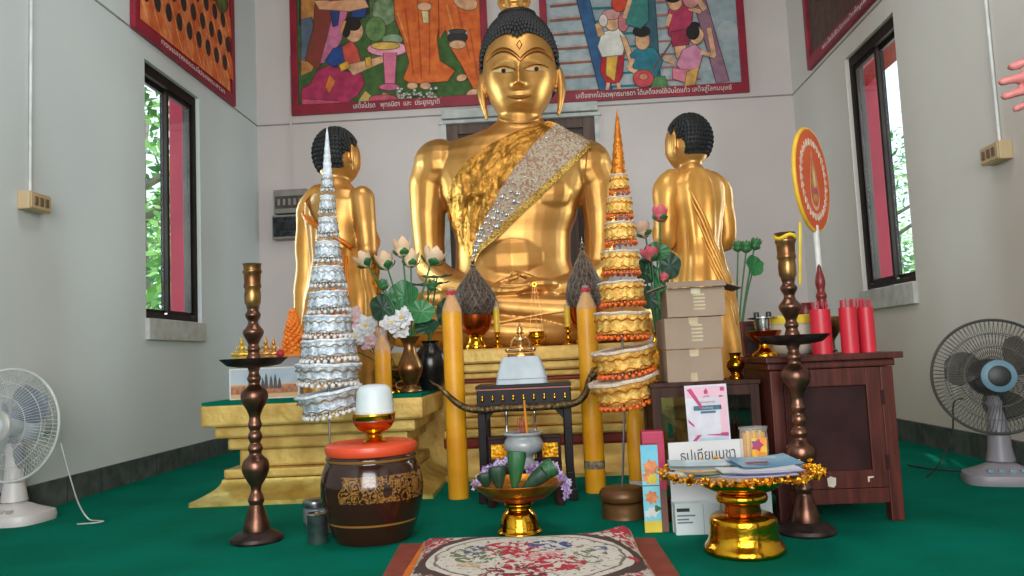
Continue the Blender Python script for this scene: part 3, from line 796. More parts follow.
# ------------------------------------------------------------------ fans
def fan(label, loc, aim, H, R, tilt, frame_m, base_m, blade_m, hub_m, hub2_m, pole_m):
    t = thing('floor_fan', label, 'fan', loc, aim, 'electric floor fans'); t.rotation_euler = (0,0,aim)
    bs = R*0.62
    b = MB()
    P = [(1.0,0.0),(1.02,.018),(0.98,.04),(0.6,.062),(0.28,.085),(.2,.10)]
    n = 36; vs = []; fs = []
    for s, z in P:
        for j in range(n):
            a = 2*PI*j/n; c_, s_ = math.cos(a), math.sin(a)
            vs.append((math.copysign(abs(c_)**.6, c_)*bs*s*1.0, math.copysign(abs(s_)**.6, s_)*bs*s*0.85, z))
    for i in range(len(P)-1):
        for j in range(n): fs.append((i*n+j, i*n+(j+1) % n, (i+1)*n+(j+1) % n, (i+1)*n+j))
    fs.append(tuple(reversed(range(n)))); fs.append(tuple((len(P)-1)*n+j for j in range(n)))
    build('base', b.add(vs, fs), base_m, t, smooth=50)
    for i in range(4): build('speed_button', MB().box((-.06+i*.04, -bs*.62, .058), (.024,.016,.014)), hub2_m, t, bevel=.002)
    build('pole', MB().lathe([(.055,.09),(.046,.14),(.042,H*.45),(.036,H*.62),(.034,H-.13),(.04,H-.11),(.03,H-.08)], n=20), pole_m, t)
    hz = Vector((0,-.03,H))
    Rt = Matrix.Translation(hz) @ Matrix.Rotation(-tilt, 4, 'X') @ Matrix.Rotation(PI/2, 4, 'X')     # local +Z -> -Y (front)
    def M(o): return Rt @ Matrix.Translation((0,0,o))
    build('motor_housing', MB().lathe(smoothprof_r([(.001,-.20),(.05,-.195),(.075,-.16),(.08,-.10),(.07,-.055),(.03,-.04)], 3), n=24, M=Rt), hub_m, t)
    build('blade_hub', MB().lathe([(.001,.035),(.04,.033),(.045,.02),(.045,-.035),(.001,-.04)], n=24, M=Rt), hub_m, t)
    for kx in range(3):
        bl = MB(); a0 = kx*2*PI/3+.5
        def bf(u, v):
            r = .04+(R*.80-.04)*v; wd = (.30+.42*math.sin(PI*min(1,v*1.05))**.7)*(1 if v < .97 else .8)
            a = a0+(u-.5)*wd*1.7+.35*v; z = -.005+(u-.5)*.075*(1-.25*v)
            return Rt @ Vector((r*math.cos(a), r*math.sin(a), z))
        bl.grid(bf, 12, 12)
        build('blade', bl, blade_m, t, smooth=180)
    for nm, sg in (('front_grille', 1), ('rear_grille', -1)):
        g = MB(); nsp = 84
        def rimz(r): return sg*(.075*(1-(r/R)**2.2))+.0
        for i in range(nsp):
            a = 2*PI*i/nsp; pts = []
            for q in range(6):
                r = R*(.27+.73*q/5); aa = a+.05*(1-q/5)*sg
                pts.append(Rt @ Vector((r*math.cos(aa), r*math.sin(aa), rimz(r))))
            g.tube(pts, .0011, 4)
        for r in (.27,.52,.76): g.tube([Rt @ Vector((R*r*math.cos(2*PI*i/48), R*r*math.sin(2*PI*i/48), rimz(R*r))) for i in range(48)], .0016, 5, closed=True)
        build(nm, g, frame_m, t)
    build('grille_rim', MB().tube([Rt @ Vector((R*math.cos(2*PI*i/64), R*math.sin(2*PI*i/64), 0)) for i in range(64)], .0062, 8, closed=True), frame_m, t)
    bd = build('badge', MB().lathe([(.001,.084),(.035,.083),(.055,.079),(.066,.074),(.066,.068),(.001,.066)], n=32, M=Rt), hub2_m, t)
    build('badge_centre', MB().lathe([(.001,.088),(.03,.087),(.043,.083),(.04,.078)], n=28, M=Rt), hub_m, bd)
    return t, Rt
fw_ = mat('fan_white_wire', (196,200,200), 0.45); fb_ = mat('fan_white_body', (205,200,198), 0.4, 0, (192,188,186), 4); fbl = mat('fan_smoky_blade', (92,112,138), 0.25, 0, (80,100,128), 4, alpha=.55)
fg_ = mat('fan_grey_wire', (92,92,90), 0.4, .5); fgb = mat('fan_grey_body', (150,144,152), 0.4, 0, (136,132,140), 4); fdk = mat('fan_dark_blade', (66,62,58), 0.35, 0, (54,50,48), 4, alpha=.8); fdh = mat('fan_black_motor', (34,36,38), 0.4); fbb = mat('fan_blue_badge', (120,156,176), 0.4, 0, (104,140,160), 6); fpurp = mat('fan_badge_silver', (198,196,190), 0.3, .5)
def ctop(x, y, Y): return pos(x, y, Y)
p = flo(14, 522); c = pos(3, 425, p.y)
fan('white floor fan with pale blades standing against the left wall', (p.x,p.y,0), -.12, c.z, .242, .05, fw_, fb_, fbl, mat('fan_white_hub', (188,196,206), .4), fpurp, fb_)
p = flo(1003, 482); c = pos(996, 376, p.y)
fanr, FR = fan('grey floor fan with dark blades and blue badge near the right wall', (p.x,p.y,0), -.28, c.z, .238, .06, fg_, fgb, fdk, fdh, fbb, fgb)
# fan cords
cordw = mat('cord_white', (190,190,186), .5); cordb = mat('cord_black', (26,26,28), .5)
def cord(lab, pts, m, r=.004): return tag(build('fan_cord', MB().tube(smoothprof([tuple(q) for q in pts], 6), r, 6), m), lab, 'cord')
p0 = flo(38, 515); q = flo(55,515)
cord('thin pale cord hanging from the white fan and curling on the carpet', [(-2.06,3.30,.34),(-2.04,3.33,.2),(-2.02,3.36,.08),(-1.99,3.38,.012),(-1.94,3.36,.006),(-1.90,3.34,.006),(-1.93,3.31,.006),(-1.99,3.3,.006)], cordw, .003)
a_ = flo(908, 466); b_ = flo(930, 470); c_ = flo(965, 472); d_ = flo(985, 470)
cord('black cord running over the carpet from the wooden cupboard to the grey fan', [(a_.x,a_.y,.006),(b_.x,b_.y,.006),(c_.x,c_.y,.006),(d_.x,d_.y,.006)], cordb, .004)
pr = Vector((fanr.location.x, fanr.location.y, 0))
cord('dark pull cord hanging behind the grille of the grey fan', [(pr.x-.06,pr.y+.14,c.z-.10),(pr.x-.09,pr.y+.17,.32),(pr.x-.10,pr.y+.19,.18),(pr.x-.16,pr.y+.2,.06),(pr.x-.24,pr.y+.16,.005)], cordb, .0035)

# ------------------------------------------------------------------ wall electrics
beige = mat('beige_plastic', (196,172,134), .5, 0, (184,160,124), 6); conduit = mat('white_conduit', (222,224,224), .5)
def socket(label, c, sx, X):
    t = thing('socket_box', label, 'socket', c, 0, 'surface-mounted socket boxes')
    build('box', MB().box((sx*.03,0,0), (.06,.16,.085)), beige, t, smooth=0, bevel=.006)
    fp = build('face_plate', MB().box((sx*.063,0,0), (.006,.145,.072)), beige, t, smooth=0, bevel=.002)
    for dy in (-.04,0,.04): build('switch', MB().box((sx*.068,dy,0), (.006,.022,.04)), mat('switch_dark', (112,92,70), .5), fp, smooth=0, bevel=.001)
    return t
p = posx(28,203,XL); socket('beige three-way socket box low on the left wall under a white conduit', (XL,p.y,p.z), 1, XL)
tag(build('conduit_pipe', MB().tube([(XL+.010,p.y,p.z+.043),(XL+.010,p.y,ZT)], .007, 8), conduit), 'thin white conduit running up the left wall', 'conduit', 'wall conduits')
p = posx(1003,153,XR); socket('beige socket box on the right wall below the reaching hand', (XR,p.y,p.z), -1, XR)
tag(build('conduit_pipe', MB().tube([(XR-.010,p.y,p.z+.043),(XR-.010,p.y,ZT)], .007, 8), conduit), 'thin white conduit running up the right wall', 'conduit', 'wall conduits')
p0 = pos(276,191,YB); p1 = pos(312,240,YB); w = p1.x-p0.x; h = p0.z-p1.z
greyb = mat('fuse_grey', (142,138,132), .5); smoke = mat('smoked_window', (84,76,72), .2, 0, (66,60,58), 30); bmet = mat('fuse_dark_gloss', (52,56,60), .15, .3, (30,34,38), 25, lo=.45, hi=.55)
t = thing('fuse_box', 'grey two-part fuse box on the back wall left of the left disciple', 'fuse box', ((p0.x+p1.x)/2, YB, (p0.z+p1.z)/2))
build('upper_case', MB().box((0,-.05,h*.24), (w*.94,.10,h*.46)), greyb, t, smooth=0, bevel=.006)
build('breaker_window', MB().box((0,-.103,h*.22), (w*.84,.008,h*.24)), smoke, t, smooth=0)
for i in range(5): build('breaker', MB().box((-w*.3+i*w*.15,-.11,h*.22), (w*.07,.01,h*.12)), greyb, t, smooth=0)
build('lower_case', MB().box((0,-.06,-h*.26), (w,.12,h*.46)), greyb, t, smooth=0, bevel=.006)
build('glossy_lid', MB().box((0,-.123,-h*.26), (w*.92,.008,h*.38)), bmet, t, smooth=0)
build('lid_handle', MB().box((w*.08,-.132,-h*.26), (w*.45,.014,h*.12)), blackhair, t, smooth=0, bevel=.004)
tag(build('conduit_pipe', MB().tube([(p0.x+w*.48,YB-.010,p0.z),(p0.x+w*.48,YB-.010,zs+.6)], .008, 8), wall_b), 'painted-over conduit rising from the fuse box on the back wall', 'conduit', 'wall conduits')

# ------------------------------------------------------------------ big yellow candles
def candle(name, label, x, yt, yb, rpx, Y=None, tip=True, base=None, taper=1.0, kind='candle', group=None):
    if Y is None: p = flo(x, yb)
    else: p = pos(x, yb, Y)
    if base is not None: p.z = base
    k = kp(p); h = (yb-yt)*k; r = rpx*k
    t = thing(name, label, 'candle', (p.x,p.y,p.z), 0, group)
    prof = [(r*1.0,0),(r*1.02,.004),(r,h*.5),(r*taper,h-r*1.9),(r*.93*taper,h-r*1.5),(r*.30,h-r*.12),(r*.2,h)]
    build('wax', MB().lathe(prof, n=32), wax, t)
    return t, k, r, h
def redtip(t, r, h):
    b = MB(); b.ball((0,0,h+r*.1), (r*.42,r*.42,r*.35), 10)
    for i in range(5):
        a = i*1.26; b.ball((math.cos(a)*r*.3, math.sin(a)*r*.3, h+r*.05), r*.25, 8)
    plabel(build('red_wick_wrap', b, wick, t), 'crumpled red wrapping on the wick')
    build('plastic_wrap', MB().shell([(r*1.02,h-r*1.9),(r*.97,h-r*1.45),(r*.42,h-r*.05),(r*.30,h+r*.55)], n=20, mod=lambda a,z:1+.04*math.sin(7*a)), mat('clear_wrap', (225,215,205), .2, alpha=.28), t)
t, k, r, h = candle('pillar_candle', 'tall yellow pillar candle on the carpet left of the black altar table', 459, 293, 498, 10.2); redtip(t, r, h)
t, k, r, h = candle('pillar_candle', 'tall yellow pillar candle right of the black altar table, dark label near its foot', 596, 290, 492, 10.2); redtip(t, r, h)
build('label_band', MB().shell([(r*1.03,.105),(r*1.03,.14)], n=24), mat('label_dark', (60,50,40), .6, 0, (150,140,110), 60), t)
t, k, r, h = candle('pillar_candle', 'yellow pillar candle with white paper foot behind the round wooden weight', 639, 398, 492, 9.0, Y=3.45, base=0)
build('paper_foot', MB().shell([(r*1.03,.002),(r*1.03,.075)], n=24), mat('paper_white', (214,210,206), .7), t)

# ------------------------------------------------------------------ water jar and its bowl
p = flo(374, 538.5); JX, JY = p.x, p.y; k = kp((JX,JY,.15))
t = thing('water_jar', 'round brown glazed water jar with gold dragon pattern and orange lid', 'jar', (JX,JY,0))
def jar_mat():
    m = bpy.data.materials.new('brown_dragon_glaze'); m.use_nodes = True; nt = m.node_tree; bs = nt.nodes['Principled BSDF']; Ln = nt.links.new
    tc = nt.nodes.new('ShaderNodeTexCoord'); sp = nt.nodes.new('ShaderNodeSeparateXYZ'); Ln(tc.outputs['Object'], sp.inputs[0])
    n = nt.nodes.new('ShaderNodeTexNoise'); n.inputs['Scale'].default_value = 42; n.inputs['Detail'].default_value = 3; n.inputs['Distortion'].default_value = 2.2; Ln(tc.outputs['Object'], n.inputs['Vector'])
    n2 = nt.nodes.new('ShaderNodeTexNoise'); n2.inputs['Scale'].default_value = 9; n2.inputs['Detail'].default_value = 1; Ln(tc.outputs['Object'], n2.inputs['Vector'])
    def mth(op, a, b=None):
        x = nt.nodes.new('ShaderNodeMath'); x.operation = op
        for i, v in enumerate((a, b)):
            if v is None: continue
            if isinstance(v, (int, float)): x.inputs[i].default_value = v
            else: Ln(v, x.inputs[i])
        return x.outputs[0]
    band = mth('MULTIPLY', mth('GREATER_THAN', sp.outputs['Z'], .150), mth('LESS_THAN', sp.outputs['Z'], .238))
    patch = mth('GREATER_THAN', mth('ADD', n2.outputs['Fac'], mth('MULTIPLY', sp.outputs['X'], .8)), .46)
    dots = mth('MULTIPLY', mth('GREATER_THAN', n.outputs['Fac'], .47), mth('LESS_THAN', n.outputs['Fac'], .60))
    rings = mth('LESS_THAN', mth('ABSOLUTE', mth('SUBTRACT', sp.outputs['Z'], .072)), .0035)
    rings2 = mth('LESS_THAN', mth('ABSOLUTE', mth('SUBTRACT', sp.outputs['Z'], .283)), .004)
    fac = mth('MAXIMUM', mth('MULTIPLY', mth('MULTIPLY', band, patch), dots), mth('MAXIMUM', rings, rings2))
    mx = nt.nodes.new('ShaderNodeMix'); mx.data_type = 'RGBA'; mx.inputs[6].default_value = lin((46,22,14)); mx.inputs[7].default_value = lin((140,98,44)); Ln(fac, mx.inputs[0])
    Ln(mx.outputs[2], bs.inputs['Base Color']); bs.inputs['Roughness'].default_value = .16; bs.inputs['Coat Weight'].default_value = .3
    return m
yb = 543
P = smoothprof_r(pxprof([(36,543),(38,541),(43,528),(48,512),(51,495),(50.5,482),(47,470),(44.5,465),(45.5,462),(44,459),(42,459)], yb, k), 4)
build('body', MB().lathe([(0.001,0)]+P+[(40*k,(yb-459)*k),(40*k,(yb-470)*k),(.001,(yb-471)*k)], n=56), jar_mat(), t)
orl = mat('orange_plastic', (226,84,50), .35, 0, (214,74,42), 5)
zl = (yb-459)*k
lid = build('lid', MB().lathe([(.001,zl+.001),(44*k,zl+.001),(45*k,zl+.006),(46*k,zl+.02),(45*k,zl+.033),(42*k,zl+.040),(38*k,zl+.041),(36*k,zl+.036),(34*k,zl+.040),(30*k,zl+.043),(27*k,zl+.038),(.001,zl+.038)], n=56), orl, t)
plabel(lid, 'orange plastic lid')
zt = zl+.0385
# gold bowl on the lid, white cup on it
kk = k*1.22
gb = thing('gold_bowl', 'small gold footed bowl on the orange jar lid', 'bowl', (JX+.012,JY+.0,zt))
build('foot', MB().lathe([(.001,0),(10*kk,0),(10.5*kk,.004),(7*kk,.016),(6*kk,.026),(7*kk,.032),(.001,.032)], n=32), gold_shiny, gb)
build('cup', MB().lathe(smoothprof_r([(.001,.033),(7*kk,.034),(14*kk,.05),(17*kk,.075),(18*kk,.098),(17*kk,.098),(15.5*kk,.075),(11*kk,.055),(.001,.048)], 3), n=36), gold_shiny, gb)
plabel(build('red_band', MB().lathe([(16.2*kk,.066),(17.4*kk,.075),(17.2*kk,.079),(16.5*kk,.07)], n=36), mat('red_lacquer', (170,50,30), .3), gb), 'red enamel band under the rim')
wc = thing('plastic_cup', 'white frosted plastic cup upturned in the small gold bowl', 'cup', (JX+.016,JY,zt+.0935))
frost = mat('frosted_white', (216,226,228), .45, 0, (204,216,220), 8)
kk = k*1.08
cupo = build('cup', MB().lathe(smoothprof_r([(14.2*kk,-.012),(15*kk,0),(17.5*kk,.012),(17*kk,.05),(16*kk,.085),(13.5*kk,.102),(8*kk,.11),(.001,.112)], 4), n=36, mod=lambda a,z:1+.015*math.sin(3*a)), frost, wc)
build('rim_band', MB().lathe([(17*kk,.006),(18*kk,.008),(18*kk,.018),(17*kk,.02)], n=36), white_plastic, cupo)

# steel tins beside the jar
steel = mat('brushed_steel', (150,156,158), .3, .9, (110,116,118), 20)
p = flo(318, 543); k2 = kp(p)
t = thing('steel_tin', 'small shiny steel tin on the carpet in front of the grey tin', 'tin', (p.x,p.y,0))
build('body', MB().lathe([(.001,0),(9.5*k2,0),(10*k2,.004),(10*k2,.095),(10.5*k2,.099),(9.5*k2,.1),(9*k2,.09),(.001,.088)], n=28), steel, t)
build('rim', MB().lathe([(10*k2,.098),(10.8*k2,.1),(10*k2,.104),(9.3*k2,.1)], n=28), silver, t)
p = flo(316, 524); k2 = kp(p)
greyp = mat('grey_tin', (128,134,138), .4, .4, (110,116,120), 12)
t = thing('grey_canister', 'dull grey lidded canister between the water jar and gold platform', 'canister', (p.x-.01,p.y+.03,0))
build('body', MB().lathe(smoothprof_r([(.001,0),(10*k2,0),(12*k2,.01),(12*k2,.05),(10.5*k2,.06),(9*k2,.062)], 2), n=28), greyp, t)
build('lid', MB().lathe(smoothprof_r([(9*k2,.062),(12.2*k2,.064),(12.5*k2,.082),(11*k2,.092),(4*k2,.096),(.001,.096)], 2), n=28), steel, t)

# ------------------------------------------------------------------ floor mats
rust = mat('rust_mat', (140,62,44), .8, 0, (124,52,36), 20, .2, 200); orange_c = mat('orange_cloth', (222,120,40), .7, 0, (204,104,30), 12)
def quad(name, pts, th, m, lab, cat):
    zb = pts[0].z; b = MB(); q = [Vector((v.x,v.y,zb)) for v in pts]
    return tag(build(name, b.prism(q, (0,0,th)), m, smooth=0, bevel=min(.005, th*.4), fixn=True), lab, cat)
f_ = lambda x, y, z=0.0: flo(x, y, z)
A0, A1 = f_(400,547), f_(655,541); B0, B1 = f_(371,600), f_(690,594)
quad('floor_mat', [A0,A1,B1,B0], .012, rust, 'rust-brown floor mat under the flowered tapestry cushion', 'mat')
A0, A1 = f_(424,543,.013), f_(620,541,.013); B0, B1 = f_(388,600,.013), f_(640,600,.013)
quad('orange_cloth', [A0,A1,B1,B0], .006, orange_c, 'orange cloth peeping out left of the flowered tapestry cushion', 'cloth')
def tapestry():
    m = bpy.data.materials.new('flower_tapestry'); m.use_nodes = True; nt = m.node_tree; bs = nt.nodes['Principled BSDF']; Ln = nt.links.new
    tc = nt.nodes.new('ShaderNodeTexCoord'); sp = nt.nodes.new('ShaderNodeSeparateXYZ'); Ln(tc.outputs['UV'], sp.inputs[0])
    def mth(op, a, b=None, c=None):
        x = nt.nodes.new('ShaderNodeMath'); x.operation = op
        for i, v in enumerate((a, b, c)):
            if v is None: continue
            if isinstance(v, (int, float)): x.inputs[i].default_value = v
            else: Ln(v, x.inputs[i])
        return x.outputs[0]
    X = mth('SUBTRACT', mth('MULTIPLY', sp.outputs['X'], 2.0), 1.0); Y = mth('SUBTRACT', mth('MULTIPLY', sp.outputs['Y'], 2.0), 1.0)
    def nz(s, d=2, off=0):
        mp = nt.nodes.new('ShaderNodeMapping'); mp.inputs['Location'].default_value = (off, off*.7, 0); mp.inputs['Scale'].default_value = (1.0,.8,1); Ln(tc.outputs['UV'], mp.inputs[0])
        n = nt.nodes.new('ShaderNodeTexNoise'); n.inputs['Scale'].default_value = s; n.inputs['Detail'].default_value = d; n.inputs['Distortion'].default_value = .8; Ln(mp.outputs[0], n.inputs['Vector']); return n.outputs['Fac']
    def mix(f, a, b):
        x = nt.nodes.new('ShaderNodeMix'); x.data_type = 'RGBA'; Ln(f, x.inputs[0])
        for i, v in ((6, a), (7, b)):
            if isinstance(v, tuple): x.inputs[i].default_value = v
            else: Ln(v, x.inputs[i])
        return x.outputs[2]
    def ell(ax, ay, cx=0, cy=0):
        a = mth('DIVIDE', mth('SUBTRACT', X, cx), ax); b = mth('DIVIDE', mth('SUBTRACT', Y, cy), ay)
        return mth('SQRT', mth('ADD', mth('MULTIPLY', a, a), mth('MULTIPLY', b, b)))
    white, cream = lin((205,198,188)), lin((186,176,160)); dark = lin((74,52,48)); red, dred = lin((172,40,58)), lin((120,30,44)); blue = lin((62,78,128)); green = lin((104,112,84))
    cornernoise = nz(20, 3, 3)
    outer = mix(mth('GREATER_THAN', cornernoise, .54), mix(mth('GREATER_THAN', nz(30,2,5), .55), lin((196,188,178)), lin((128,116,100))), red)
    e = ell(.90,.84)
    col = mix(mth('LESS_THAN', mth('ADD', e, mth('MULTIPLY', nz(24,1,9), .1)), 1.13), outer, dark)
    col = mix(mth('LESS_THAN', e, .97), col, mix(mth('GREATER_THAN', nz(40,1,1), .62), white, cream))
    ring = mth('MULTIPLY', mth('GREATER_THAN', mth('ADD', e, mth('MULTIPLY', nz(16,0,2), .06)), .90), mth('LESS_THAN', mth('ADD', e, mth('MULTIPLY', nz(16,0,2), .06)), .93))
    col = mix(ring, col, lin((120,104,96)))
    tiny = mth('MULTIPLY', mth('GREATER_THAN', nz(34,1,12), .66), mth('LESS_THAN', e, .9))
    col = mix(tiny, col, green)
    for cx, cy, ax, ay, c, off, th in ((-.42,.10,.26,.28,green,21,.47),(.5,.05,.2,.3,green,22,.5),(-.16,.28,.26,.26,red,23,.45),(.10,-.22,.36,.3,red,24,.45),(-.12,-.5,.3,.24,dred,30,.47),(.20,.36,.2,.2,blue,25,.45),(-.46,.24,.13,.16,blue,26,.47),(.62,.18,.08,.1,blue,27,.47),(-.5,-.25,.1,.12,lin((190,160,120)),28,.45),(.86,-.05,.05,.1,red,29,.45),(.1,.05,.22,.2,lin((206,150,150)),31,.5)):
        f = mth('MULTIPLY', mth('LESS_THAN', ell(ax,ay,cx,cy), 1.0), mth('GREATER_THAN', nz(26,4,off), th+.045))
        col = mix(f, col, c)
    for cx, cy in ((-.93,.93),(.93,.93),(.93,-.93),(-.93,-.93)):
        f = mth('MULTIPLY', mth('LESS_THAN', ell(.2,.34,cx,cy), 1.0), mth('GREATER_THAN', nz(26,4,40), .46))
        col = mix(f, col, red)
    edge = mth('GREATER_THAN', mth('MAXIMUM', mth('ABSOLUTE', X), mth('ABSOLUTE', Y)), .985)
    col = mix(edge, col, lin((170,140,96)))
    Ln(col, bs.inputs['Base Color']); bs.inputs['Roughness'].default_value = .9
    return m
zc = .020
C00, C10 = f_(425,546,zc), f_(630,540,zc); C01, C11 = f_(394,610,zc), f_(676,606,zc)
top = MB(); NX, NY = 34, 30
def tp(u, v, z=None):
    a = C01.lerp(C11, u); b = C00.lerp(C10, u); p = a.lerp(b, v)
    ed = min(u,1-u,v,1-v); hgt = .036*min(1,(ed/.12))**.5+.004
    lift = .030*math.exp(-((1-u)/.13)**2-((1-v)/.2)**2)+.010*math.exp(-(u/.1)**2-((1-v)/.15)**2)
    hgt += .003*noise.noise(Vector((u*6,v*6,1)))
    p.z = zc+(hgt+lift if z is None else z); return p
top.grid(lambda u, v: tp(u, v), NX, NY)
rim = []
for i in range(NX-1): rim.append((i/(NX-1),0))
for j in range(NY-1): rim.append((1,j/(NY-1)))
for i in range(NX-1): rim.append((1-i/(NX-1),1))
for j in range(NY-1): rim.append((0,1-j/(NY-1)))
n = len(rim); vs = [tp(u,v) for u,v in rim]+[tp(u,v,.0005) for u,v in rim]
top.add(vs, [(i,n+i,n+(i+1) % n,(i+1) % n) for i in range(n)]+[tuple(range(n,2*n))])
o = build('tapestry_cushion', top, tapestry(), smooth=60)
uvl = o.data.uv_layers.new(name='UVMap')
a, bx, by = C01, (C11-C01), (C00-C01)
for lp in o.data.loops:
    i = lp.vertex_index
    if i < NX*NY: uv = ((i//NY)/(NX-1), (i % NY)/(NY-1))
    else:
        q = (i-NX*NY) % n; uv = rim[q]
    uvl.data[lp.index].uv = uv
tag(o, 'flat kneeling cushion in cream flowered tapestry with red corners at the front', 'cushion')
# ------------------------------------------------------------------ tiered offering spires
w_lace = mat('white_lace', (226,230,234), .6, 0, (190,200,212), 55, .3, 120, lo=.4, hi=.6); w_trim = mat('pale_gold_trim', (200,176,128), .4, .6, (150,126,90), 60, .5, 100); w_bead = mat('pearl_bead', (226,222,218), .3); w_tin = mat('silver_tinsel', (222,230,238), .4, .3, (166,182,202), 70, .5, 140, lo=.42, hi=.58); rod = mat('steel_rod', (150,150,150), .35, .9)
o_tin = mat('gold_tinsel', (248,206,112), .5, .3, (218,160,70), 60, .5, 130, lo=.42, hi=.58); o_lace = mat('cream_frill', (222,204,186), .7, 0, (200,178,160), 60, .6, 120); o_bead = mat('orange_bead', (236,106,34), .35); o_trim = mat('amber_trim', (226,140,40), .35, .6, (180,96,20), 60, .6, 100)
def spire(name, label, base, axis, tiers, Y, mats, tip, seed, basepart=None, rodz=0.0):
    # tiers: (y_top px, y_bottom px, r_top px, r_bottom px, tilt) along axis((x,y) bottom -> top)
    lace_m, body_m, trim_m, bead_m = mats
    t = thing(name, label, 'offering spire', base)
    (xb, yb), (xt, yt) = axis
    def ax(y): return xt+(xb-xt)*(y-yt)/(yb-yt)
    k = kp(pos(ax(300), 300, Y)); B = Vector(base); rnd = random.Random(seed)
    pz = [pos(ax(y), y, Y)-B for y in (yt+40, 420)]
    build('rod', MB().tube([Vector((0,0,rodz)), pz[1], pz[0]], .0042, 8), rod, t)
    for (ya, yb_, ra, rb_, tilt) in tiers:
        ct = pos(ax(ya), ya, Y)-B; cb = pos(ax(yb_), yb_, Y)-B; h = (yb_-ya)*k; Ra, Rb = ra*k, rb_*k
        up = Matrix.Translation(ct) @ Matrix.Rotation(tilt, 4, 'Y') @ Matrix.Rotation(abs(tilt)*.5, 4, 'X')
        ph = rnd.uniform(0, 6)
        wav = lambda a, z: 1+.035*math.sin(14*a+ph)
        tr = build('tier', MB().shell([(Rb*.98,-h*.62),(Rb*1.03,-h*.52),(Rb*.97,-h*.40),(Rb+(Ra-Rb)*.6,-h*.20),(Ra*.97,-.004)], n=56, M=up, mod=wav).lathe([(.001,-h*.5),(Rb*.97,-h*.5),(Rb*.97,-h*.47),(.001,-h*.47)], n=40, M=up), body_m, t, smooth=60)
        build('top_disc', MB().lathe([(.001,-.006),(Ra*.97,-.006),(Ra*.98,.0),(Ra*.90,.003),(.001,.003)], n=40, M=up), lace_m, tr)
        fr = MB()
        fr.tube([up @ Vector((Ra*.99*(1+.02*math.sin(17*a+ph))*math.cos(a), Ra*.99*(1+.02*math.sin(17*a+ph))*math.sin(a), .001+.0015*math.sin(7*a))) for a in [2*PI*i/64 for i in range(64)]], max(.003, .06*Ra), 6, closed=True)
        build('lace_frill', fr, lace_m, tr)
        gt = MB(); rr = Rb+(Ra-Rb)*.7
        gt.tube([up @ Vector((rr*1.04*math.cos(a), rr*1.04*math.sin(a), -h*.2+.004*math.sin(16*a))) for a in [2*PI*i/96 for i in range(96)]], max(.0016,.024*Ra), 5, closed=True)
        gt.tube([up @ Vector((Rb*1.05*math.cos(a), Rb*1.05*math.sin(a), -h*.55+.004*math.sin(12*a+1))) for a in [2*PI*i/96 for i in range(96)]], max(.0015,.02*Ra), 5, closed=True)
        build('gold_trim', gt, trim_m, tr)
        ba = MB(); nb = max(9, int(2*PI*Rb/(.018+.06*Rb))); br = min(.0105, .0042+.05*Rb)
        for i in range(nb):
            a = 2*PI*i/nb; z = -h*.66-.002-.35*br*math.sin(3*a); R_ = Rb*1.03
            ba.ball(up @ Vector((R_*math.cos(a), R_*math.sin(a), z-br)), br, 8)
            ba.tube([up @ Vector((R_*math.cos(a), R_*math.sin(a), -h*.60)), up @ Vector((R_*math.cos(a), R_*math.sin(a), z))], .0014, 4)
            a2 = a+PI/nb; ba.ball(up @ Vector((R_*1.0*math.cos(a2), R_*1.0*math.sin(a2), -h*.70)), br*.55, 6)
        build('bead_fringe', ba, bead_m, tr)
    c0 = pos(ax(tip[0][1]), tip[0][1], Y)-B
    for r, y in (): pass
    cone = MB(); pr = []
    for r, y in tip: pr.append((max(.0006, r*k), (tip[0][1]-y)*k))
    d = (pos(ax(tip[-1][1]), tip[-1][1], Y)-B)-c0; Rq = Vector((0,0,1)).rotation_difference(d.normalized()).to_matrix().to_4x4()
    cone.lathe(pr, c0, 20, M=Rq)
    build('spire_tip', cone, trim_m if name.startswith('gold') else lace_m, t)
    return t, k
def tipprof(y0, y1, r0, rings):
    out = []
    for i in range(rings*3+1):
        t = i/(rings*3); r = r0*(1-t)**.85+.35; out.append((r*(1.15 if i % 3 == 0 else 1.0), y0+(y1-y0)*t))
    out.append((.2, y1-2)); return out
YW = 3.08
tw = [(176,196,5.5,6,0),(197,219,7,8,.02),(219,243,9,10,-.03),(243,268,12,13,.03),(268,293,15,17,.0),(293,318,18.5,20,-.04),(317,343,23,23,.03),(341,366,26,26.5,-.02),(365,389,31.5,28,.03),(392,420,32,27,-.14)]
bW = Vector((pos(331,450,YW).x, YW, 0))
spire('silver_offering_spire', 'tall tapering white and silver spire of lace tiers hung with pearl beads', tuple(bW), ((329,420),(327,124)), tw, YW, (w_lace, w_tin, w_trim, w_bead), tipprof(178,126,4.6,7), 1)
build('base_disc', MB().lathe([(.001,0),(.10,0),(.10,.02),(.05,.03),(.006,.034),(.001,.034)], n=32), rod, bpy.data.objects['silver_offering_spire'])
# round wooden weight under the gold spire
p = flo(624, 517); YO = p.y; kd = kp(p)
drumm = mat('brown_gold_drum', (120,84,46), .42, .4, (92,60,32), 8, .1)
t = thing('round_weight', 'round turned brown wooden weight on the carpet holding the gold spire', 'stand base', (p.x,p.y,0))
build('lower_ring', MB().lathe(smoothprof_r([(.001,0),(20*kd,0),(21.5*kd,.01),(21.5*kd,.045),(20*kd,.058),(.001,.06)], 3), n=44), drumm, t)
build('upper_ring', MB().lathe(smoothprof_r([(.001,.061),(20*kd,.062),(23.5*kd,.075),(23.5*kd,.09),(21*kd,.106),(16*kd,.112),(.001,.112)], 3), n=44), drumm, t)
to = [(176,199,9,9.5,0),(199,224,12.5,12.5,.02),(224,251,15,15,-.02),(253,281,19,18,.02),(283,312,22.5,21,-.03),(314,346,27,24.5,.02),(350,381,31,27,-.12),(379,411,34,28,-.17)]
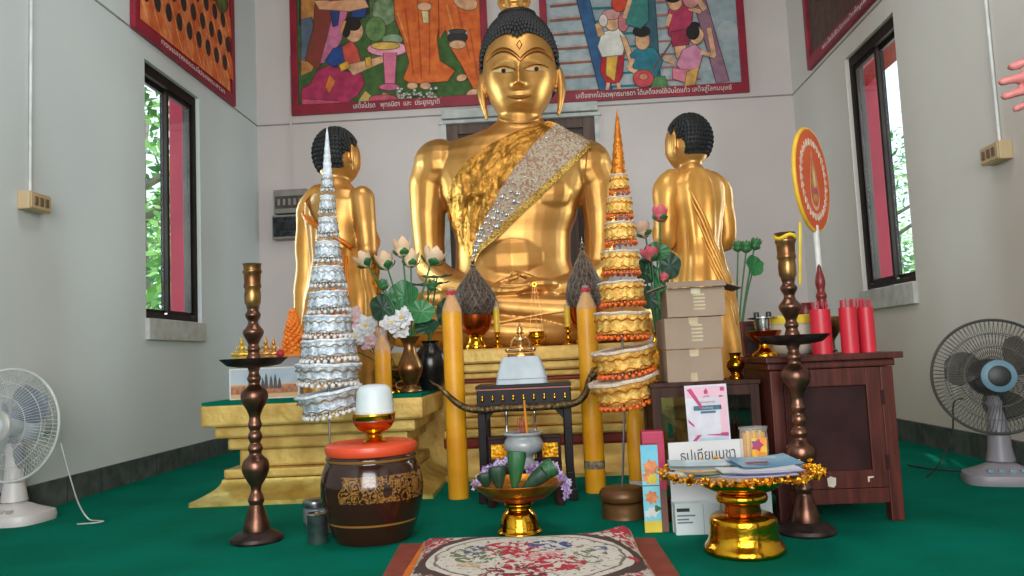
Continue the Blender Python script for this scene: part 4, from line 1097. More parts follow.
spire('gold_offering_spire', 'tall tapering gold tinsel spire of tiers hung with orange beads', (p.x, YO, .1125), ((624,411),(617,106)), to, YO, (o_lace, o_tin, o_trim, o_bead), tipprof(180,108,7.5,8), 2)

# ------------------------------------------------------------------ black altar table and what stands on it
YA = 3.44
pl_, pr_ = pos(475,384,YA), pos(571,380,YA); tz = .497; w = pr_.x-pl_.x; xm = (pl_.x+pr_.x)/2; kA = kp((xm,YA,.4))
t = thing('altar_table', 'black lacquered altar table with gold drops along its apron, in front of throne', 'table', (xm, YA+.14, 0))
y0_, dp = -.14, .28
build('tabletop', MB().box((0,0,tz-.008), (w,dp,.016)), black_lacquer, t, smooth=0, bevel=.003)
plabel(build('red_edge', MB().box((0,0,tz-.0185), (w*.98,dp*.98,.005)), mat('red_lacquer', (150,40,36), .35), t, smooth=0), 'thin red edge line')
ap = MB(); ap.box((0,y0_+.012,tz-.055), (w*.97,.02,.068)); ap.box((0,-y0_-.012,tz-.055), (w*.97,.02,.068)); ap.box((-w*.47,0,tz-.055), (.02,dp-.05,.068)); ap.box((w*.47,0,tz-.055), (.02,dp-.05,.068))
ap.box((0,y0_+.006,tz-.088), (w*1.0,.03,.012))
apo = build('apron', ap, black_lacquer, t, smooth=0, bevel=.002)
for i in range(9):
    x = -w*.43+i*w*.86/8
    build('gold_drop', MB().lathe(smoothprof_r([(.001,-.016),(.005,-.012),(.006,-.004),(.003,.004),(.0025,.012),(.001,.014)],2), (x,y0_-.001,tz-.056), 10), gold_shiny, apo)
for sx in (-1,1):
    for yy in (y0_+.02, -y0_-.02):
        lg = MB(); x = sx*(w/2-.022)
        pts = [(x,yy,tz-.09),(x,yy,.30),(x,yy,.12),(x+sx*.004,yy-.004,.05),(x+sx*.012,yy-.008,.0)]
        for a, c in zip(pts, pts[1:]): lg.box(((a[0]+c[0])/2,(a[1]+c[1])/2,(a[2]+c[2])/2), (.034,.034,a[2]-c[2]+.001))
        build('leg', lg, black_lacquer, t, smooth=0, bevel=.003)
    build('corner_bracket', MB().prism([(sx*(w/2-.039),y0_+.03,tz-.094),(sx*(w/2-.10),y0_+.03,tz-.094),(sx*(w/2-.075),y0_+.03,tz-.115),(sx*(w/2-.045),y0_+.03,tz-.15),(sx*(w/2-.039),y0_+.03,tz-.16)], (0,.012,0)), black_lacquer, apo, smooth=0, fixn=True)
# white cloth-covered stand + small figure
ps = pos(522,384,3.53); ks = kp(ps); wcl = mat('white_cloth', (196,206,212), .8, 0, (178,190,198), 10, .2)
b = MB(); n = 40; rows = []
for z, hw, hd in ((0,26,17),(9,24.5,16),(17,22,14),(24,19.5,12.5),(26.5,18.5,12),(27,17,11)):
    rows.append([])
    for j in range(n):
        a = 2*PI*j/n; c_, s_ = math.cos(a), math.sin(a); f = 1+.018*math.sin(5*a+1)*(1-z/30)
        rows[-1].append((math.copysign(abs(c_)**.35,c_)*hw*ks*f, math.copysign(abs(s_)**.35,s_)*hd*ks*f, z*ks))
vs = sum(rows, []); fs = []
for i in range(len(rows)-1):
    for j in range(n): fs.append((i*n+j,i*n+(j+1)%n,(i+1)*n+(j+1)%n,(i+1)*n+j))
fs.append(tuple((len(rows)-1)*n+j for j in range(n))); fs.append(tuple(reversed(range(n))))
cst = build('cloth_covered_stand', b.add(vs, fs), wcl, loc=(ps.x,ps.y,tz+.0005), smooth=50)
tag(cst, 'small stand draped in white cloth on the black altar table', 'stand')
build('trim_band', MB().tube([(math.copysign(abs(math.cos(a))**.35,math.cos(a))*25.3*ks, math.copysign(abs(math.sin(a))**.35,math.sin(a))*16.6*ks, 5*ks) for a in [2*PI*j/60 for j in range(60)]], .0016, 5, closed=True), mat('pale_blue_trim', (150,170,190), .6), cst)
fz = tz+.0005+27*ks
def small_figure(name, label, loc, s, group=None, m=gold_shiny, rz=0.0):
    # a small seated figure about 1 unit (s metres) tall
    t = thing(name, label, 'figurine', loc, rz, group)
    build('base', MB().lathe(smoothprof_r([(.001,0),(.38,0),(.41,.02),(.36,.05),(.38,.085),(.001,.085)],2), n=24, sy=.7), m, t)
    b = MB()
    b.limb([((-.10,0,.20),.10),((-.36,-.10,.19),.085),((0,-.24,.17),.055),((.12,-.22,.17),.04)], 10); b.limb([((.10,0,.20),.10),((.36,-.10,.19),.085),((.02,-.22,.22),.055),((-.12,-.2,.22),.04)], 10)
    b.lathe(smoothprof_r([(.14,.12),(.10,.24),(.095,.31),(.14,.45),(.13,.53),(.05,.58),(.045,.62)],3), n=16, sy=.72)
    for sx in (-1,1): b.limb([((sx*.15,0,.52),.05),((sx*.27,.0,.37),.038),((sx*.26,-.09,.25),.034),((sx*.07,-.24,.21),.028)], 8)
    b.ball((0,-.01,.685),(.085,.09,.105),12); b.ball((0,-.10,.68),(.018,.02,.03),6)
    for sx in (-1,1): b.limb([((sx*.088,0,.70),.016),((sx*.095,0,.62),.014)], 6)
    bo = build('body', b, m, t); 
    build('crown', MB().lathe(smoothprof_r([(.09,.73),(.085,.77),(.06,.80),(.065,.82),(.035,.88),(.018,.94),(.001,1.0)],2), n=14), m, t)
    t.scale = (s,s,s); return t
rose = mat('rose_gold', (244,200,140), .2, .9, (216,160,96), 14)
small_figure('seated_figurine', 'small shiny seated figure with pointed crown on the white cloth stand', (ps.x+.001,ps.y,fz), .155, None, rose)
# naga rail
YN = YA-.028
pts = [(438,386),(445,392),(452,399),(460,405),(470,409),(485,410),(505,408),(530,407.5),(552,406),(566,404.5),(577,402),(584,396),(587,389),(588.5,382),(591,376.5)]
r_ = [1.4,2.4,3,3.4,3.6,3.7,3.7,3.7,3.7,3.7,3.6,3.4,3.2,3.1,3.0]
base = pos(515,408,YN); kN = kp(base)
nag = thing('naga_rail', 'bronze serpent with raised head lying along the front of the black altar table', 'ornament', tuple(base))
PN = [pos(x,y,YN)-base for x, y in pts]
PS = smoothprof([tuple(p) for p in PN], 4); RS = [q[0]*kN for q in smoothprof([(r,0) for r in r_], 4)]
naga_m = mat('naga_bronze', (122,100,66), .38, .8, (62,48,32), 60, .6, 110)
build('body', MB().tube(PS, RS, 12), naga_m, nag)
sc_ = MB()
for i in range(8, len(PS)-6, 1):
    c = Vector(PS[i]); sc_.tube([c+Vector((0,-RS[i]*1.03*math.sin(a), RS[i]*1.03*math.cos(a))) for a in [PI*q/8 for q in range(9)]], .0011, 4)
build('scale_ridges', sc_, naga_m, nag)
hd = PN[-1]; hb = MB()
hb.limb([(hd,3.4*kN),(hd+Vector((6*kN,-.002,2.4*kN)),2.8*kN),(hd+Vector((11.5*kN,-.004,2.2*kN)),1.5*kN)], 10)
hb.limb([(hd+Vector((3*kN,0,-2.5*kN)),1.6*kN),(hd+Vector((10*kN,-.003,-2.4*kN)),1.0*kN)], 8)
build('head', hb, naga_m, nag)
build('crest', MB().tube([hd+Vector((0,0,2*kN)),hd+Vector((2*kN,0,7*kN)),hd+Vector((7*kN,0,9.5*kN)),hd+Vector((9*kN,0,11*kN))], [2*kN,1.7*kN,1*kN,.3*kN], 8), naga_m, nag)
build('tail_tip', MB().tube([PN[0],PN[0]+Vector((-5*kN,0,3*kN)),PN[0]+Vector((-8*kN,0,6*kN))], [1.4*kN,1.0*kN,.3*kN], 8), naga_m, nag)

# low incense table under the altar table
YI = 3.36
li, ri = pos(487,466,YI), pos(562,464,YI); wi = ri.x-li.x; xi = (li.x+ri.x)/2; zi = .165
it = thing('incense_table', 'low dark carved table with gold panels under the black altar table', 'table', (xi,YI+.06,0))
build('tabletop', MB().box((0,0,zi-.012), (wi,.17,.024)), wooddark, it, smooth=0, bevel=.003)
for sx in (-1,1):
    rail = MB().box((sx*wi*.34,.06,zi+.05), (wi*.32,.04,.10)); rail.box((sx*wi*.37,.06,zi+.105), (wi*.26,.05,.014))
    ro = build('step_block', rail, wooddark, it, smooth=0, bevel=.003)
    build('gold_panel', MB().box((sx*wi*.35,.038,zi+.048), (wi*.22,.006,.062)), gold_foil, ro, smooth=0, bevel=.002)
build('apron', MB().box((0,-.06,zi-.045), (wi*.94,.014,.04)), wooddark, it, smooth=0, bevel=.003)
for sx in (-1,1):
    for yy in (-.062,.062): build('leg', MB().tube([(sx*wi*.44,yy,zi-.025),(sx*wi*.46,yy-.004,.08),(sx*wi*.43,yy,.03),(sx*wi*.47,yy-.006,.0)], [.018,.016,.013,.017], 8), wooddark, it)
# incense pot
kI = kp((xi,YI,zi)); pi_ = pos(524.5,468,YI+.0)
cel = mat('grey_celadon', (172,178,180), .3, 0, (150,156,160), 20, coat=.4)
ip = thing('incense_pot', 'grey glazed incense pot full of sticks on the low carved table', 'incense pot', (pi_.x,YI-.0+.006,zi+.0005))
build('pot', MB().lathe(smoothprof_r([(.001,0),(13*kI,0),(13.5*kI,.008),(10*kI,.02),(8.5*kI,.034),(12*kI,.046),(18*kI,.062),(20*kI,.085),(18.5*kI,.105),(16.5*kI,.115),(17.5*kI,.123),(20*kI,.128),(20*kI,.136),(17*kI,.137),(16*kI,.125),(.001,.124)],3), n=44), cel, ip)
build('ash', MB().lathe([(.001,.130),(16.4*kI,.128),(16.4*kI,.120),(.001,.120)], n=28), mat('ash', (110,100,94), .95), ip)
rs = random.Random(5); stm = mat('incense_red', (190,50,54), .6, 0, (150,30,40), 10); zt_ = zi+.128
for i in range(12):
    a = rs.uniform(0,6.28); r0 = rs.uniform(.01,.05); l = rs.uniform(.035,.075)
    o = tag(build('incense_stick', MB().tube([(0,0,-.012),(rs.uniform(-.012,.012),rs.uniform(-.01,.01),l)], .0016, 5), stm, loc=(pi_.x+r0*math.cos(a), YI+.006+r0*.8*math.sin(a), zt_)), 'short red incense stick stub standing in the grey incense pot', 'incense stick', 'red incense stubs in the pot')
pc = pos(527.5,436,YI-.03); ot = tag(build('incense_stick', MB().tube([(0,0,-.012),(-.004,-.002,.062),(-.007,0,.142)], [.0058,.0055,.0045], 8), mat('orange_wax', (232,146,40), .5), loc=(pc.x,YI-.03,zt_)), 'thin orange taper standing in the front of the grey incense pot', 'taper candle')
for x, nm in ((507,'left'),(535.5,'right')):
    q = pos(x,433,YI+.105); zc_ = zi+.0; kq = kp(q)
    tb = thing('silver_candlestick', 'slim silver candlestick behind the %s side of the grey incense pot' % nm, 'candlestick', (q.x,YI+.105,zc_+.0005))
    P = [(.02,0),(.02,.006),(.007,.014),(.006,.10),(.009,.108),(.006,.116),(.0055,.19),(.009,.20),(.007,.212),(.0075,.232),(.011,.242),(.009,.25),(.001,.25)]
    build('stem', MB().lathe([(.001,0)]+P, n=16), silver, tb)
    build('drip_cup', MB().lathe([(.001,.25),(.010,.251),(.013,.262),(.011,.262),(.001,.256)], n=16), silver, tb)

# footed bowl with leaf cones and orchids
p = flo(520, 533); FX, FY = p.x, p.y; kf = kp((FX,FY,.1)); 
fb = thing('footed_bowl', 'gold footed offering bowl behind the tapestry cushion, holding green leaf cones', 'bowl', (FX,FY,0)); YB_ = 537
build('foot', MB().lathe([(.001,0)]+smoothprof_r(pxprof([(22,537),(22.5,535),(20,532),(18.5,524),(15.5,517),(12,513),(12,510)], YB_, kf),3)+[(.001,27.5*kf)], n=40), gold_dull if False else gold_shiny, fb)
build('stem_ring', MB().lathe(smoothprof_r(pxprof([(11,512),(14,510),(14.5,508),(13,506),(15,505)], YB_, kf),3), n=36), gold_shiny, fb)
bz = lambda y: (YB_-y)*kf
build('dish', MB().lathe([(.001,bz(506))]+smoothprof_r(pxprof([(14,506),(25,502),(34,497.5),(41,492.5),(46,487),(46.5,486)], YB_, kf),3)+[(45,bz(486))][:0]+[(45*kf,bz(486)+.001),(40*kf,bz(491)),(30*kf,bz(495)),(.001,bz(497))], n=56), mat('gold_satin_metal', (222,150,50), .32, .85, (170,100,30), 12), fb)
plabel(build('red_band', MB().lathe([(26*kf,bz(502.6)),(33*kf,bz(499.2)),(33.6*kf,bz(498.6)),(26.5*kf,bz(501))], n=48), mat('red_lacquer', (170,50,30), .3), fb), 'red lacquer band under the dish')
leafg = mat('banana_leaf', (44,104,58), .4, 0, (28,78,42), 3, .2, 40, stretch=(30,30,2)); leafd = mat('banana_leaf_dark', (36,72,50), .45, 0, (22,52,36), 3, .2, 40, stretch=(30,30,2))
def cone(c, d, ln, r, m, label):
    t = MB(); d = Vector(d).normalized(); R = Vector((0,0,1)).rotation_difference(d).to_matrix().to_4x4()
    t.lathe([(.001,0),(r*.30,.002),(r*.62,ln*.3),(r*.9,ln*.62),(r,ln*.88),(r*.92,ln),(r*.6,ln*.93),(.001,ln*.8)], (0,0,0), 20, M=R, mod=lambda a,z: 1+.10*math.cos(2*a)+.05*math.cos(a))
    return tag(build('leaf_cone', t, m, loc=c), label, 'leaf cone', 'folded leaf cones in the footed bowl')
zb_ = bz(495)
cone((FX-.01,FY-.05,zb_+.012), (.10,.05,1), .128, .030, leafg, 'tall bright green folded leaf cone standing upright in the middle of the bowl')
cone((FX-.062,FY-.055,zb_+.014), (-.10,.02,1), .078, .028, leafd, 'dark folded leaf cone left of the tall upright one in the bowl')
cone((FX-.105,FY-.03,zb_+.018), (-.25,.05,1), .05, .026, leafd, 'short dark leaf cone at the left rim of the bowl')
cone((FX+.02,FY-.06,zb_+.012), (.75,-.05,.55), .095, .026, leafd, 'leaf cone lying over to the right at the bowl front')
cone((FX+.035,FY-.02,zb_+.03), (.9,.1,.5), .11, .03, leafg, 'green leaf cone lying along the right rim of the bowl')
orch = [mat('orchid_purple', (150,124,166), .6, 0, (122,92,142), 40), mat('orchid_pale', (206,190,218), .6, 0, (180,160,200), 40)]
def orchids(label, pts, n, seed):
    rnd = random.Random(seed); b = MB()
    c0 = Vector(pts[0])
    for i in range(n):
        t = i/(n-1); q = interp([(j/(len(pts)-1),)+tuple(p) for j, p in enumerate(pts)], t); c = Vector(q)+Vector((rnd.uniform(-.012,.012), rnd.uniform(-.02,.02), rnd.uniform(-.014,.014)))-c0
        ax_ = Vector((rnd.uniform(-.6,.6), -1, rnd.uniform(-.2,.9))).normalized(); u = ax_.orthogonal().normalized(); v = ax_.cross(u); b.cur = 0 if rnd.random() < .5 else 1
        for j in range(5):
            a = j*1.2566+rnd.random(); d = u*math.cos(a)+v*math.sin(a); e = ax_.cross(d); s = rnd.uniform(.011,.016)
            b.poly([c, c+d*s*.5+e*s*.32+ax_*.002, c+d*s+ax_*.003, c+d*s*.5-e*s*.32+ax_*.002])
        b.cur = 0; b.ball(c+ax_*.003, .003, 6)
    o = build('orchid_spray', b, orch, loc=c0, smooth=0); st = MB().tube([Vector(p)-c0 for p in pts], .0022, 6)
    build('stem', st, leafg, o); return tag(o, label, 'flowers', 'orchid sprays in the footed bowl')
orchids('purple and white orchid spray along the back left of the footed bowl', [(FX-.145,FY-.03,bz(489)),(FX-.12,FY+.03,bz(478)),(FX-.07,FY+.05,bz(472)),(FX-.03,FY+.05,bz(467))], 46, 1)
orchids('purple orchid spray hanging over the right rim of the footed bowl', [(FX+.03,FY+.05,bz(477)),(FX+.08,FY+.05,bz(475)),(FX+.13,FY+.02,bz(476)),(FX+.165,FY-.01,bz(484)),(FX+.175,FY-.04,bz(499))], 60, 2)

# ------------------------------------------------------------------ things on the throne ledge in front of the statue
TZ = .665; YE = 4.50
weave = mat('grey_brown_weave', (92,78,70), .6, .1, (48,40,38), 60, .6, 120, lo=.42, hi=.58)
def dome_tray(x, ytip, ymid, ybot, rpx, label, Y, full=True):
    q = pos(x, ybot, Y); k = kp(q); q.z = TZ
    t = thing('offering_tray', label+' standing on the throne ledge', 'offering stand', (q.x,Y,TZ), 0, None)
    yb = ybot
    build('foot', MB().lathe([(.001,0)]+smoothprof_r(pxprof([(11,yb),(11,yb-3),(8.5,yb-7),(7,yb-11),(8,yb-14)], yb, k),3)+[(.001,14*k)], n=32), gold_shiny, t)
    zd = 14*k
    build('dish', MB().lathe([(.001,zd)]+smoothprof_r([(8*k,zd),(14*k,zd+6*k),(16.5*k,zd+14*k),(17.5*k,zd+23*k)],3)+[(16*k,zd+23*k),(.001,zd+20*k)], n=40), orange_satin if False else mat('red_gold_dish', (196,96,36), .25, .9, (150,56,20), 12), t)
    zc_ = (yb-ymid)*k; h = (ymid-ytip)*k; R = rpx*k
    c = thing('woven_cover', label.replace('gold footed tray under the ', 'pointed grey woven dome cover, ').replace(' woven dome','',1) if False else ('pointed grey woven dome cover with silver tip, beside the %s tall yellow candle' % ('left' if 'left' in label else 'right')), 'food cover', (q.x,Y,TZ+zc_), 0, None)
    prof = smoothprof_r([(R*.86,-.012),(R*.98,h*.08),(R*1.0,h*.2),(R*.88,h*.36),(R*.6,h*.54),(R*.30,h*.70),(R*.12,h*.80),(R*.08,h*.84),(.001,h*.86)],4)
    build('cover', MB().lathe(prof, n=40), weave, c)
    cw = MB()
    for s in (-1,1):
        for i in range(18):
            pts = []
            for j in range(16):
                f = j/15*(len(prof)-6); a_, b_ = prof[int(f)], prof[min(int(f)+1,len(prof)-1)]; u = f-int(f); r = a_[0]*(1-u)+b_[0]*u; z = a_[1]*(1-u)+b_[1]*u
                aa = 2*PI*i/18+s*j*.09; pts.append((r*1.005*math.cos(aa), r*1.005*math.sin(aa), z))
            cw.tube(pts, .0022, 4)
    build('lattice', cw, mat('weave_light', (140,120,100), .5, .3, (104,88,74), 30), c)
    build('finial', MB().lathe(smoothprof_r([(R*.10,h*.82),(R*.16,h*.85),(R*.06,h*.88),(R*.10,h*.92),(R*.03,h*.95),(.001,h*1.02)],2), n=14), silver, c)
    return t
YF_ = 4.44
dome_tray(476, 249, 305, 341, 22.5, 'gold footed tray under the left woven dome', YF_)
dome_tray(587, 232, 303, 339, 19, 'gold footed tray under the right woven dome', YF_)
def small_candle(x, ytop, ymid, ybot, label, Y):
    q = pos(x, ybot, Y); k = kp(q)
    t = thing('gold_candlestick', 'little gold candlestick at the throne edge, '+label, 'candlestick', (q.x,Y,TZ))
    H = (ybot-ymid)*k
    build('stem', MB().lathe([(.001,0)]+smoothprof_r([(5*k,0),(5.2*k,.006),(2*k,.02),(3*k,H*.35),(1.6*k,H*.5),(3.2*k,H*.7),(2*k,H*.82),(3.4*k,H*.97)],3)+[(.001,H)], n=20), gold_shiny, t)
    c = thing('small_candle', 'small yellow candle with clear cap, '+label, 'candle', (q.x,Y,TZ+H), 0)
    L_ = (ymid-ytop)*k
    build('wax', MB().lathe([(.001,0),(3*k,0),(3.2*k,L_*.75),(2.2*k,L_*.82),(.001,L_*.84)], n=16), wax_pale, c)
    build('clear_cap', MB().lathe([(3.3*k,L_*.72),(2.8*k,L_*.84),(1.0*k,L_*1.0),(.001,L_*1.0)], n=12), mat('clear_wrap', (225,215,205), .2, alpha=.28), c)
small_candle(497.5, 295, 326, 342, 'right of the left woven dome', 4.40)
small_candle(568.5, 296, 322, 340, 'left of the right tall yellow candle', 4.40)
# little hanging censer bowl
q = pos(537, 341, 4.43); k = kp(q)
t = thing('censer_bowl', 'small gold censer bowl with thin chains at the throne edge in the middle', 'censer', (q.x,4.43,TZ))
build('bowl', MB().lathe([(.001,0)]+smoothprof_r([(6*k,0),(5*k,.012),(4*k,.022),(8*k,.035),(9.5*k,.055),(7.5*k,.075),(8.5*k,.082)],3)+[(7*k,.080),(.001,.06)], n=32), gold_shiny, t)
for x0 in (-.03,.0,.03): build('chain', MB().tube([(x0*1.2,-.01*abs(x0)/.03,.08),(x0*.7,0,.25),(x0*.25,.0,.335)], .0012, 5), brass, t)
build('chain_ring', MB().tube([(.011*math.cos(a), 0, .344+.011*math.sin(a)) for a in [2*PI*i/16 for i in range(16)]], .002, 5, closed=True), gold_shiny, t)
# ------------------------------------------------------------------ wooden cupboard on the right
paper = mat('white_paper', (214,216,218), .7, 0, (204,206,208), 5)
ink = mat('black_ink', (46,46,50), .7)
fl_, fr_ = flo(778,525), flo(905,521)
CX0, CX1, CY0, CY1 = .762, 1.182, 2.84, 3.27; CZ = .575
cw = CX1-CX0; cxm = (CX0+CX1)/2; cym = (CY0+CY1)/2
t = thing('wooden_cupboard', 'red-brown wooden cupboard with one dark panelled door on the right of the altar', 'cupboard', (cxm,cym,0))
hw, hd = cw/2, (CY1-CY0)/2
build('top', MB().box((.005,-.01,CZ-.011), (cw+.045,CY1-CY0+.04,.022)), woodred, t, smooth=0, bevel=.004)
build('top_moulding', MB().box((0,0,CZ-.035), (cw+.015,CY1-CY0+.01,.026)), woodred, t, smooth=0, bevel=.006)
for sx in (-1,1):
    for sy in (-1,1): build('leg', MB().box((sx*(hw-.022),sy*(hd-.022),(CZ-.05)/2), (.044,.044,CZ-.05)), woodred, t, smooth=0, bevel=.004)
    build('side_panel', MB().box((sx*(hw-.012),0,.31), (.016,CY1-CY0-.088,.44)), woodred, t, smooth=0)
build('back_panel', MB().box((0,hd-.012,.31), (cw-.088,.016,.44)), wooddark, t, smooth=0)
build('bottom_board', MB().box((0,0,.095), (cw-.03,CY1-CY0-.03,.02)), woodred, t, smooth=0)
build('bottom_rail', MB().box((0,-hd+.014,.088), (cw-.088,.024,.05)), woodred, t, smooth=0, bevel=.002)
dz0, dz1 = .115, CZ-.05; dwx = cw-.09
fr = MB(); st = .05
fr.box((-dwx/2+st/2,-hd+.010,(dz0+dz1)/2), (st,.022,dz1-dz0)); fr.box((dwx/2-st/2,-hd+.010,(dz0+dz1)/2), (st,.022,dz1-dz0)); fr.box((0,-hd+.010,dz0+.03), (dwx-2*st,.022,.06)); fr.box((0,-hd+.010,dz1-.03), (dwx-2*st,.022,.06))
door = build('door', fr, woodred, t, smooth=0, bevel=.002)
build('door_panel', MB().box((0,-hd+.017,(dz0+dz1)/2), (dwx-2*st+.006,.008,dz1-dz0-.114)), wooddark, door, smooth=0)
build('door_knob', MB().lathe(smoothprof_r([(.001,0),(.008,.0),(.006,.008),(.012,.014),(.011,.02),(.001,.022)],2), (-dwx/2+st*.5,-hd-.001,(dz0+dz1)/2+.03), 16, M=Matrix.Rotation(PI/2,4,'X')), silver, door)
build('keyhole_plate', MB().lathe([(.001,0),(.007,0),(.006,.004),(.001,.005)], (-dwx/2+st*.5,-hd-.001,(dz0+dz1)/2+.10), 14, M=Matrix.Rotation(PI/2,4,'X')), brass, door)
for z in (.2,.42): build('hinge', MB().box((dwx/2+.002,-hd-.002,z), (.012,.006,.05)), wooddark, door, smooth=0)
stick = mat('torn_sticker', (206,198,180), .8)
build('torn_sticker', MB().prism([(-.04,-hd-.0015,.125),(-.022,-hd-.0015,.120),(-.014,-hd-.0015,.128),(-.012,-hd-.0015,.152),(-.03,-hd-.0015,.158),(-.042,-hd-.0015,.152)], (0,-.001,0)), stick, door, smooth=0, fixn=True)
build('torn_sticker', MB().prism([(.095,-hd-.0015,.135),(.10,-hd-.0015,.135),(.10,-hd-.0015,.147),(.115,-hd-.0015,.149),(.115,-hd-.0015,.154),(.095,-hd-.0015,.153)], (0,-.001,0)), stick, door, smooth=0, fixn=True)

# ---- things on the cupboard
def on_cup(x, y, Y): q = pos(x, y, Y); return q, kp(q)
redp = mat('red_plastic_tube', (206,42,60), .4, 0, (190,32,50), 5); redd = mat('red_slat', (186,30,52), .5)
def tube_cup(x, yt, Y, rpx, label):
    q, k = on_cup(x, 343, Y); h = (343-yt)*k; r = rpx*k
    t = thing('red_tube', label, 'container', (q.x,Y,CZ), 0, 'red tubes of fortune sticks on the cupboard')
    build('tube', MB().lathe([(.001,0),(r,0),(r,h*.86),(r*.92,h*.86),(r*.90,.006),(.001,.006)], n=24), redp, t)
    for i in range(9):
        a = 2*PI*i/9; build('slat', MB().box((math.cos(a)*r*.68,math.sin(a)*r*.68,h*.5+.003), (.006,.0025,h*.98+.004*math.sin(i*2.3))), redd, t, smooth=0) if i < 7 else None
tube_cup(822, 291, 2.95, 10, 'single red tube of flat sticks beside the bronze candle stand on the cupboard')
tube_cup(850, 290, 2.92, 8.5, 'leftmost of three red tubes of flat sticks standing together on the cupboard')
tube_cup(860.5, 290, 3.0, 8, 'middle red tube at the back of the three on the cupboard')
tube_cup(868, 291, 2.93, 7.5, 'rightmost of three red tubes at the cupboard corner')
# white tub with yellow rim
q, k = on_cup(792, 341, 3.12)
t = thing('plastic_tub', 'cloudy white plastic tub with yellow rim behind the candle stand on the cupboard', 'tub', (q.x,3.12,CZ))
cloudy = mat('cloudy_plastic', (206,198,184), .4, 0, (190,180,164), 8)
build('tub', MB().lathe([(.001,0)]+smoothprof_r([(17*k,0),(22*k,.02),(24*k,.07),(23*k,.12)],3)+[(.001,.12)], n=36), cloudy, t)
plabel(build('rim', MB().lathe([(21*k,.118),(24.5*k,.118),(24.5*k,.146),(22*k,.150),(.001,.149)], n=36), mat('yellow_plastic', (236,206,60), .4), t), 'yellow rim')
# gold phan + silver cup
q, k = on_cup(762, 346, 3.08)
t = thing('gold_stemmed_dish', 'small gold stemmed dish holding a silver cup on the left of the cupboard', 'dish', (q.x+.01,3.08,CZ))
build('foot', MB().lathe([(.001,0)]+smoothprof_r([(13*k,0),(12*k,.012),(6*k,.03),(5*k,.045)],3)+[(.001,.045)], n=32), gold_shiny, t)
build('dish', MB().lathe([(.001,.045)]+smoothprof_r([(6*k,.045),(13*k,.065),(18*k,.095)],3)+[(16*k,.097),(.001,.078)], n=36), mat('red_gold_dish', (196,96,36), .25, .9, (150,56,20), 12), t)
t = thing('silver_cup', 'small silver cup with flat rim and two dark knobs in the gold stemmed dish', 'cup', (q.x+.01,3.08,CZ+.0785))
build('cup', MB().lathe([(.001,0)]+smoothprof_r([(6*k,0),(8*k,.02),(9*k,.06)],3)+[(15*k,.064),(15*k,.068),(.001,.068)], n=32), silver, t)
for sx in (-1,1): build('knob', MB().lathe([(.001,.068),(3*k,.068),(2.6*k,.088),(.001,.09)], (sx*6*k,0,0), 14), mat('dark_knob', (44,52,48), .4), t)
# dark framed photo behind
q, k = on_cup(748, 338, 3.2)
t = thing('framed_picture', 'small dark wooden picture frame leaning at the left rear of the cupboard', 'picture frame', (q.x+.035,3.225,CZ), .15)
M_ = Matrix.Rotation(-.12,4,'X')
b = MB()
for c, d in (((-.045,0,.07),(.016,.014,.14)),((.045,0,.07),(.016,.014,.14)),((0,0,.132),(.074,.014,.016)),((0,0,.008),(.074,.014,.016))): b.box(M_ @ Vector(c), d, M=M_)
build('frame', b, woodred, t, smooth=0, bevel=.002)
build('picture', MB().box(M_ @ Vector((0,.002,.07)), (.074,.006,.108), M=M_), mat('dark_picture', (70,56,50), .4, 0, (40,36,36), 20), t, smooth=0)
# wood lotus-bud finial, red cup, gold bowl
q, k = on_cup(821, 292, 3.14)
t = thing('wooden_finial', 'turned red wooden post with bud-shaped tip behind the single red tube', 'ornament', (q.x,3.14,CZ))
Hf = pos(821,264,3.14).z-CZ
build('post', MB().lathe([(.001,0)]+smoothprof_r([(.024,0),(.024,.02),(.012,.05),(.014,Hf*.45),(.021,Hf*.52),(.017,Hf*.60),(.021,Hf*.64),(.014,Hf*.70),(.019,Hf*.78),(.017,Hf*.84),(.010,Hf*.92),(.007,Hf*.97),(.001,Hf)],3), n=24), mat('maroon_paint', (124,34,34), .35, 0, (96,24,26), 8), t)
q, k = on_cup(806, 300, 3.2)
t = thing('red_cup', 'small dark red lacquer cup peeking out beside the wooden post', 'cup', (q.x,3.22,CZ))
build('body', MB().lathe([(.001,0),(.032,0),(.030,.13),(.036,.15),(.036,.165),(.034,.19),(.038,.20),(.03,.20),(.001,.185)], n=28), MATS['maroon_paint'], t)
q, k = on_cup(831, 330, 3.18)
t = thing('brass_bowl', 'small brass bowl behind the single red tube on the cupboard', 'bowl', (q.x-.005,3.19,CZ))
build('bowl', MB().lathe([(.001,0)]+smoothprof_r([(.03,0),(.02,.02),(.02,.05),(.04,.08),(.055,.12),(.056,.14)],3)+[(.05,.14),(.001,.085)], n=32), brass, t)
# long-handled talipot fan
YT2 = 3.20; c = pos(813,180,YT2); kt = kp(c)
t = thing('ceremonial_fan', 'round orange ceremonial fan with white flower wreath on a white pole', 'ceremonial fan', (c.x-.004,YT2,CZ))
c = Vector((0,0,c.z-CZ)); R = 51*kt
build('pole_base', MB().lathe([(.001,0),(.045,0),(.045,.012),(.016,.03),(.001,.03)], n=24), woodred, t)
build('pole', MB().tube([(0,0,.02),(0,0,c.z-R*.9)], .0115, 14), white_plastic, t)
ang = 0.95
Rz = Matrix.Translation(c) @ Matrix.Rotation(ang,4,'Z') @ Matrix.Rotation(PI/2,4,'X') @ Matrix.Rotation(.06,4,'Z')      # local xy = face, +z toward viewer side
fo = mat('fan_orange', (224,96,44), .6, 0, (206,80,32), 6); fyl = mat('fan_yellow', (240,190,50), .5); fwh = mat('fan_wreath_white', (226,208,198), .6, 0, (214,160,130), 40); fgo = mat('fan_gold', (222,170,80), .5, .2, (190,120,60), 40); fpk = mat('fan_pink', (210,90,110), .6)
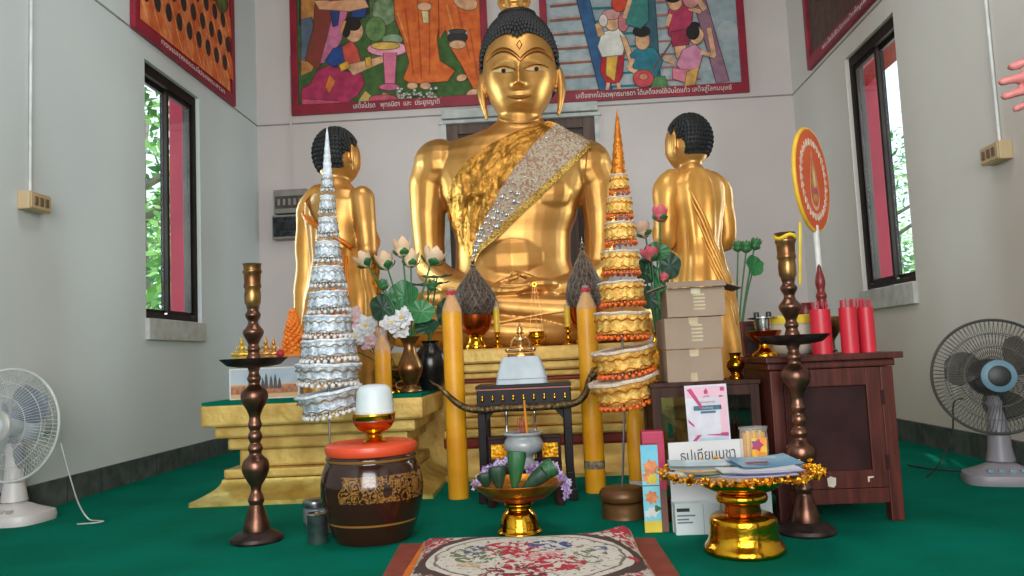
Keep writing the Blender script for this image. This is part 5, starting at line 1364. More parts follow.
disc = build('disc', MB().lathe([(.001,-.006),(R,-.006),(R,.006),(.001,.006)], n=72, M=Rz), fo, t)
build('rim', MB().tube([Rz @ Vector((R*math.cos(a),R*math.sin(a),-.002)) for a in [2*PI*i/72 for i in range(72)]], .0085, 8, closed=True), fyl, t)
wr = MB()
for i in range(30):
    a = 2*PI*i/30; rr = R*.74; cc = Vector((rr*math.cos(a), rr*math.sin(a), .0078))
    wr.lathe([(.001,.0016),(R*.07,.0012),(R*.075,-.001)], Rz @ cc, 8, M=Rz.to_3x3().to_4x4(), mod=lambda b_,z:1+.3*math.cos(5*b_))
build('flower_wreath', wr, fwh, disc)
def tear(s, z0, n=32):
    out = []
    for i in range(n):
        a = 2*PI*i/n; x = math.sin(a)*(.5-.5*math.cos(a))**.9; y = math.cos(a)
        out.append(Rz @ Vector((x*s*.62, y*s*.95+.0, z0)))
    return out
def fill(name, pts, m, par):
    cc = sum(pts, Vector())/len(pts); n = len(pts)
    return build(name, MB().add([cc]+pts, [(0,1+i,1+(i+1)%n) for i in range(n)]), m, par, smooth=0)
fill('emblem_border', tear(R*.64,.0066), fwh, disc); fill('emblem_field', tear(R*.56,.0072), fo, disc); em = fill('emblem', tear(R*.46,.0080), fgo, disc)
fill('emblem_seat', [Rz @ Vector((R*.20*math.cos(a),-R*.22+R*.07*math.sin(a),.0088)) for a in [2*PI*i/16 for i in range(16)]], fpk, em)
fill('emblem_core', [Rz @ Vector((R*.07*math.cos(a), R*.02+R*.19*math.sin(a),.0088)) for a in [2*PI*i/16 for i in range(16)]], mat('fan_cream', (236,210,150), .6), em)
tag(build('yellow_ribbon', MB().tube([Vector((c_[0],c_[1],c_[2])) for c_ in [tuple(pos(800,y,YT2-.09)) for y in (222,236,252,268,285)]], .006, 6), MATS['yellow_plastic']), 'narrow yellow ribbon hanging below the orange ceremonial fan', 'ribbon')

# ------------------------------------------------------------------ glass-fronted cabinet, boxes, poster, sign
GX0, GX1, GY0, GY1, GZ = pos(652,400,2.95).x, .750, 2.95, 3.24, .495
gw, gd = GX1-GX0, GY1-GY0; gxm, gym = (GX0+GX1)/2, (GY0+GY1)/2
brw = mat('brown_cabinet_wood', (72,44,36), .5, 0, (50,30,26), 4, .04, 20, stretch=(12,12,1.5), spec=.15)
t = thing('glass_cabinet', 'brown wooden cabinet with glass front carrying the cardboard boxes', 'cabinet', (gxm,gym,0))
build('top', MB().box((0,0,GZ-.008), (gw+.012,gd+.01,.016)), brw, t, smooth=0, bevel=.003)
build('bottom', MB().box((0,0,.02), (gw,gd,.04)), brw, t, smooth=0)
for sx in (-1,1):
    for sy in (-1,1): build('post', MB().box((sx*(gw/2-.016),sy*(gd/2-.016),GZ/2+.01), (.032,.032,GZ-.052)), brw, t, smooth=0, bevel=.002)
build('top_rail', MB().box((0,-gd/2+.012,GZ-.034), (gw-.064,.02,.036)), brw, t, smooth=0)
build('bottom_rail', MB().box((0,-gd/2+.012,.06), (gw-.064,.02,.04)), brw, t, smooth=0)
build('centre_post', MB().box((.02,-gd/2+.012,GZ/2), (.02,.018,GZ-.14)), brw, t, smooth=0)
cg = glass.copy(); cg.name = 'cabinet_glass'
for n_ in cg.node_tree.nodes:
    if n_.type == 'BSDF_TRANSPARENT': n_.inputs[0].default_value = (.80,.80,.76,1)
    if n_.type == 'MIX_SHADER': n_.inputs[0].default_value = .05
build('glass_front', MB().box((0,-gd/2+.014,GZ/2+.01), (gw-.064,.004,GZ-.12)), cg, t, smooth=0)
build('side_panel', MB().box((gw/2-.012,0,GZ/2+.01), (.01,gd-.064,GZ-.06)), wooddark, t, smooth=0)
build('side_panel', MB().box((-gw/2+.012,0,GZ/2+.01), (.01,gd-.064,GZ-.06)), wooddark, t, smooth=0)
build('half_back', MB().box((gw*.25,gd/2-.012,GZ/2+.01), (gw*.42,.01,GZ-.06)), wooddark, t, smooth=0)
card = mat('cardboard', (160,140,122), .85, 0, (146,126,108), 5, .05, 40); card2 = mat('cardboard_edge', (128,108,92), .85); tape = mat('packing_tape', (190,176,140), .25, 0, (168,152,116), 20); prt = mat('box_print', (196,182,150), .7)
def carton(x0, x1, yt, yb_, Y, z0, label, rz, flaps=False, printed=True):
    a, b_ = pos(x0,yb_,Y), pos(x1,yb_,Y); w = b_.x-a.x; k = kp(a); h = (yb_-yt)*k-.001; d = .20
    t = thing('cardboard_box', label, 'box', ((a.x+b_.x)/2, Y+d/2, z0), rz, 'stack of cardboard boxes on the glass cabinet')
    bx = MB().box((0,0,h/2), (w,d,h)); build('carton', bx, card, t, smooth=0, bevel=.003)
    build('tape', MB().box((0,-d/2-.0012,h*.88), (w*.16,.001,h*.2)).box((0,0,h+.0006), (w*.16,d,.001)), tape, t, smooth=0)
    if printed:
        if printed == 'low': build('tape_strip', MB().box((-.005,-d/2-.0012,h*.14), (w*.12,.001,h*.27)), tape, t, smooth=0)
        else:
            pr_ = MB()
            for i in range(5): pr_.box((.01+(i % 2)*.002,-d/2-.0015,h*(.80-.12*i)-.006), (w*.20,.001,h*.065))
            build('printed_lines', pr_, prt, t, smooth=0)
    if flaps:
        for sx in (-1,1): build('flap', MB().box((sx*(w/2+.028),.01,h+.006), (.085,d*.9,.004), M=Matrix.Rotation(sx*.32,4,'Y')), card2, t, smooth=0)
        build('flap', MB().box((0,-d/2-.010,h+.012), (w*1.0,.05,.004), M=Matrix.Rotation(.45,4,'X')), card, t, smooth=0)
    return h
z = GZ+.0005; Yc = 2.965
h = carton(668,724,349,381.5,Yc,z,'bottom cardboard box of the stack of three on the glass cabinet',.0,printed='low'); z += h+.0025
h = carton(665,723.5,318,349.5,Yc,z,'middle cardboard box of the stack of three, pushed slightly left',.03); z += h+.0025
h = carton(668.5,727,289,318.5,Yc,z,'topmost cardboard box of the stack, its brown flaps folded open',-.02,flaps=True)
q = pos(745,379,3.08); k = kp(q)
t = thing('gold_vase', 'small shiny gold vase on the glass cabinet beside the cardboard boxes', 'vase', (q.x-.03,3.09,GZ+.0005))
build('body', MB().lathe([(.001,0)]+smoothprof_r([(8*k,0),(7*k,.012),(5*k,.022),(9*k,.045),(8*k,.065),(5*k,.08),(6.5*k,.098)],3)+[(.001,.094)], n=28), gold_shiny, t)
# thin brown board behind the boxes
# poster (payment code left blank, as a plain panel)
pk1 = mat('poster_pink', (226,188,202), .6, 0, (216,172,190), 4); pk2 = mat('poster_magenta', (190,62,120), .6); teal = mat('poster_teal', (58,112,134), .6); pwh = mat('poster_white', (214,214,226), .6); plb = mat('poster_pale_blue', (180,204,222), .6)
YP = 2.825
tl, tr_, bl, br = pos(684,386,YP), pos(726,383.5,YP), pos(689,444,YP), pos(731,441,YP)
def flat(pts, off, m, name, par, rel):
    return build(name, MB().poly([Vector(p)-rel+Vector((0,-off,0)) for p in pts]), m, par, smooth=0)
O = (bl+br)/2
po = thing('poster', 'pink and white notice with teal heading propped against the glass cabinet', 'poster', tuple(O))
build('sheet', MB().prism([bl-O,br-O,tr_-O,tl-O], (0,.002,0)), pwh, po, smooth=0, fixn=True)
build('stand_board', MB().prism([Vector((-.055,.0025,-O.z)),Vector((.055,.0025,-O.z)),Vector((.05,.0025,.12)),Vector((-.05,.0025,.12))], (0,.006,0)), wcard_ if False else paper, po, smooth=0, fixn=True)
def PQ(u, v): return (bl.lerp(br,u)).lerp(tl.lerp(tr_,u), v)
def pquad(u0,v0,u1,v1,m,name,o=.0006): return flat([PQ(u0,v0),PQ(u1,v0),PQ(u1,v1),PQ(u0,v1)], o, m, name, po, O)
pquad(.03,.78,.97,.97,pk1,'tint'); pquad(.80,.12,.97,.80,pk1,'tint')
flat([PQ(.05,.93),PQ(.16,.95),PQ(.40,.62),PQ(.36,.58)], .0009, pk2, 'ribbon_stripe', po, O); flat([PQ(.03,.42),PQ(.16,.32),PQ(.17,.27),PQ(.04,.36)], .0009, pk2, 'ribbon_stripe', po, O)
flat([PQ(.06,-.0+.02),PQ(.16,.02),PQ(.34,.15),PQ(.24,.15)], .0009, pk2, 'ribbon_stripe', po, O); flat([PQ(.45,.13),PQ(.96,.09),PQ(.96,.16),PQ(.5,.155)], .0009, pk2, 'ribbon_stripe', po, O)
pquad(.25,.02,.95,.085,plb,'tint'); pquad(.18,.56,.84,.64,teal,'heading_bar'); pquad(.34,.505,.70,.545,teal,'heading_bar')
pquad(.24,.14,.78,.49,pwh,'blank_panel',.0012); pquad(.84,.88,.94,.95,pk2,'corner_mark',.0012)
flat([PQ(.46,.84),PQ(.54,.84),PQ(.55,.89),PQ(.505,.94),PQ(.45,.89)], .0012, pk2, 'emblem', po, O)
lc = PQ(.5,.80)-O; text('lettering','มูลนิธิ',.010,pk2,po,FACE(lc+Vector((0,-.0014,0)),0,0,.045))
lc = PQ(.51,.60)-O; text('lettering','ร่วมทำบุญ',.009,pwh,po,FACE(lc+Vector((0,-.0014,0)),0,0,.045))
lc = PQ(.5,.70)-O; text('lettering','บริจาคเงินทำบุญ',.0085,pk2,po,FACE(lc+Vector((0,-.0014,0)),0,0,.045))
# white sign card
YS = 2.79
a, b_, c_, d_ = pos(668,476,YS), pos(750,472,YS), pos(747,438.5,YS), pos(668,443,YS); a.z = b_.z = .0
a, b_ = pos(668,540,YS), pos(756,537,YS); a = Vector((d_.x,YS,0)); b_ = Vector((c_.x+.01,YS,0))
O = (a+b_)/2; sg = thing('white_sign', 'white card with large dark lettering standing behind the gold tray of papers', 'sign', tuple(O))
build('card', MB().prism([a-O,b_-O,c_-O,d_-O], (0,.004,0)), paper, sg, smooth=0, fixn=True)
lc = pos(708,455,YS)-O; text('lettering','ธูปเทียนบูชา',.052,ink,sg,FACE(lc+Vector((0,-.001,0)),0,0,.045),width=.185)
# white carton with a dark print bar
YC = 2.74
p0, p1 = flo(676,536), flo(723,534); k = kp(p0); w = (720-674.5)*k; h = (534-503)*k
t = thing('white_carton', 'white carton with a small black print block on the carpet behind the gold tray', 'box', ((p0.x+p1.x)/2, p0.y+.05, 0), .0)
wcard = mat('white_carton', (206,216,218), .6, 0, (196,208,210), 6)
build('carton', MB().box((0,0,h/2), (w,.09,h)), wcard, t, smooth=0, bevel=.002)
build('print_bar', MB().box((-w*.32,-.0458,h*.80), (w*.28,.001,h*.11)), ink, t, smooth=0)
text('lettering','HANDMADE',.0105,paper,t,FACE((-w*.32,-.0464,h*.80)),width=w*.24) if False else None
for i, (ww, zz_) in enumerate(((.40,.62),(.26,.50),(.34,.40))): build('print_line', MB().box((-w*.46+w*ww/2,-.0458,h*zz_), (w*ww,.001,h*.05)), mat('grey_print', (120,130,134), .7), t, smooth=0)
build('end_flap_seam', MB().box((w*.12,-.0458,h*.5), (.001,.0008,h*.96)), mat('grey_print', (120,130,134), .7), t, smooth=0)
# yellow pack of tapers
YPk = 2.77
q0 = pos(757,466,YPk)
t = thing('taper_pack', 'small clear pack of yellow tapers with a coloured label right of the pink notice', 'candle pack', (q0.x+.0,YPk+.02,0)); k = kp(q0)
pack_h = pos(757,430,YPk).z
build('filler_box', MB().box((0,0,pack_h*.35), (24*k,.05,pack_h*.70)), wcard, t, smooth=0, bevel=.002)
for i in range(7): build('taper', MB().tube([((-9+3*i)*k,0.002*(i % 2),pack_h*.70),((-9+3.1*i)*k,.0,pack_h*(.97+.02*(i % 2)))], 1.9*k, 8), wax_pale if i % 2 else wax, t)
lb_ = build('label', MB().box((3*k,-.028,pack_h*.70+11*k), (15*k,.001,22*k)), mat('pack_label', (236,196,60), .5, 0, (240,140,50), 60), t, smooth=0)
build('label_flower', MB().lathe([(.001,.0),(5.5*k,0),(5*k,.001),(.001,.001)], (1*k,-.029,pack_h*.70+15*k), 10, M=Matrix.Rotation(PI/2,4,'X'), mod=lambda a,z:1+.25*math.cos(5*a)), mat('label_blue', (90,80,160), .5, 0, (190,50,70), 60), lb_)
build('clear_bag', MB().shell([(14*k,pack_h*.70),(14.5*k,pack_h*.85),(13.5*k,pack_h*.99),(15*k,pack_h*1.03)], n=20, mod=lambda a,z:1-.45*abs(math.sin(a))+.03*math.sin(7*a)), mat('clear_wrap', (225,215,205), .2, alpha=.28), t)
# incense packs
p = flo(656,533); k = kp(p)
hh = (531-431)*k; w = 17*k
t = thing('incense_pack', 'tall blue and yellow printed incense pack with a red top, right of the wooden weight', 'incense pack', (p.x,p.y+.03,0), -.02)
crt = mat('brown_pack_side', (120,84,70), .7, 0, (104,70,58), 8); skyb = mat('pack_sky_blue', (90,176,206), .5, 0, (130,206,220), 8); yel = mat('pack_yellow', (226,200,60), .5); fly = mat('pack_flower', (226,150,96), .6, 0, (196,96,50), 30); pwt = mat('pack_white', (230,230,226), .5); cerise = mat('pack_cerise', (176,36,78), .5, 0, (156,26,66), 10)
build('carton', MB().box((2.5*k,0,hh*.5), (w+5*k,.055,hh-.002)), crt, t, smooth=0, bevel=.002)
fz_ = -.0285
def lab(z0, z1, m, nm, par=None, x0=-.5, x1=.5, o=0): return build(nm, MB().box(((x0+x1)/2*w-2*k,fz_-o,(z0+z1)/2*hh), ((x1-x0)*w,.001,(z1-z0)*hh)), m, par or t, smooth=0)
l1 = lab(.47,.87,skyb,'label'); l2 = lab(.12,.46,skyb,'label'); lab(.005,.12,yel,'yellow_band')
def blob(x, z, r, m, par, o=.0012, pet=7):
    return build('printed_flower', MB().lathe([(.001,.0005),(r,.0003),(r,-.0003)], (x*w-2*k,fz_-o,z*hh), 21, M=Matrix.Rotation(PI/2,4,'X'), mod=lambda a,zz:1+.22*math.cos(pet*a)), m, par, smooth=0)
blob(.05,.65,7*k,fly,l1); blob(-.1,.55,6*k,fly,l1); blob(.1,.53,5*k,yel,l1,.0014); blob(0,.35,6.2*k,fly,l2); blob(.05,.21,5*k,pwt,l2,.0012,5); blob(-.25,.19,3.4*k,pwt,l2,.0014,5); blob(.3,.24,3*k,leafg,l2,.0014,3)
plabel(build('red_sticks', MB().box((2.5*k,-.0012,hh*.5+hh*.44), (w+5.2*k,.057,hh*.13)), cerise, t, smooth=0, bevel=.004), 'cerise red tops of the incense sticks')
build('red_side', MB().box((w*.5+1.5*k,fz_-.0004,hh*.68), (7*k,.001,hh*.5)), cerise, t, smooth=0)

# ------------------------------------------------------------------ big gold tray with papers
p = flo(745,552); k = kp((p.x,p.y,.1)); YBt = 558
t = thing('gold_pedestal_tray', 'large shiny gold pedestal tray with ruffled rim in front of the cupboard', 'tray', (p.x,p.y,0))
build('base', MB().lathe([(.001,0)]+smoothprof_r(pxprof([(38,558),(40,556),(39,551),(35,545),(33.5,535),(33,526),(31,522),(26,519.5)],YBt,k),3)+[(.001,(YBt-519.5)*k)], n=52, mod=lambda a,z:1+.006*math.sin(12*a)), gold_shiny, t)
plabel(build('neck', MB().lathe(pxprof([(18,521),(18.5,517),(17.5,512),(18,509)],YBt,k), n=40), mat('copper_gold', (220,120,40), .2, 1.0, (170,80,24), 12), t), 'coppery neck')
build('ring', MB().lathe(smoothprof_r(pxprof([(17,510),(24,508),(25.5,504),(24,500),(18,498)],YBt,k),3), n=44), gold_shiny, t)
build('dish', MB().lathe([(.001,(YBt-498)*k)]+smoothprof_r(pxprof([(20,499),(33,495.5),(40,491),(44,486),(60,482.5),(66,480.5)],YBt,k),3)+[(66*k,(YBt-479.5)*k),(48*k,(YBt-482)*k),(.001,(YBt-486)*k)], n=64), gold_shiny, t)
ruf = MB(); rr = random.Random(3); N = 180
def ruff(u, v):
    a = 2*PI*u; r = (64+16*v)*k+.004*math.sin(23*a)*v+.003*math.sin(57*a+1)*v
    z = (YBt-480+1.5*v)*k+(.005*math.sin(31*a+.5)+.006*math.sin(57*a)+.003*math.sin(13*a))*v
    return Vector((r*math.cos(a), r*math.sin(a), z))
ruf.grid(ruff, N*2, 7, wu=True)
for i in range(260):
    a = 2*PI*i/260+rr.uniform(-.01,.01); v = rr.uniform(.3,1.05); q = ruff(a/(2*PI), v); ruf.ball(q+Vector((0,0,rr.uniform(-.004,.008))), (rr.uniform(.004,.009),)*2+(rr.uniform(.003,.007),), 5)
build('ruffled_rim', ruf, gold_foil, t)
zt = (YBt-482)*k+.001
pvi = mat('envelope_lilac', (206,206,232), .6, 0, (190,192,222), 4); pbl = mat('plastic_blue', (110,160,196), .25, 0, (150,186,206), 6); polv = mat('olive_cover', (126,130,60), .4, 0, (96,104,50), 8); gbl = mat('pale_plastic', (196,212,214), .15, .1, (170,190,194), 8)
def sheet(name, lab_, cat, dx, dy, z, w, d, rz, m, th=.002, bend=.0, tilt=0.0, grp='papers in the gold tray'):
    b = MB(); n_ = 8
    def f(u, v, o): return Vector(((u-.5)*w, (v-.5)*d, o+bend*(2*u-1)**2))
    b.grid(lambda u, v: f(u, v, th), n_, 3); s0 = len(b.v); b.grid(lambda u, v: f(1-u, v, 0), n_, 3)
    o = build(name, b, m, loc=(t.location.x+dx, t.location.y+dy, z), smooth=0); o.rotation_euler = (tilt, 0, rz); 
    return tag(o, lab_, cat, grp)
sheet('plastic_sleeve', 'clear plastic packet with olive insert at the left of the gold tray', 'packet', -.13,-.03,zt+.004,.20,.10,-.10,gbl,.003,.006)
sheet('printed_card', 'olive green card inside the left packet on the gold tray', 'card', -.105,-.035,zt+.010,.13,.06,.15,polv,.002,.004)
sheet('plastic_sleeve', 'long pale plastic packet at the back of the gold tray', 'packet', -.03,.09,zt+.014,.34,.06,.02,gbl,.012,.004,.2)
sheet('booklet', 'blue covered booklet at the back right of the gold tray', 'booklet', .09,.06,zt+.016,.20,.13,.22,pbl,.010,.006,.12)
sheet('envelope', 'lilac white envelope lowest at the front of the gold tray', 'envelope', .035,-.06,zt+.004,.22,.10,.03,pvi,.002,.004)
sheet('envelope', 'long white envelope lying across the papers on the right of the gold tray', 'envelope', .05,-.02,zt+.012,.24,.09,.10,paper,.003,.005,.05)
sheet('envelope', 'narrow lilac envelope topmost at the front right of the gold tray', 'envelope', .065,-.065,zt+.011,.21,.05,.04,pvi,.003,.004)
sheet('red_slip', 'small red and pink slip on top of the envelopes in the gold tray', 'paper slip', .06,.02,zt+.030,.07,.02,.1,mat('slip_red', (206,110,130), .6),.002)

# ------------------------------------------------------------------ red-brown board on wall side behind the boxes: a low offering stand top
# ------------------------------------------------------------------ things on the left platform
stem_g = mat('stem_green', (58,120,70), .5, 0, (40,96,52), 6); leaf1 = mat('leaf_green', (44,128,66), .4, 0, (30,96,48), 4, .1, 20); leafdk = mat('leaf_dark_green', (30,72,48), .45, 0, (20,54,36), 5)
budp = mat('lotus_cream', (236,206,176), .6, 0, (226,190,150), 6); budk = mat('lotus_pink_tip', (222,110,150), .6, 0, (236,180,180), 10); wfl = mat('white_petal', (226,226,228), .6, 0, (206,206,212), 10); pfl = mat('pale_pink_petal', (226,196,204), .6, 0, (214,170,184), 10); goldy = mat('flower_centre', (230,190,70), .6); redb = mat('red_lotus', (206,70,90), .6, 0, (220,120,130), 8)
def lotus(label, root_pt, top, Y, size, petal_m, grp, opened=.0, pink=False, lean=0.0):
    a = Vector(root_pt); b = pos(top[0], top[1], Y); O = a
    t = thing('lotus_bud', label, 'flower', tuple(O), 0, grp)
    m_ = (a+b)/2+Vector((0,0,.02)); d = (b-m_).normalized()
    build('stem', MB().tube(smoothprof([tuple(Vector((0,0,0))), tuple(m_-O), tuple(b-O)], 6), .0042, 8), stem_g, t)
    R = Vector((0,0,1)).rotation_difference((d+Vector((lean,0,.6))).normalized()).to_matrix().to_4x4(); c = b-O
    s = size
    bud = MB().lathe(smoothprof_r([(.001,0),(s*.32,s*.12),(s*.40,s*.42),(s*.28,s*.82),(s*.10,s*1.1),(.001,s*1.2)],3), c, 18, M=R)
    bo = build('bud', bud, petal_m, t)
    def petal(a0, r0, hh, open_, w):
        def f(u, v):
            r = s*(.10+.34*math.sin(PI*min(1,v*.62))*(1+open_)); z = s*hh*v*1.12; da = (u-.5)*w*math.sin(PI*min(.96,.12+v*.88))
            aa = a0+da; return c+R @ Vector((r*r0*math.cos(aa), r*r0*math.sin(aa), z))
        return f
    for i in range(5):
        pm = MB().grid(petal(i*1.2566, 1.12, .95, opened, 1.6), 7, 9); build('petal', pm, petal_m, t, smooth=180)
    for i in range(4): build('sepal', MB().grid(petal(i*1.57+.4, 1.2, .42, opened, 1.2), 6, 7), stem_g, t, smooth=180)
    if pink: plabel(build('pink_tip', MB().lathe(smoothprof_r([(s*.30,s*.74),(s*.16,s*1.0),(s*.05,s*1.18),(.001,s*1.26)],3), c, 16, M=R), budk, t), 'pink tip')
    return t
def leafthing(label, root_pt, c, Y, rx, rz_, yaw, m, grp, tilt=.2, fold=.25):
    a = Vector(root_pt); b = pos(c[0], c[1], Y); k = kp(b)
    t = thing('lotus_leaf', label, 'leaf', tuple(a), 0, grp)
    build('stem', MB().tube(smoothprof([(0,0,0), tuple((b-a)*.5+Vector((0,.01,.02))), tuple(b-a)], 5), .004, 8), stem_g, t)
    R = Matrix.Translation(b-a) @ Matrix.Rotation(yaw,4,'Z') @ Matrix.Rotation(PI/2-tilt,4,'X')
    def f(u, v):
        r = v; aa = 2*PI*u; x = rx*k*r*math.cos(aa); y = rz_*k*r*math.sin(aa)*(1-.12*math.cos(aa)); w = 1+.05*math.sin(5*aa)
        return R @ Vector((x*w, y*w, fold*(.5*abs(x)+.02*r*r)+.004*math.sin(8*aa)*r))
    build('blade', MB().grid(f, 28, 6, wu=True), m, t, smooth=180)
    return t
def blossom(label, x, y, Y, rpx, m, grp, seed, root_pt=None):
    rnd = random.Random(seed); b = pos(x, y, Y); k = kp(b); r = rpx*k
    a = Vector(root_pt) if root_pt is not None else b+Vector((0,.03,-.05))
    t = thing('white_blossom', label, 'flower', tuple(a), 0, grp); c = b-a
    build('stem', MB().tube(smoothprof([(0,0,0),tuple(c*.55+Vector((0,.012,.01))),tuple(c)], 5), .003, 6), stem_g, t)
    pet = MB()
    nrm = Vector((rnd.uniform(-.5,.5),-1,rnd.uniform(-.1,.6))).normalized(); u0 = nrm.orthogonal().normalized(); v0 = nrm.cross(u0)
    for lay in range(3):
        for i in range(7-lay):
            aa = i*2*PI/(7-lay)+lay*.5+rnd.uniform(-.2,.2); d = u0*math.cos(aa)+v0*math.sin(aa); e = nrm.cross(d); L_ = r*(1-.25*lay)*rnd.uniform(.85,1.1); w = L_*.42; cu = .15+.35*lay
            def f(u, v, d=d, e=e, L_=L_, w=w, cu=cu):
                return c+d*(L_*v)+e*((u-.5)*2*w*math.sin(PI*min(.97,.1+.8*v))**.8)+nrm*(L_*(cu*v+.10*math.sin(6*v+u*5)*v)-L_*.15*(2*u-1)**2*v)
            pet.grid(f, 5, 6)
    build('petals', pet, m, t, smooth=180); build('centre', MB().ball(c+nrm*r*.15, r*.16, 8), goldy, t)
    return t
DT = .4675
YV = 3.80
v0 = pos(411,392,YV); kv = kp(v0)
t = thing('brass_vase', 'slim brass vase with flared mouth at the right front of the left platform', 'vase', (v0.x,YV,DT)); yb = 393
vp = smoothprof_r(pxprof([(11,393),(11.5,391),(9,388.5),(6,385.5),(9,380),(12.5,371),(12,365),(8,356),(5.8,349),(6.5,343),(10,338.5),(11,337.5)],yb,kv),3)
build('body', MB().lathe([(.001,0)]+vp+[(9.5*kv,(yb-338.5)*kv),(5*kv,(yb-346)*kv),(.001,(yb-350)*kv)], n=36), brass, t)
vm = Vector((v0.x,YV,DT+(yb-341)*kv))
bv = pos(432,390,3.99); kb = kp(bv)
t = thing('black_vase', 'round black vase behind the slim brass vase on the left platform', 'vase', (bv.x,3.99,DT))
build('body', MB().lathe([(.001,0)]+smoothprof_r([(9*kb,0),(13*kb,.04),(17*kb,.11),(16*kb,.17),(10*kb,.215),(8*kb,.23),(10*kb,.245)],3)+[(7*kb,.24),(.001,.19)], n=36), mat('black_glaze', (26,26,26), .25, 0, (18,18,18), 8), t)
bm_ = Vector((bv.x-.01,3.99,DT+.235))
G1 = 'lotus bouquet in the brass vase'
lotus('pink-tipped lotus bud standing highest in the bouquet by the big statue', vm+Vector((.004,.0,0)), (403,258), YV+.02, .092, budp, G1, pink=True)
lotus('cream lotus bud just right of the highest pink-tipped bud', vm+Vector((.01,.01,0)), (411,268), YV+.04, .085, budp, G1)
lotus('cream lotus bud leaning far left in the bouquet', vm+Vector((-.012,0,0)), (369,267), YV+.0, .078, budp, G1, .15, lean=-.5)
lotus('cream lotus bud second from the left in the bouquet', vm+Vector((-.008,.01,0)), (388,270), YV+.02, .085, budp, G1, .1, lean=-.2)
lotus('open pale lotus on the right side of the bouquet', vm+Vector((.014,.0,0)), (430,266), YV+.01, .088, budp, G1, .35, lean=.3)
lotus('small green lotus pod low at the left of the bouquet', vm+Vector((-.01,-.01,0)), (385,290), YV-.03, .05, stem_g, G1)
lotus('small green lotus pod low at the right of the bouquet', vm+Vector((.01,-.01,0)), (431,291), YV-.03, .05, stem_g, G1)
G2 = 'leaves of the bouquet in the brass vase'
leafthing('round bright green leaf in the middle of the bouquet', vm+Vector((.006,-.012,0)), (421,312), YV-.05, 14, 12, .2, leaf1, G2)
leafthing('dark green leaf hanging right of the brass vase mouth', vm+Vector((.012,-.004,0)), (428,327), YV-.04, 13, 9, -.2, leafdk, G2, .5)
leafthing('dark green leaf at the left under the lotus buds', vm+Vector((-.012,.005,0)), (383,308), YV+.03, 13, 14, .3, leafdk, G2)
leafthing('green leaf behind the lowest lotus pods', vm+Vector((.0,.014,0)), (404,296), YV+.06, 15, 16, 0, leaf1, G2)
leafthing('narrow dark leaf stretching to the right above the bouquet', bm_, (437,278), 3.96, 16, 3, 0, leafdk, G2, 1.1)
leafthing('long narrow dark leaf pointing right below the open lotus', bm_, (428,286), 3.94, 22, 3, 0, leafdk, G2, 1.1)
leafthing('dark leaf spreading out of the black vase', bm_, (446,312), 4.0, 10, 14, -.4, leafdk, G2)
G3 = 'white blossoms in front of the lotus bouquet'
blossom('large white blossom in front of the round green leaf, lower left of it', 402,318,YV-.08,13,wfl,G3,1,vm+Vector((-.006,-.014,-.0)))
blossom('white blossom above the vase mouth at the left', 391,324,YV-.09,11,wfl,G3,2,vm+Vector((-.011,-.012,0)))
blossom('white blossom lowest above the brass vase', 401,330,YV-.07,10,wfl,G3,3,vm+Vector((0,-.016,0)))
# little artificial branch by the silver spire, standing in a gold bowl
gbp = pos(390,394,3.74); kg = kp(gbp)
t = thing('gold_dish', 'shallow gold footed dish left of the brass vase on the platform', 'dish', (gbp.x-.02,3.88,DT))
build('foot', MB().lathe([(.001,0)]+smoothprof_r([(.05,0),(.045,.015),(.022,.03),(.022,.045)],3)+[(.001,.045)], n=28), gold_shiny, t)
build('dish', MB().lathe([(.001,.045)]+smoothprof_r([(.022,.045),(.06,.07),(.085,.105),(.09,.11)],3)+[(.085,.112),(.001,.085)], n=36), gold_shiny, t)
dm = Vector((gbp.x-.02,3.88,DT+.0855))
G4 = 'pale artificial blossoms beside the silver spire'
for i, (x, y, Y, r, m_, lb) in enumerate(((352,318,3.86,12,pfl,'pale pink blossom highest beside the silver spire'),(366,326,3.84,12,wfl,'white blossom right of the pale pink one near the silver spire'),(355,337,3.82,11,wfl,'white blossom at the middle of the cluster beside the silver spire'),(369,341,3.83,10,pfl,'pale pink blossom at the lower right of the cluster beside the spire'),(349,348,3.85,10,pfl,'pale pink blossom lowest beside the silver spire'))):
    blossom(lb, x, y, Y, r, m_, G4, 10+i, dm+Vector((-.02+.01*i,.0,.0)))
# yellow candle wrapped in clear film behind the cup
t, k, r, h = candle('pillar_candle', 'short yellow candle in clear film behind the white plastic cup', 384, 338, 397, 8.2, Y=3.70, base=DT)
build('plastic_wrap', MB().shell([(r*1.03,h-r*2.2),(r*.98,h-r*1.2),(r*.55,h-r*.05),(r*.75,h+r*1.0)], n=24, mod=lambda a,z:1+.05*math.sin(7*a)), MATS['clear_wrap'], t)
# gilded flame screen between left disciple and the big statue
q = pos(371,300,4.29); kf2 = kp(q)
fsx = mat('gilded_carving', (196,148,70), .4, .7, (120,80,44), 40, .8, 80)
t = thing('gilded_screen', 'pointed gilded carved flame screen between the left disciple and the big statue', 'ornament', (q.x,4.29,DT))
ztop = pos(372,203,4.29).z-DT
def fsc(hw, z0, z1, yy, n=18):
    L_ = []; 
    for i in range(n+1):
        f = i/n; w_ = hw*(1-f)**.75*(.75+.25*math.sin(PI*min(1,f*2.2)))*(1+.14*((i % 2)*2-1)*(1 if 0 < i < n else 0)); L_.append((w_, z0+(z1-z0)*f))
    return [(-a,yy,z) for a, z in L_]+[(a,yy,z) for a, z in reversed(L_[:-1])]
build('screen', MB().prism(fsc(.125,.09,ztop,0), (0,.02,0)), fsx, t, smooth=0, fixn=True)
build('inner_flame', MB().prism(fsc(.085,.13,ztop*.82,-.006), (0,.007,0)), gold_foil, t, smooth=0, fixn=True)
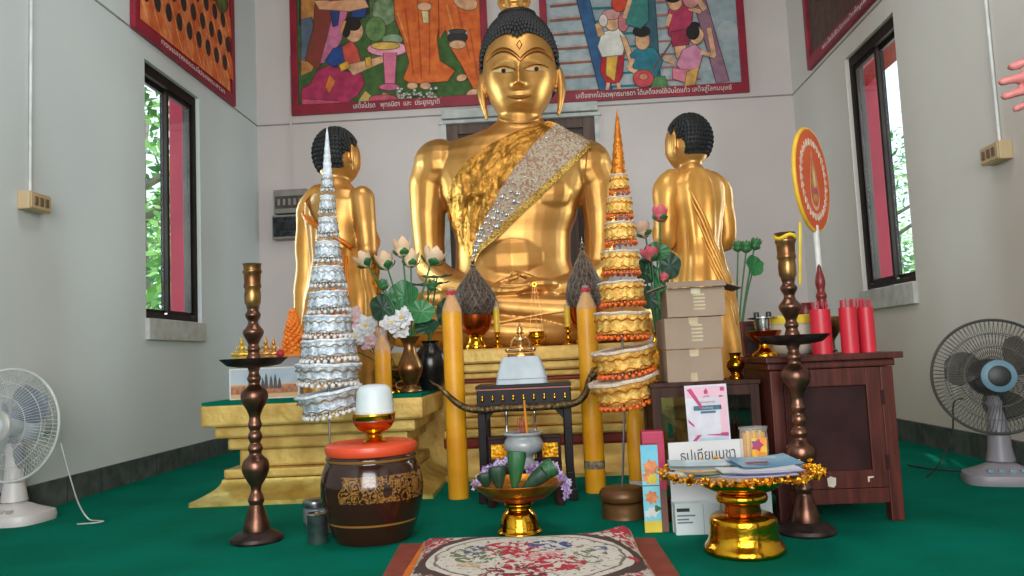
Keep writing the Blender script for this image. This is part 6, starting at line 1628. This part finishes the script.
build('foot', MB().box((0,.01,.045), (.20,.07,.09), tx=.8), fsx, t, smooth=0, bevel=.008)
0 and small_figure('seated_figurine', 'small gold seated figure in front of the gilded flame screen', (q.x+.03,4.19,DT), .22, None, gold_statue)
# printed panel
fp_a, fp_b = pos(229,397,3.76), pos(299,393,3.76); kk_ = kp(fp_a)
ph = 31*kk_; pw = fp_b.x-fp_a.x
t = thing('printed_picture', 'wide printed photo panel leaning on the left platform behind the bronze stand', 'picture', ((fp_a.x+fp_b.x)/2,3.77,DT))
Mt = Matrix.Rotation(-.12,4,'X')
psky = mat('print_sky', (150,168,186), .5, 0, (184,192,200), 6); pcrowd = mat('print_crowd', (196,130,90), .6, 0, (140,92,70), 60); psand = mat('print_sand', (216,176,130), .6, 0, (206,160,110), 10); ptow = mat('print_tower', (92,88,92), .6, 0, (70,66,70), 20)
build('board', MB().box((0,0,ph/2+.002), (pw,.006,ph), M=Matrix.Identity(4)), white_plastic, t, smooth=0)
def pb(x0,x1,z0,z1,m,nm,o=.0004): return build(nm, MB().box(((x0+x1)/2*pw,-.0032-o,(z0+z1)/2*ph+.002), ((x1-x0)*pw,.0008,(z1-z0)*ph)), m, t, smooth=0)
s1 = pb(-.48,.48,.45,.96,psky,'printed_sky'); pb(-.48,.48,.17,.46,pcrowd,'printed_crowd'); pb(-.48,.48,.04,.18,psand,'printed_ground'); pb(-.48,.48,.43,.475,psand,'printed_rail',.0008)
for x, z in ((.03,.86),(.10,.78),(.16,.82),(-.02,.70),(.22,.70)):
    build('printed_tower', MB().prism([(x*pw-.03*pw,-.0046,.33*ph),(x*pw+.03*pw,-.0046,.33*ph),(x*pw+.018*pw,-.0046,z*ph*.8),(x*pw,-.0046,z*ph),(x*pw-.018*pw,-.0046,z*ph*.8)], (0,.0006,0)), ptow, s1, smooth=0, fixn=True)
# row of little gold figures behind the panel
shelf = tag(build('figurine_shelf', MB().box((0,0,.0975), (.34,.08,.195)), mat('grey_shelf', (150,148,150), .7, 0, (130,130,134), 4), loc=((fp_a.x+fp_b.x)/2+.0,3.82,DT), smooth=0, bevel=.003), 'plain grey block behind the photo panel carrying the little gold figures', 'plinth')
zf = DT+.196
for i, (x, ht, m_, lb) in enumerate(((242,22,mat('pale_gold_paint', (232,190,70), .4, .6),'tiny pale gold seated figure half hidden by the bronze stand'),(266,21,gold_statue,'tiny gold seated figure right of the bronze stand'),(274,20,gold_statue,'tiny gold seated figure beside the orange marigold cone'))):
    q = pos(x,362,3.82); small_figure('seated_figurine', lb, (q.x,3.82,zf), ht*1.05*kp(q), 'tiny gold figures on the left platform', m_)
q = pos(282,357,3.82); tag(build('red_flower', MB().ball((0,0,.018),(.022,.018,.018),10).ball((.02,.0,.026),(.016,.014,.016),8), wick, loc=(q.x,3.80,zf)), 'small crimson flower head between two tiny gold figures', 'flower')
# marigold cone
q = pos(294,358,3.82); km = kp(q); Hm = (358-313)*km
t = thing('marigold_cone', 'small cone of orange marigold flowers just left of the silver spire', 'flower offering', (q.x,3.82,DT+.196))
mar = mat('marigold', (240,140,40), .6, 0, (226,110,24), 20, .4, 80)
build('core', MB().lathe([(.001,.0),(.05,0),(.045,.05),(.028,.12),(.01,Hm*.9),(.001,Hm*.95)], n=18), mar, t)
mb = MB(); rm = random.Random(8)
for i in range(120):
    f = i/120; a = i*2.4; r = .052*(1-f)**.8+.004; mb.ball((r*math.cos(a), r*math.sin(a), .02+Hm*.95*f), rm.uniform(.009,.014), 7)
tag(build('marigold_heads', mb, mar, t), kind='stuff')

# ------------------------------------------------------------------ lotus flowers behind the boxes and at the right statue
rv = pos(660,345,3.86); 
t = thing('gold_flower_vase', 'gold vase of lotus flowers on the right platform behind the cardboard boxes', 'vase', (rv.x,3.86,DT))
build('body', MB().lathe([(.001,0)]+smoothprof_r([(.05,0),(.045,.02),(.025,.04),(.05,.09),(.06,.14),(.03,.20),(.035,.235)],3)+[(.03,.235),(.001,.19)], n=30), gold_shiny, t)
rm_ = Vector((rv.x,3.86,DT+.195)); G5 = 'lotus bouquet at the right statue'
lotus('closed cream lotus bud at the left of the right-hand bouquet', rm_+Vector((-.008,0,0)), (646,238), 3.84, .075, mat('lotus_beige', (214,180,150), .6, 0, (196,150,126), 8), G5, lean=-.4)
lotus('pink lotus bud against the right statue', rm_+Vector((.0,.005,0)), (660,222), 3.86, .075, redb, G5)
lotus('small pink lotus bud low over the cardboard boxes', rm_+Vector((.008,0,0)), (664,283), 3.82, .045, redb, G5)
lotus('open reddish lotus low in the right-hand bouquet', rm_+Vector((-.005,-.006,0)), (652,262), 3.82, .07, redb, G5, .4, lean=-.3)
G6 = 'leaves of the right-hand lotus bouquet'
leafthing('dark lotus leaf at the left of the right-hand bouquet', rm_+Vector((-.012,.0,0)), (645,272), 3.85, 12, 13, .3, leafdk, G6)
leafthing('dark lotus leaf in the middle of the right-hand bouquet', rm_+Vector((.0,.012,0)), (657,252), 3.89, 13, 10, 0, leaf1, G6)
leafthing('dark lotus leaf right of the middle in the right-hand bouquet', rm_+Vector((.012,.006,0)), (670,266), 3.88, 11, 15, -.2, leafdk, G6)
leafthing('low dark lotus leaf behind the gold spire', rm_+Vector((-.006,-.012,0)), (650,298), 3.82, 13, 12, .2, leafdk, G6)
leafthing('narrow green leaf beside the pink lotus bud', rm_+Vector((.006,-.01,0)), (661,290), 3.83, 6, 22, 0, leaf1, G6)
ym = MB(); ry = random.Random(2)
for i in range(40): ym.ball((ry.uniform(-.055,.055), ry.uniform(-.03,.03), ry.uniform(.02,.13)), ry.uniform(.012,.02), 7)
q = pos(656,326,3.72); tag(build('marigold_bunch', ym, mat('marigold_yellow', (238,180,50), .6, 0, (226,150,30), 20), loc=(q.x+.0,3.755,DT-.01)), 'bunch of yellow marigolds between the gold spire and cardboard boxes', 'flowers', None, 'stuff')
rv2 = pos(742,345,3.92)
t = thing('slender_vase', 'slender gold vase of lotus leaves right of the right statue', 'vase', (rv2.x,3.98,DT))
build('body', MB().lathe([(.001,0)]+smoothprof_r([(.045,0),(.04,.02),(.022,.04),(.045,.10),(.05,.15),(.025,.21),(.032,.25)],3)+[(.027,.25),(.001,.2)], n=30), gold_shiny, t)
rm2 = Vector((rv2.x,3.98,DT+.205)); G7 = 'lotus stems right of the right statue'
lotus('green lotus pod leftmost right of the right statue', rm2+Vector((-.008,0,0)), (738,252), 3.98, .05, stem_g, G7)
lotus('green lotus pod in the middle right of the right statue', rm2, (746,253), 3.97, .055, stem_g, G7)
lotus('green lotus pod at the right with a pale tip', rm2+Vector((.008,0,0)), (754,250), 3.98, .055, stem_g, G7, lean=.3)
leafthing('round dark lotus leaf leaning right beside the right statue', rm2+Vector((.012,-.005,0)), (754,266), 3.95, 10, 11, .4, leaf1, 'leaves right of the right statue')

# brown board: slanting lid edge behind the boxes
tag(build('wooden_board', MB().box((0,0,0), (.50,.16,.016)), woodred, loc=(0,0,0), smooth=0, bevel=.003), 'red-brown wooden board resting on two gold figures behind the cardboard boxes', 'board') if False else None
# ------------------------------------------------------------------ paintings
maroon = mat('maroon_frame', (150,26,52), .45, 0, (120,20,42), 5); maroon2 = mat('maroon_caption', (140,30,54), .5, 0, (120,24,46), 6)
PC = {}
def pcol(c, c2=None, sc_=14):
    key = (c, c2)
    if key not in PC: PC[key] = mat('paint_%d' % len(PC), c, .75, 0, c2 or tuple(int(v*.8) for v in c), sc_, .1, 60)
    return PC[key]
def painting(label, P, nrm, corners, shapes, bgc, caption, cap_size, bw, group=None, capw=None, capmat=white_plastic):
    # P(x,y) -> point on the wall; corners = (bl, br, tr, tl) world; nrm = out of the wall; shapes = [(kind, data, colour)]
    bl, br, tr, tl = [Vector(c) for c in corners]; O = (bl+br)/2; nrm = Vector(nrm)
    t = thing('painting', label, 'painting', tuple(O), 0, group)
    ux = (br-bl).normalized(); uz = Vector((0,0,1))
    sides = []
    W = (br-bl).length; H = (tl-bl).length; dth = .035
    def bar(c, w, h):
        b = MB(); pts = [c-ux*w/2-uz*h/2, c+ux*w/2-uz*h/2, c+ux*w/2+uz*h/2, c-ux*w/2+uz*h/2]; b.prism([p-O for p in pts], nrm*dth); return b
    for nm, c, w, h in (('frame_bottom', (bl+br)/2+uz*bw/2, W, bw), ('frame_top', (tl+tr)/2-uz*bw/2, W, bw), ('frame_side', (bl+tl)/2+ux*bw*.35, bw*.7, H-2*bw), ('frame_side', (br+tr)/2-ux*bw*.35, bw*.7, H-2*bw)):
        build(nm, bar(c, w, h), maroon, t, smooth=0, bevel=.004, fixn=True)
    b = MB(); mats = [pcol(*bgc)]; b.cur = 0
    cpts = [bl+ux*bw*.6+uz*bw*.9, br-ux*bw*.6+uz*bw*.9, tr-ux*bw*.6-uz*bw*.9, tl+ux*bw*.6-uz*bw*.9]
    b.prism([p-O+nrm*.004 for p in cpts], nrm*.010)
    x0, x1 = (cpts[0]-O).dot(ux), (cpts[1]-O).dot(ux); z0, z1 = (cpts[0]-O).z, (cpts[2]-O).z
    lay = .0145
    for sh in shapes:
        kind, data, col = sh
        m = pcol(*col) if isinstance(col[0], tuple) else pcol(col)
        if m not in mats: mats.append(m)
        b.cur = mats.index(m)
        if kind == 'poly': pts = [P(x, y) for x, y in data]
        elif kind in ('ell', 'ell0'):
            cx, cy, rx, ry = data[:4]; an = data[4] if len(data) > 4 else 0
            pts = []
            for i in range(18):
                a = 2*PI*i/18; X, Yq = rx*math.cos(a), ry*math.sin(a); pts.append(P(cx+X*math.cos(an)-Yq*math.sin(an), cy+X*math.sin(an)+Yq*math.cos(an)))
        elif kind == 'line':
            (xa, ya), (xb_, yb_), w_ = data; dx, dy = xb_-xa, yb_-ya; l = math.hypot(dx, dy); nx, ny = -dy/l*w_/2, dx/l*w_/2
            pts = [P(xa+nx,ya+ny), P(xb_+nx,yb_+ny), P(xb_-nx,yb_-ny), P(xa-nx,ya-ny)]
        q = []
        for p in pts:
            d = p-O; d2 = ux*max(x0,min(x1,d.dot(ux)))+uz*max(z0,min(z1,d.z)); q.append(d2+nrm*lay)
        if kind not in ('line', 'ell0') and abs(nrm.y) > .5 and len(q) > 3:      # painted contour just under the shape
            c = sum(q, Vector())/len(q); dk = pcol(tuple(int(v*.55) for v in (col[0] if isinstance(col[0], tuple) else col)))
            if dk not in mats: mats.append(dk)
            b.cur = mats.index(dk); e_ = []
            for i in range(len(q)):
                tq = (q[(i+1) % len(q)]-q[i-1]); nn = tq.cross(nrm).normalized(); 
                if nn.dot(q[i]-c) < 0: nn = -nn
                v_ = q[i]+nn*.007; e_.append(ux*max(x0,min(x1,v_.dot(ux)))+uz*max(z0,min(z1,v_.z))+nrm*lay)
            b.poly(e_); lay += .00018; q = [v-nrm*v.dot(nrm)+nrm*lay for v in q]; b.cur = mats.index(m)
        b.poly(q)
        lay += .00018
    build('canvas', b, mats, t, smooth=0)
    if caption:
        R = Matrix((ux, uz, nrm)).transposed().to_4x4()
        M = Matrix.Translation(uz*bw*.52+nrm*(dth+.001)+ux*(capw[1] if capw else 0)) @ R
        plabel(text('caption_lettering', caption, cap_size, capmat, t, M, width=(capw[0] if capw else W*.8)), 'white caption lettering on the maroon frame')
    return t
PB = lambda x, y: pos(x, y, YB)
skin = (232,176,136); hairc = (34,28,28); org = (222,112,46); org2 = (198,84,34); grn = (70,104,50)
z_top = 4.15
a, b_ = PB(293,118), PB(491,103.5); zb = (a.z+b_.z)/2
s = [('poly', [(300,-80),(368,-80),(372,12),(352,26),(330,22),(300,26)], ((70,44,40),(50,34,34))),
 ('poly', [(370,0),(400,0),(398,60),(372,60)], ((96,118,70),(60,92,50))), ('ell', (385,12,12,14), ((150,160,130),(90,120,80))), ('ell', (376,30,10,12), ((120,146,90),(70,110,60))), ('ell', (393,40,10,5), ((150,170,140),(110,140,100))),
 ('poly', [(302,-20),(322,-20),(316,30),(322,50),(312,72),(302,76)], ((206,140,70),(170,110,60))), ('poly', [(302,20),(312,18),(318,45),(306,62),(302,60)], ((96,110,130),(80,90,110))),
 ('poly', [(318,-60),(364,-60),(358,8),(345,12),(340,40),(318,70),(306,60),(314,30)], ((140,52,50),(120,60,40))), ('poly', [(336,5),(349,5),(342,40),(330,62),(321,64),(330,30)], (214,120,160)), ('poly', [(330,4),(341,4),(338,26),(334,28)], (50,70,140)), ('poly', [(353,2),(367,0),(366,18),(352,18)], (40,70,140)),
 ('poly', [(315,2),(365,0),(369,8),(350,12),(320,10)], (skin,(214,150,110))), ('poly', [(332,-40),(352,-40),(354,0),(330,2)], ((150,60,60),(120,40,50))), ('ell', (342,-46,10,13), skin), ('ell', (341,-56,10,8), hairc),
 ('poly', [(303,90),(312,84),(318,72),(330,66),(345,72),(362,75),(365,84),(358,96),(345,106),(308,105),(302,98)], ((186,50,96),(150,36,76))), ('poly', [(330,76),(336,82),(330,94),(326,88)], (226,120,60)), ('poly', [(303,100),(340,102),(340,106),(303,105)], (214,90,120)),
 ('poly', [(326,62),(334,50),(345,46),(352,52),(346,62),(334,68)], ((38,76,146),(30,60,120))), ('poly', [(343,48),(352,42),(358,50),(362,66),(352,70),(346,64)], ((214,86,70),(190,70,60))), ('poly', [(346,66),(366,62),(386,56),(390,60),(372,68),(354,76)], skin), ('poly', [(340,66),(348,62),(351,68),(342,72)], (236,180,60)), ('poly', [(366,59),(371,58),(372,67),(367,68)], (236,180,60)),
 ('ell', (355,33,8.5,10,.2), skin), ('ell', (353,25,8,6,.3), hairc), ('ell', (347,31,3.5,7), hairc), ('ell', (347,28,6,10), (226,180,90)) if False else ('line', ((346,22),(342,34),2.2), (230,180,70)),
 ('ell', (388,50,20,7), ((222,120,150),(236,170,190))), ('ell', (386,47,14,3.5), (236,190,90)), ('poly', [(384,54),(397,54),(395,88),(386,88)], ((222,120,150),(200,100,130))), ('ell', (390,88,10,3), (214,100,140)),
 ('poly', [(358,104),(366,92),(376,100),(384,94),(398,98),(396,104),(372,106)], ((220,150,100),(150,180,90))), ('ell', (384,100,14,4), (206,90,110)),
 ('poly', [(392,-60),(446,-60),(442,10),(437,40),(440,62),(455,72),(448,82),(412,85),(404,80),(410,64),(404,40),(396,20)], (org,org2)),
 ('line', ((406,10),(414,76),1.6), org2), ('line', ((418,0),(422,80),1.6), org2), ('line', ((430,0),(430,76),1.6), org2), ('line', ((398,14),(408,44),1.8), (240,150,80)), ('poly', [(421,4),(428,4),(429,24),(424,24)], (236,214,160)), ('ell', (425,8,7,4), skin),
 ('poly', [(438,-60),(484,-60),(484,92),(476,94),(470,82),(462,66),(452,50),(446,30),(440,40)], (org,org2)), ('line', ((456,0),(470,60),1.6), org2), ('line', ((470,30),(480,90),1.6), org2), ('line', ((447,6),(456,40),1.8), (240,150,80)),
 ('ell', (458,34,10,3.2), (190,180,170)), ('ell', (458,39,9.5,5.5), (52,50,50)), ('ell', (458,33,8,2), (70,66,66)), ('ell', (458,46,8,4), skin),
 ('ell', (413,87,5,3.2), skin), ('ell', (426,87,5,3.2), skin), ('ell', (462,79,5,3.2,-.3), skin), ('ell', (473,94,6,3.2,-.4), skin), ('ell', (466,4,12,7,.3), skin)]
rp = random.Random(1)
for i in range(46): s.append(('ell', (rp.uniform(398,442), rp.uniform(90,101)-.04*i*.2, rp.uniform(.7,1.6), rp.uniform(.6,1.1)), (226,226,206)))
painting('mural painting left of the statue head, kneeling woman offering flowers to orange-robed monks', PB, (0,-1,0), ((a.x,YB-.001,zb),(b_.x,YB-.001,zb),(b_.x,YB-.001,z_top),(a.x,YB-.001,z_top)), s, (grn,(54,84,40)), 'เสด็จโปรด   พุทธบิดา  และ  ประยูรญาติ', .060, .088, 'large murals in maroon frames', (.74,.05))
a, b_ = PB(544,104.5), PB(749,93.5); zb = (a.z+b_.z)/2
brn = (150,96,84); blu = (52,94,138); tea = (40,120,130)
s = []
for i in range(14): 
    y = 93-14.4*i; x1_ = 603-1.5*i*1.9
    s.append(('line', ((550,y+1),(x1_,y-2.2),2.6), brn)); s.append(('line', ((552,y-1.6),(x1_,y-4.6),1.0), (206,170,160)))
for i in range(10):
    y = 88-13*i; s.append(('line', ((602-2.6*i,y),(648-1.2*i,y-2.2),2.2), tea)); s.append(('line', ((650,y-6),(700-2.4*i,y-8),2.0), (176,110,104)))
s += [('poly', [(562,-90),(574,-90),(612,94),(600,95)], (blu,(40,76,116))), ('poly', [(640,-60),(650,-60),(660,86),(650,90)], ((60,100,112),(50,84,100))), ('poly', [(676,-60),(688,-60),(728,82),(716,84)], ((150,110,130),(126,92,112))),
 # figure in white with crown of flowers
 ('poly', [(602,54),(624,54),(622,76),(618,84),(606,84),(600,72)], ((186,40,54),(150,30,44))), ('poly', [(607,52),(618,52),(614,82),(606,76)], ((232,190,80),(206,150,60))), ('poly', [(602,34),(618,30),(626,40),(622,56),(602,58),(598,48)], ((226,222,214),(200,194,190))), ('poly', [(598,38),(604,36),(600,24),(595,26)], skin), ('poly', [(620,36),(626,40),(634,62),(629,64)], skin), ('ell', (612,24,7,8), skin), ('ell', (611,16,9,5), (210,150,150)), ('ell', (603,22,4,6), (226,210,206)), ('line', ((608,84),(607,96),3.4), skin), ('line', ((618,84),(619,94),3.4), skin), ('ell', (619,5,7.5,8), (214,70,50)), ('ell', (623,24,5,9), (206,120,130)),
 # blue kneeling
 ('poly', [(630,56),(640,48),(654,50),(662,62),(656,78),(640,80),(634,70)], ((44,122,140),(34,96,116))), ('ell', (642,42,7,9), skin), ('ell', (641,33,8,5), hairc), ('line', ((633,60),(628,70),4), skin), ('line', ((628,70),(642,76),4), skin), ('ell', (643,80,10,8.5), ((206,80,84),(180,60,70))), ('ell', (643,78,4,3), (236,140,110)), ('poly', [(655,78),(664,78),(668,88),(650,90)], (90,140,90)), ('line', ((652,72),(672,42),1.6), (120,80,60)),
 # upper teal
 ('poly', [(628,-20),(646,-20),(648,22),(640,30),(626,26)], ((70,140,130),(50,110,110))), ('ell', (636,-28,8,10), skin), ('ell', (636,-37,8,5), hairc), ('line', ((630,0),(624,20),4), skin),
 # pink figures on the right
 ('poly', [(668,12),(680,4),(692,8),(690,36),(676,44),(668,36)], ((188,60,96),(160,46,80))), ('ell', (674,4,7,8), skin), ('ell', (672,-2,8,6), hairc), ('poly', [(672,40),(684,38),(686,58),(676,60)], skin), ('line', ((670,16),(666,28),4), skin), ('line', ((688,10),(700,14),4), skin), ('poly', [(670,34),(690,30),(688,46),(672,48)], (170,50,80)),
 ('poly', [(682,52),(694,46),(702,54),(698,70),(684,76),(676,66)], ((212,140,170),(190,114,146))), ('ell', (696,38,6.5,8,.3), skin), ('ell', (692,34,6,7), hairc), ('ell', (694,27,4,2.5), hairc), ('line', ((700,54),(714,58),4), skin), ('poly', [(672,70),(688,72),(684,84),(672,80)], ((220,130,150),(200,110,130))), ('poly', [(686,74),(698,68),(694,86),(684,88)], (226,170,90)), ('line', ((664,60),(674,64),5), skin), ('line', ((708,30),(713,58),4.5), skin), ('ell', (690,0,8,10), (226,150,150)), ('line', ((690,-10),(704,12),5), skin)]
rp = random.Random(6)
for i in range(24): s.insert(0, ('ell0', (rp.uniform(556,736), rp.uniform(-50,90), rp.uniform(8,22), rp.uniform(5,14)), ((172,180,184),(156,166,174))))
painting('mural painting right of the statue head, figures climbing down long ladders', PB, (0,-1,0), ((a.x,YB-.001,zb),(b_.x,YB-.001,zb),(b_.x,YB-.001,z_top),(a.x,YB-.001,z_top)), s, ((160,172,178),(140,154,164)), 'เสด็จจากโปรดพุทธมารดา ได้เสด็จลงใช้บันไดแก้ว เสด็จสู่โลกมนุษย์', .058, .088, 'large murals in maroon frames', (1.30,.06))
PL = lambda x, y: posx(x, y, XL)
a, b_ = PL(129.5,27.7), PL(231.7,107); zb = (a.z+b_.z)/2
s = []
rp = random.Random(9)
def YZ(y, z): return (y, z)
PLw = lambda y, z: Vector((XL, y, z))
# rows of seated monks: orange shoulders with dark heads, in wall coordinates
y0, y1 = a.y, b_.y
for row in reversed(range(6)):
    zc_ = zb+.16+row*.17; n = 9
    for i in range(n):
        yy = y0+.12+(y1-y0-.2)*(i+.5*(row % 2))/n
        c1 = (org,org2) if (i+row) % 2 else ((236,140,80),(206,100,50))
        s.append(('poly', [(yy-.10,zc_-.14),(yy+.10,zc_-.14),(yy+.085,zc_+.02),(yy+.03,zc_+.075),(yy-.03,zc_+.075),(yy-.085,zc_+.02)], c1))
        s.append(('line', ((yy-.05,zc_+.05),(yy+.05,zc_-.10),.014), (240,176,130)))
        s.append(('ell', (yy,zc_+.115,.042,.062), ((40,30,28),(60,40,34))))
for i in range(5): s.append(('ell', (y0+.75+i*.13, zb+.78+.04*(i % 2), .11, .13), ((96,110,50),(60,60,40))))
painting('painting high on the left wall, rows of dark-haired monks in orange', PLw, (1,0,0), ((XL+.001,a.y,zb),(XL+.001,b_.y,zb),(XL+.001,b_.y,z_top),(XL+.001,a.y,z_top)), s, ((222,120,60),(196,90,40)), 'ทรงแสดงธรรมโปรดพระสาวก', .05, .085, 'wall paintings in maroon frames', (1.0,.05))
PRr = lambda x, y: posx(x, y, XR)
a, b_ = PRr(879.6,0), PRr(811.9,68.75); zb = (a.z+b_.z)/2; ynear, yfar = 4.55, b_.y
s = []
PRw = lambda y, z: Vector((XR, y, z))
s += [('poly', [(yfar-1.6,zb+.1),(yfar,zb+.1),(yfar,zb+.55),(yfar-1.6,zb+.5)], ((92,66,56),(76,54,48))), ('ell', (yfar-.5,zb+.62,.36,.24), ((60,52,52),(40,36,38))), ('ell', (yfar-.8,zb+.5,.25,.16), ((70,62,60),(48,44,44))), ('line', ((yfar-.95,zb+.38),(yfar-.85,zb+.62),.03), (196,190,180)), ('ell', (yfar-.35,zb+.95,.3,.3), ((140,70,50),(100,56,44))), ('ell', (yfar-.9,zb+1.0,.2,.25), ((206,120,60),(160,80,40))), ('ell', (yfar-.9,zb+1.28,.09,.1), skin)]
painting('dark brown painting high on the right wall, only its lower corner in view', PRw, (-1,0,0), ((XR-.001,yfar,zb),(XR-.001,ynear,zb),(XR-.001,ynear,z_top),(XR-.001,yfar,z_top)), s, ((110,84,70),(84,64,56)), 'พระโพธิสัตว์ทรงบำเพ็ญเพียร', .05, .085, 'wall paintings in maroon frames', (.9,-.0))
# ------------------------------------------------------------------ the person just outside the frame, hand reaching in
skinm = mat('skin', (178,104,102), .55, 0, (166,90,90), 30, .08, 90); shirt = mat('grey_shirt', (150,150,156), .8, 0, (136,136,142), 20, .2, 120); trous = mat('dark_trousers', (52,54,62), .85, 0, (42,44,52), 20, .2, 120); hairm = mat('dark_hair', (30,26,26), .6, 0, (20,18,18), 40, .4, 200)
YH = 1.16
kh = kp(pos(1005,85,YH))
tips = [(1006.5,68.5),(997.5,83),(1000.5,97.5),(1012.0,110)]       # index, middle, ring, little
ends = [(1040,57),(1040,73.5),(1040,87),(1040,99.5)]                   # where the finger lines leave the frame
pr0 = pos(1075,84,YH+.0); 
per = thing('person', 'person reaching in from the right edge, only four fingers of one hand in view', 'person', (1.33,1.30,0))
PO = per.location.copy()
b = MB()
knk = []
for i, (tp_, en) in enumerate(zip(tips, ends)):
    T = pos(tp_[0], tp_[1], YH+(.006,.0,.004,.012)[i])-PO; E_ = pos(en[0], en[1], YH+.004*i)-PO; d = (E_-T).normalized(); L_ = (.072,.080,.074,.058)[i]
    r0 = 4.8*kh if i < 3 else 4.2*kh
    m1 = T+d*L_*.33+Vector((0,-.004,0)); m2 = T+d*L_*.66+Vector((0,-.005,0)); kn = T+d*(L_+.012)
    knk.append(kn)
    b.limb([(T+d*r0*.95, r0*.95),(m1,r0*.98),(m2,r0*1.05),(kn,r0*1.2)], 12)
wr = (knk[1]+knk[2])/2+Vector((.088,.012,-.002))
for i, kn in enumerate(knk):
    b.limb([(kn, .0105),(kn.lerp(wr,.55),.0135),(wr+Vector((0,0,.012-.008*i)),.016)], 10)
b.ball((knk[1]+knk[2])*.5*.5+wr*.5, (.045,.014,.036), 14)
th0 = wr.lerp(knk[0],.25)+Vector((0,-.004,.016)); b.limb([(th0,.014),(th0+Vector((-.022,-.012,.024)),.0115),(th0+Vector((-.042,-.016,.034)),.010),(th0+Vector((-.058,-.016,.038)),.008)], 10)
el = Vector((1.30,1.24,1.05))-PO; sh = Vector((1.34,1.28,1.36))-PO
b.limb([(wr,.026),(wr.lerp(el,.45),.034),(el,.040),(el.lerp(sh,.5),.046),(sh,.058)], 16)
# torso, neck, head, other arm, legs (person faces -X)
def tb(u, v):
    z = .86+.60*v; a = 2*PI*u; hw_, hd_ = interp([(.86,.155,.115),(.98,.150,.11),(1.10,.14,.105),(1.28,.17,.115),(1.38,.185,.10),(1.43,.12,.08),(1.46,.06,.06)], z)
    return Vector((hd_*math.cos(a), .16+hw_*math.sin(a), z))
b.grid(tb, 28, 24, wu=True); b.poly([tb(j/28,1) for j in range(28)]); b.poly([tb(j/28,0) for j in reversed(range(28))])
b.limb([((0,.16,1.42),.055),((-.015,.16,1.50),.052)], 14)
HCp = Vector((-.03,.16,1.60)); Rp = Matrix.Rotation(-PI/2,4,'Z')
b.grid(lambda u, v: HCp+Rp @ face_fn(.078,.098,.115)(u, min(max(v,.001),.999)), 48, 36, wu=True)
for s_ in (-1,1):
    e = MB(); ear_mb(e, (s_*.078,.008,-.005), .062, s_, .05); b.add([HCp+Rp @ v for v in e.v], e.f)
o2 = Vector((0,.36,1.36)); b.limb([(o2,.055),(Vector((.01,.40,1.08)),.04),(Vector((-.03,.40,.84)),.027),(Vector((-.04,.40,.76)),.022)], 14)
for i in range(4): b.limb([(Vector((-.062+.016*i,.40,.76)),.009),(Vector((-.068+.017*i,.40,.71)),.0085),(Vector((-.064+.016*i,.395,.675-.004*abs(i-1.5))),.007)], 8)
b.limb([(Vector((-.06,.395,.79)),.012),(Vector((-.078,.39,.75)),.009),(Vector((-.082,.39,.72)),.0075)], 8)
for yy in (.07,.25):
    b.limb([((0,yy,.88),.095),((-.005,yy,.50),.062),((.012,yy,.10),.042),((.012,yy,.05),.042)], 16); b.limb([((.03,yy,.035),.032),((-.06,yy,.028),.03),((-.17,yy,.02),.021)], 12)
bo = build('body', b, skinm, per); remesh(bo, .0042, 3)
c = MB().grid(lambda u, v: (lambda p: Vector(((p.x)*1.10, .16+(p.y-.16)*1.09, .80+(p.z-.86)*1.06)))(tb(u, v*.985)), 32, 28, wu=True)
so = build('shirt', c, shirt, per, smooth=180)
build('sleeve', MB().tube([sh+Vector((.0,.04,.03)), sh.lerp(el,.25), sh.lerp(el,.62)], [.072,.064,.060], 18), shirt, so, smooth=180); build('sleeve', MB().tube([o2+Vector((0,-.04,.03)), o2+Vector((.003,.01,-.07)), o2+Vector((.006,.026,-.18))], [.072,.064,.058], 18), shirt, so, smooth=180)
tr_ = MB()
tr_.grid(lambda u, v: Vector(((.125)*math.cos(2*PI*u), .16+.168*math.sin(2*PI*u), .76+.20*v)), 28, 5, wu=True)
for yy in (.07,.25): tr_.tube([(0,yy,.86),(-.005,yy,.50),(.012,yy,.10)], [.108,.078,.066], 18)
build('trousers', tr_, trous, per, smooth=180)
hp = MB()
def hcap(u, v):
    th = 2*PI*u; a = math.cos(th); low = .45 if a < -.35 else (.45-.95*min(1,(a+.35)/.5)); z0 = math.asin(max(-.9,low)); ph = z0+(PI/2-z0)*v
    return HCp+Vector((.010,0,.012))+Rp @ Vector((math.cos(ph)*math.sin(th)*.086, math.cos(ph)*math.cos(th)*.106, math.sin(ph)*.122))
build('hair', hp.grid(hcap, 40, 12, wu=True), hairm, per, smooth=180)
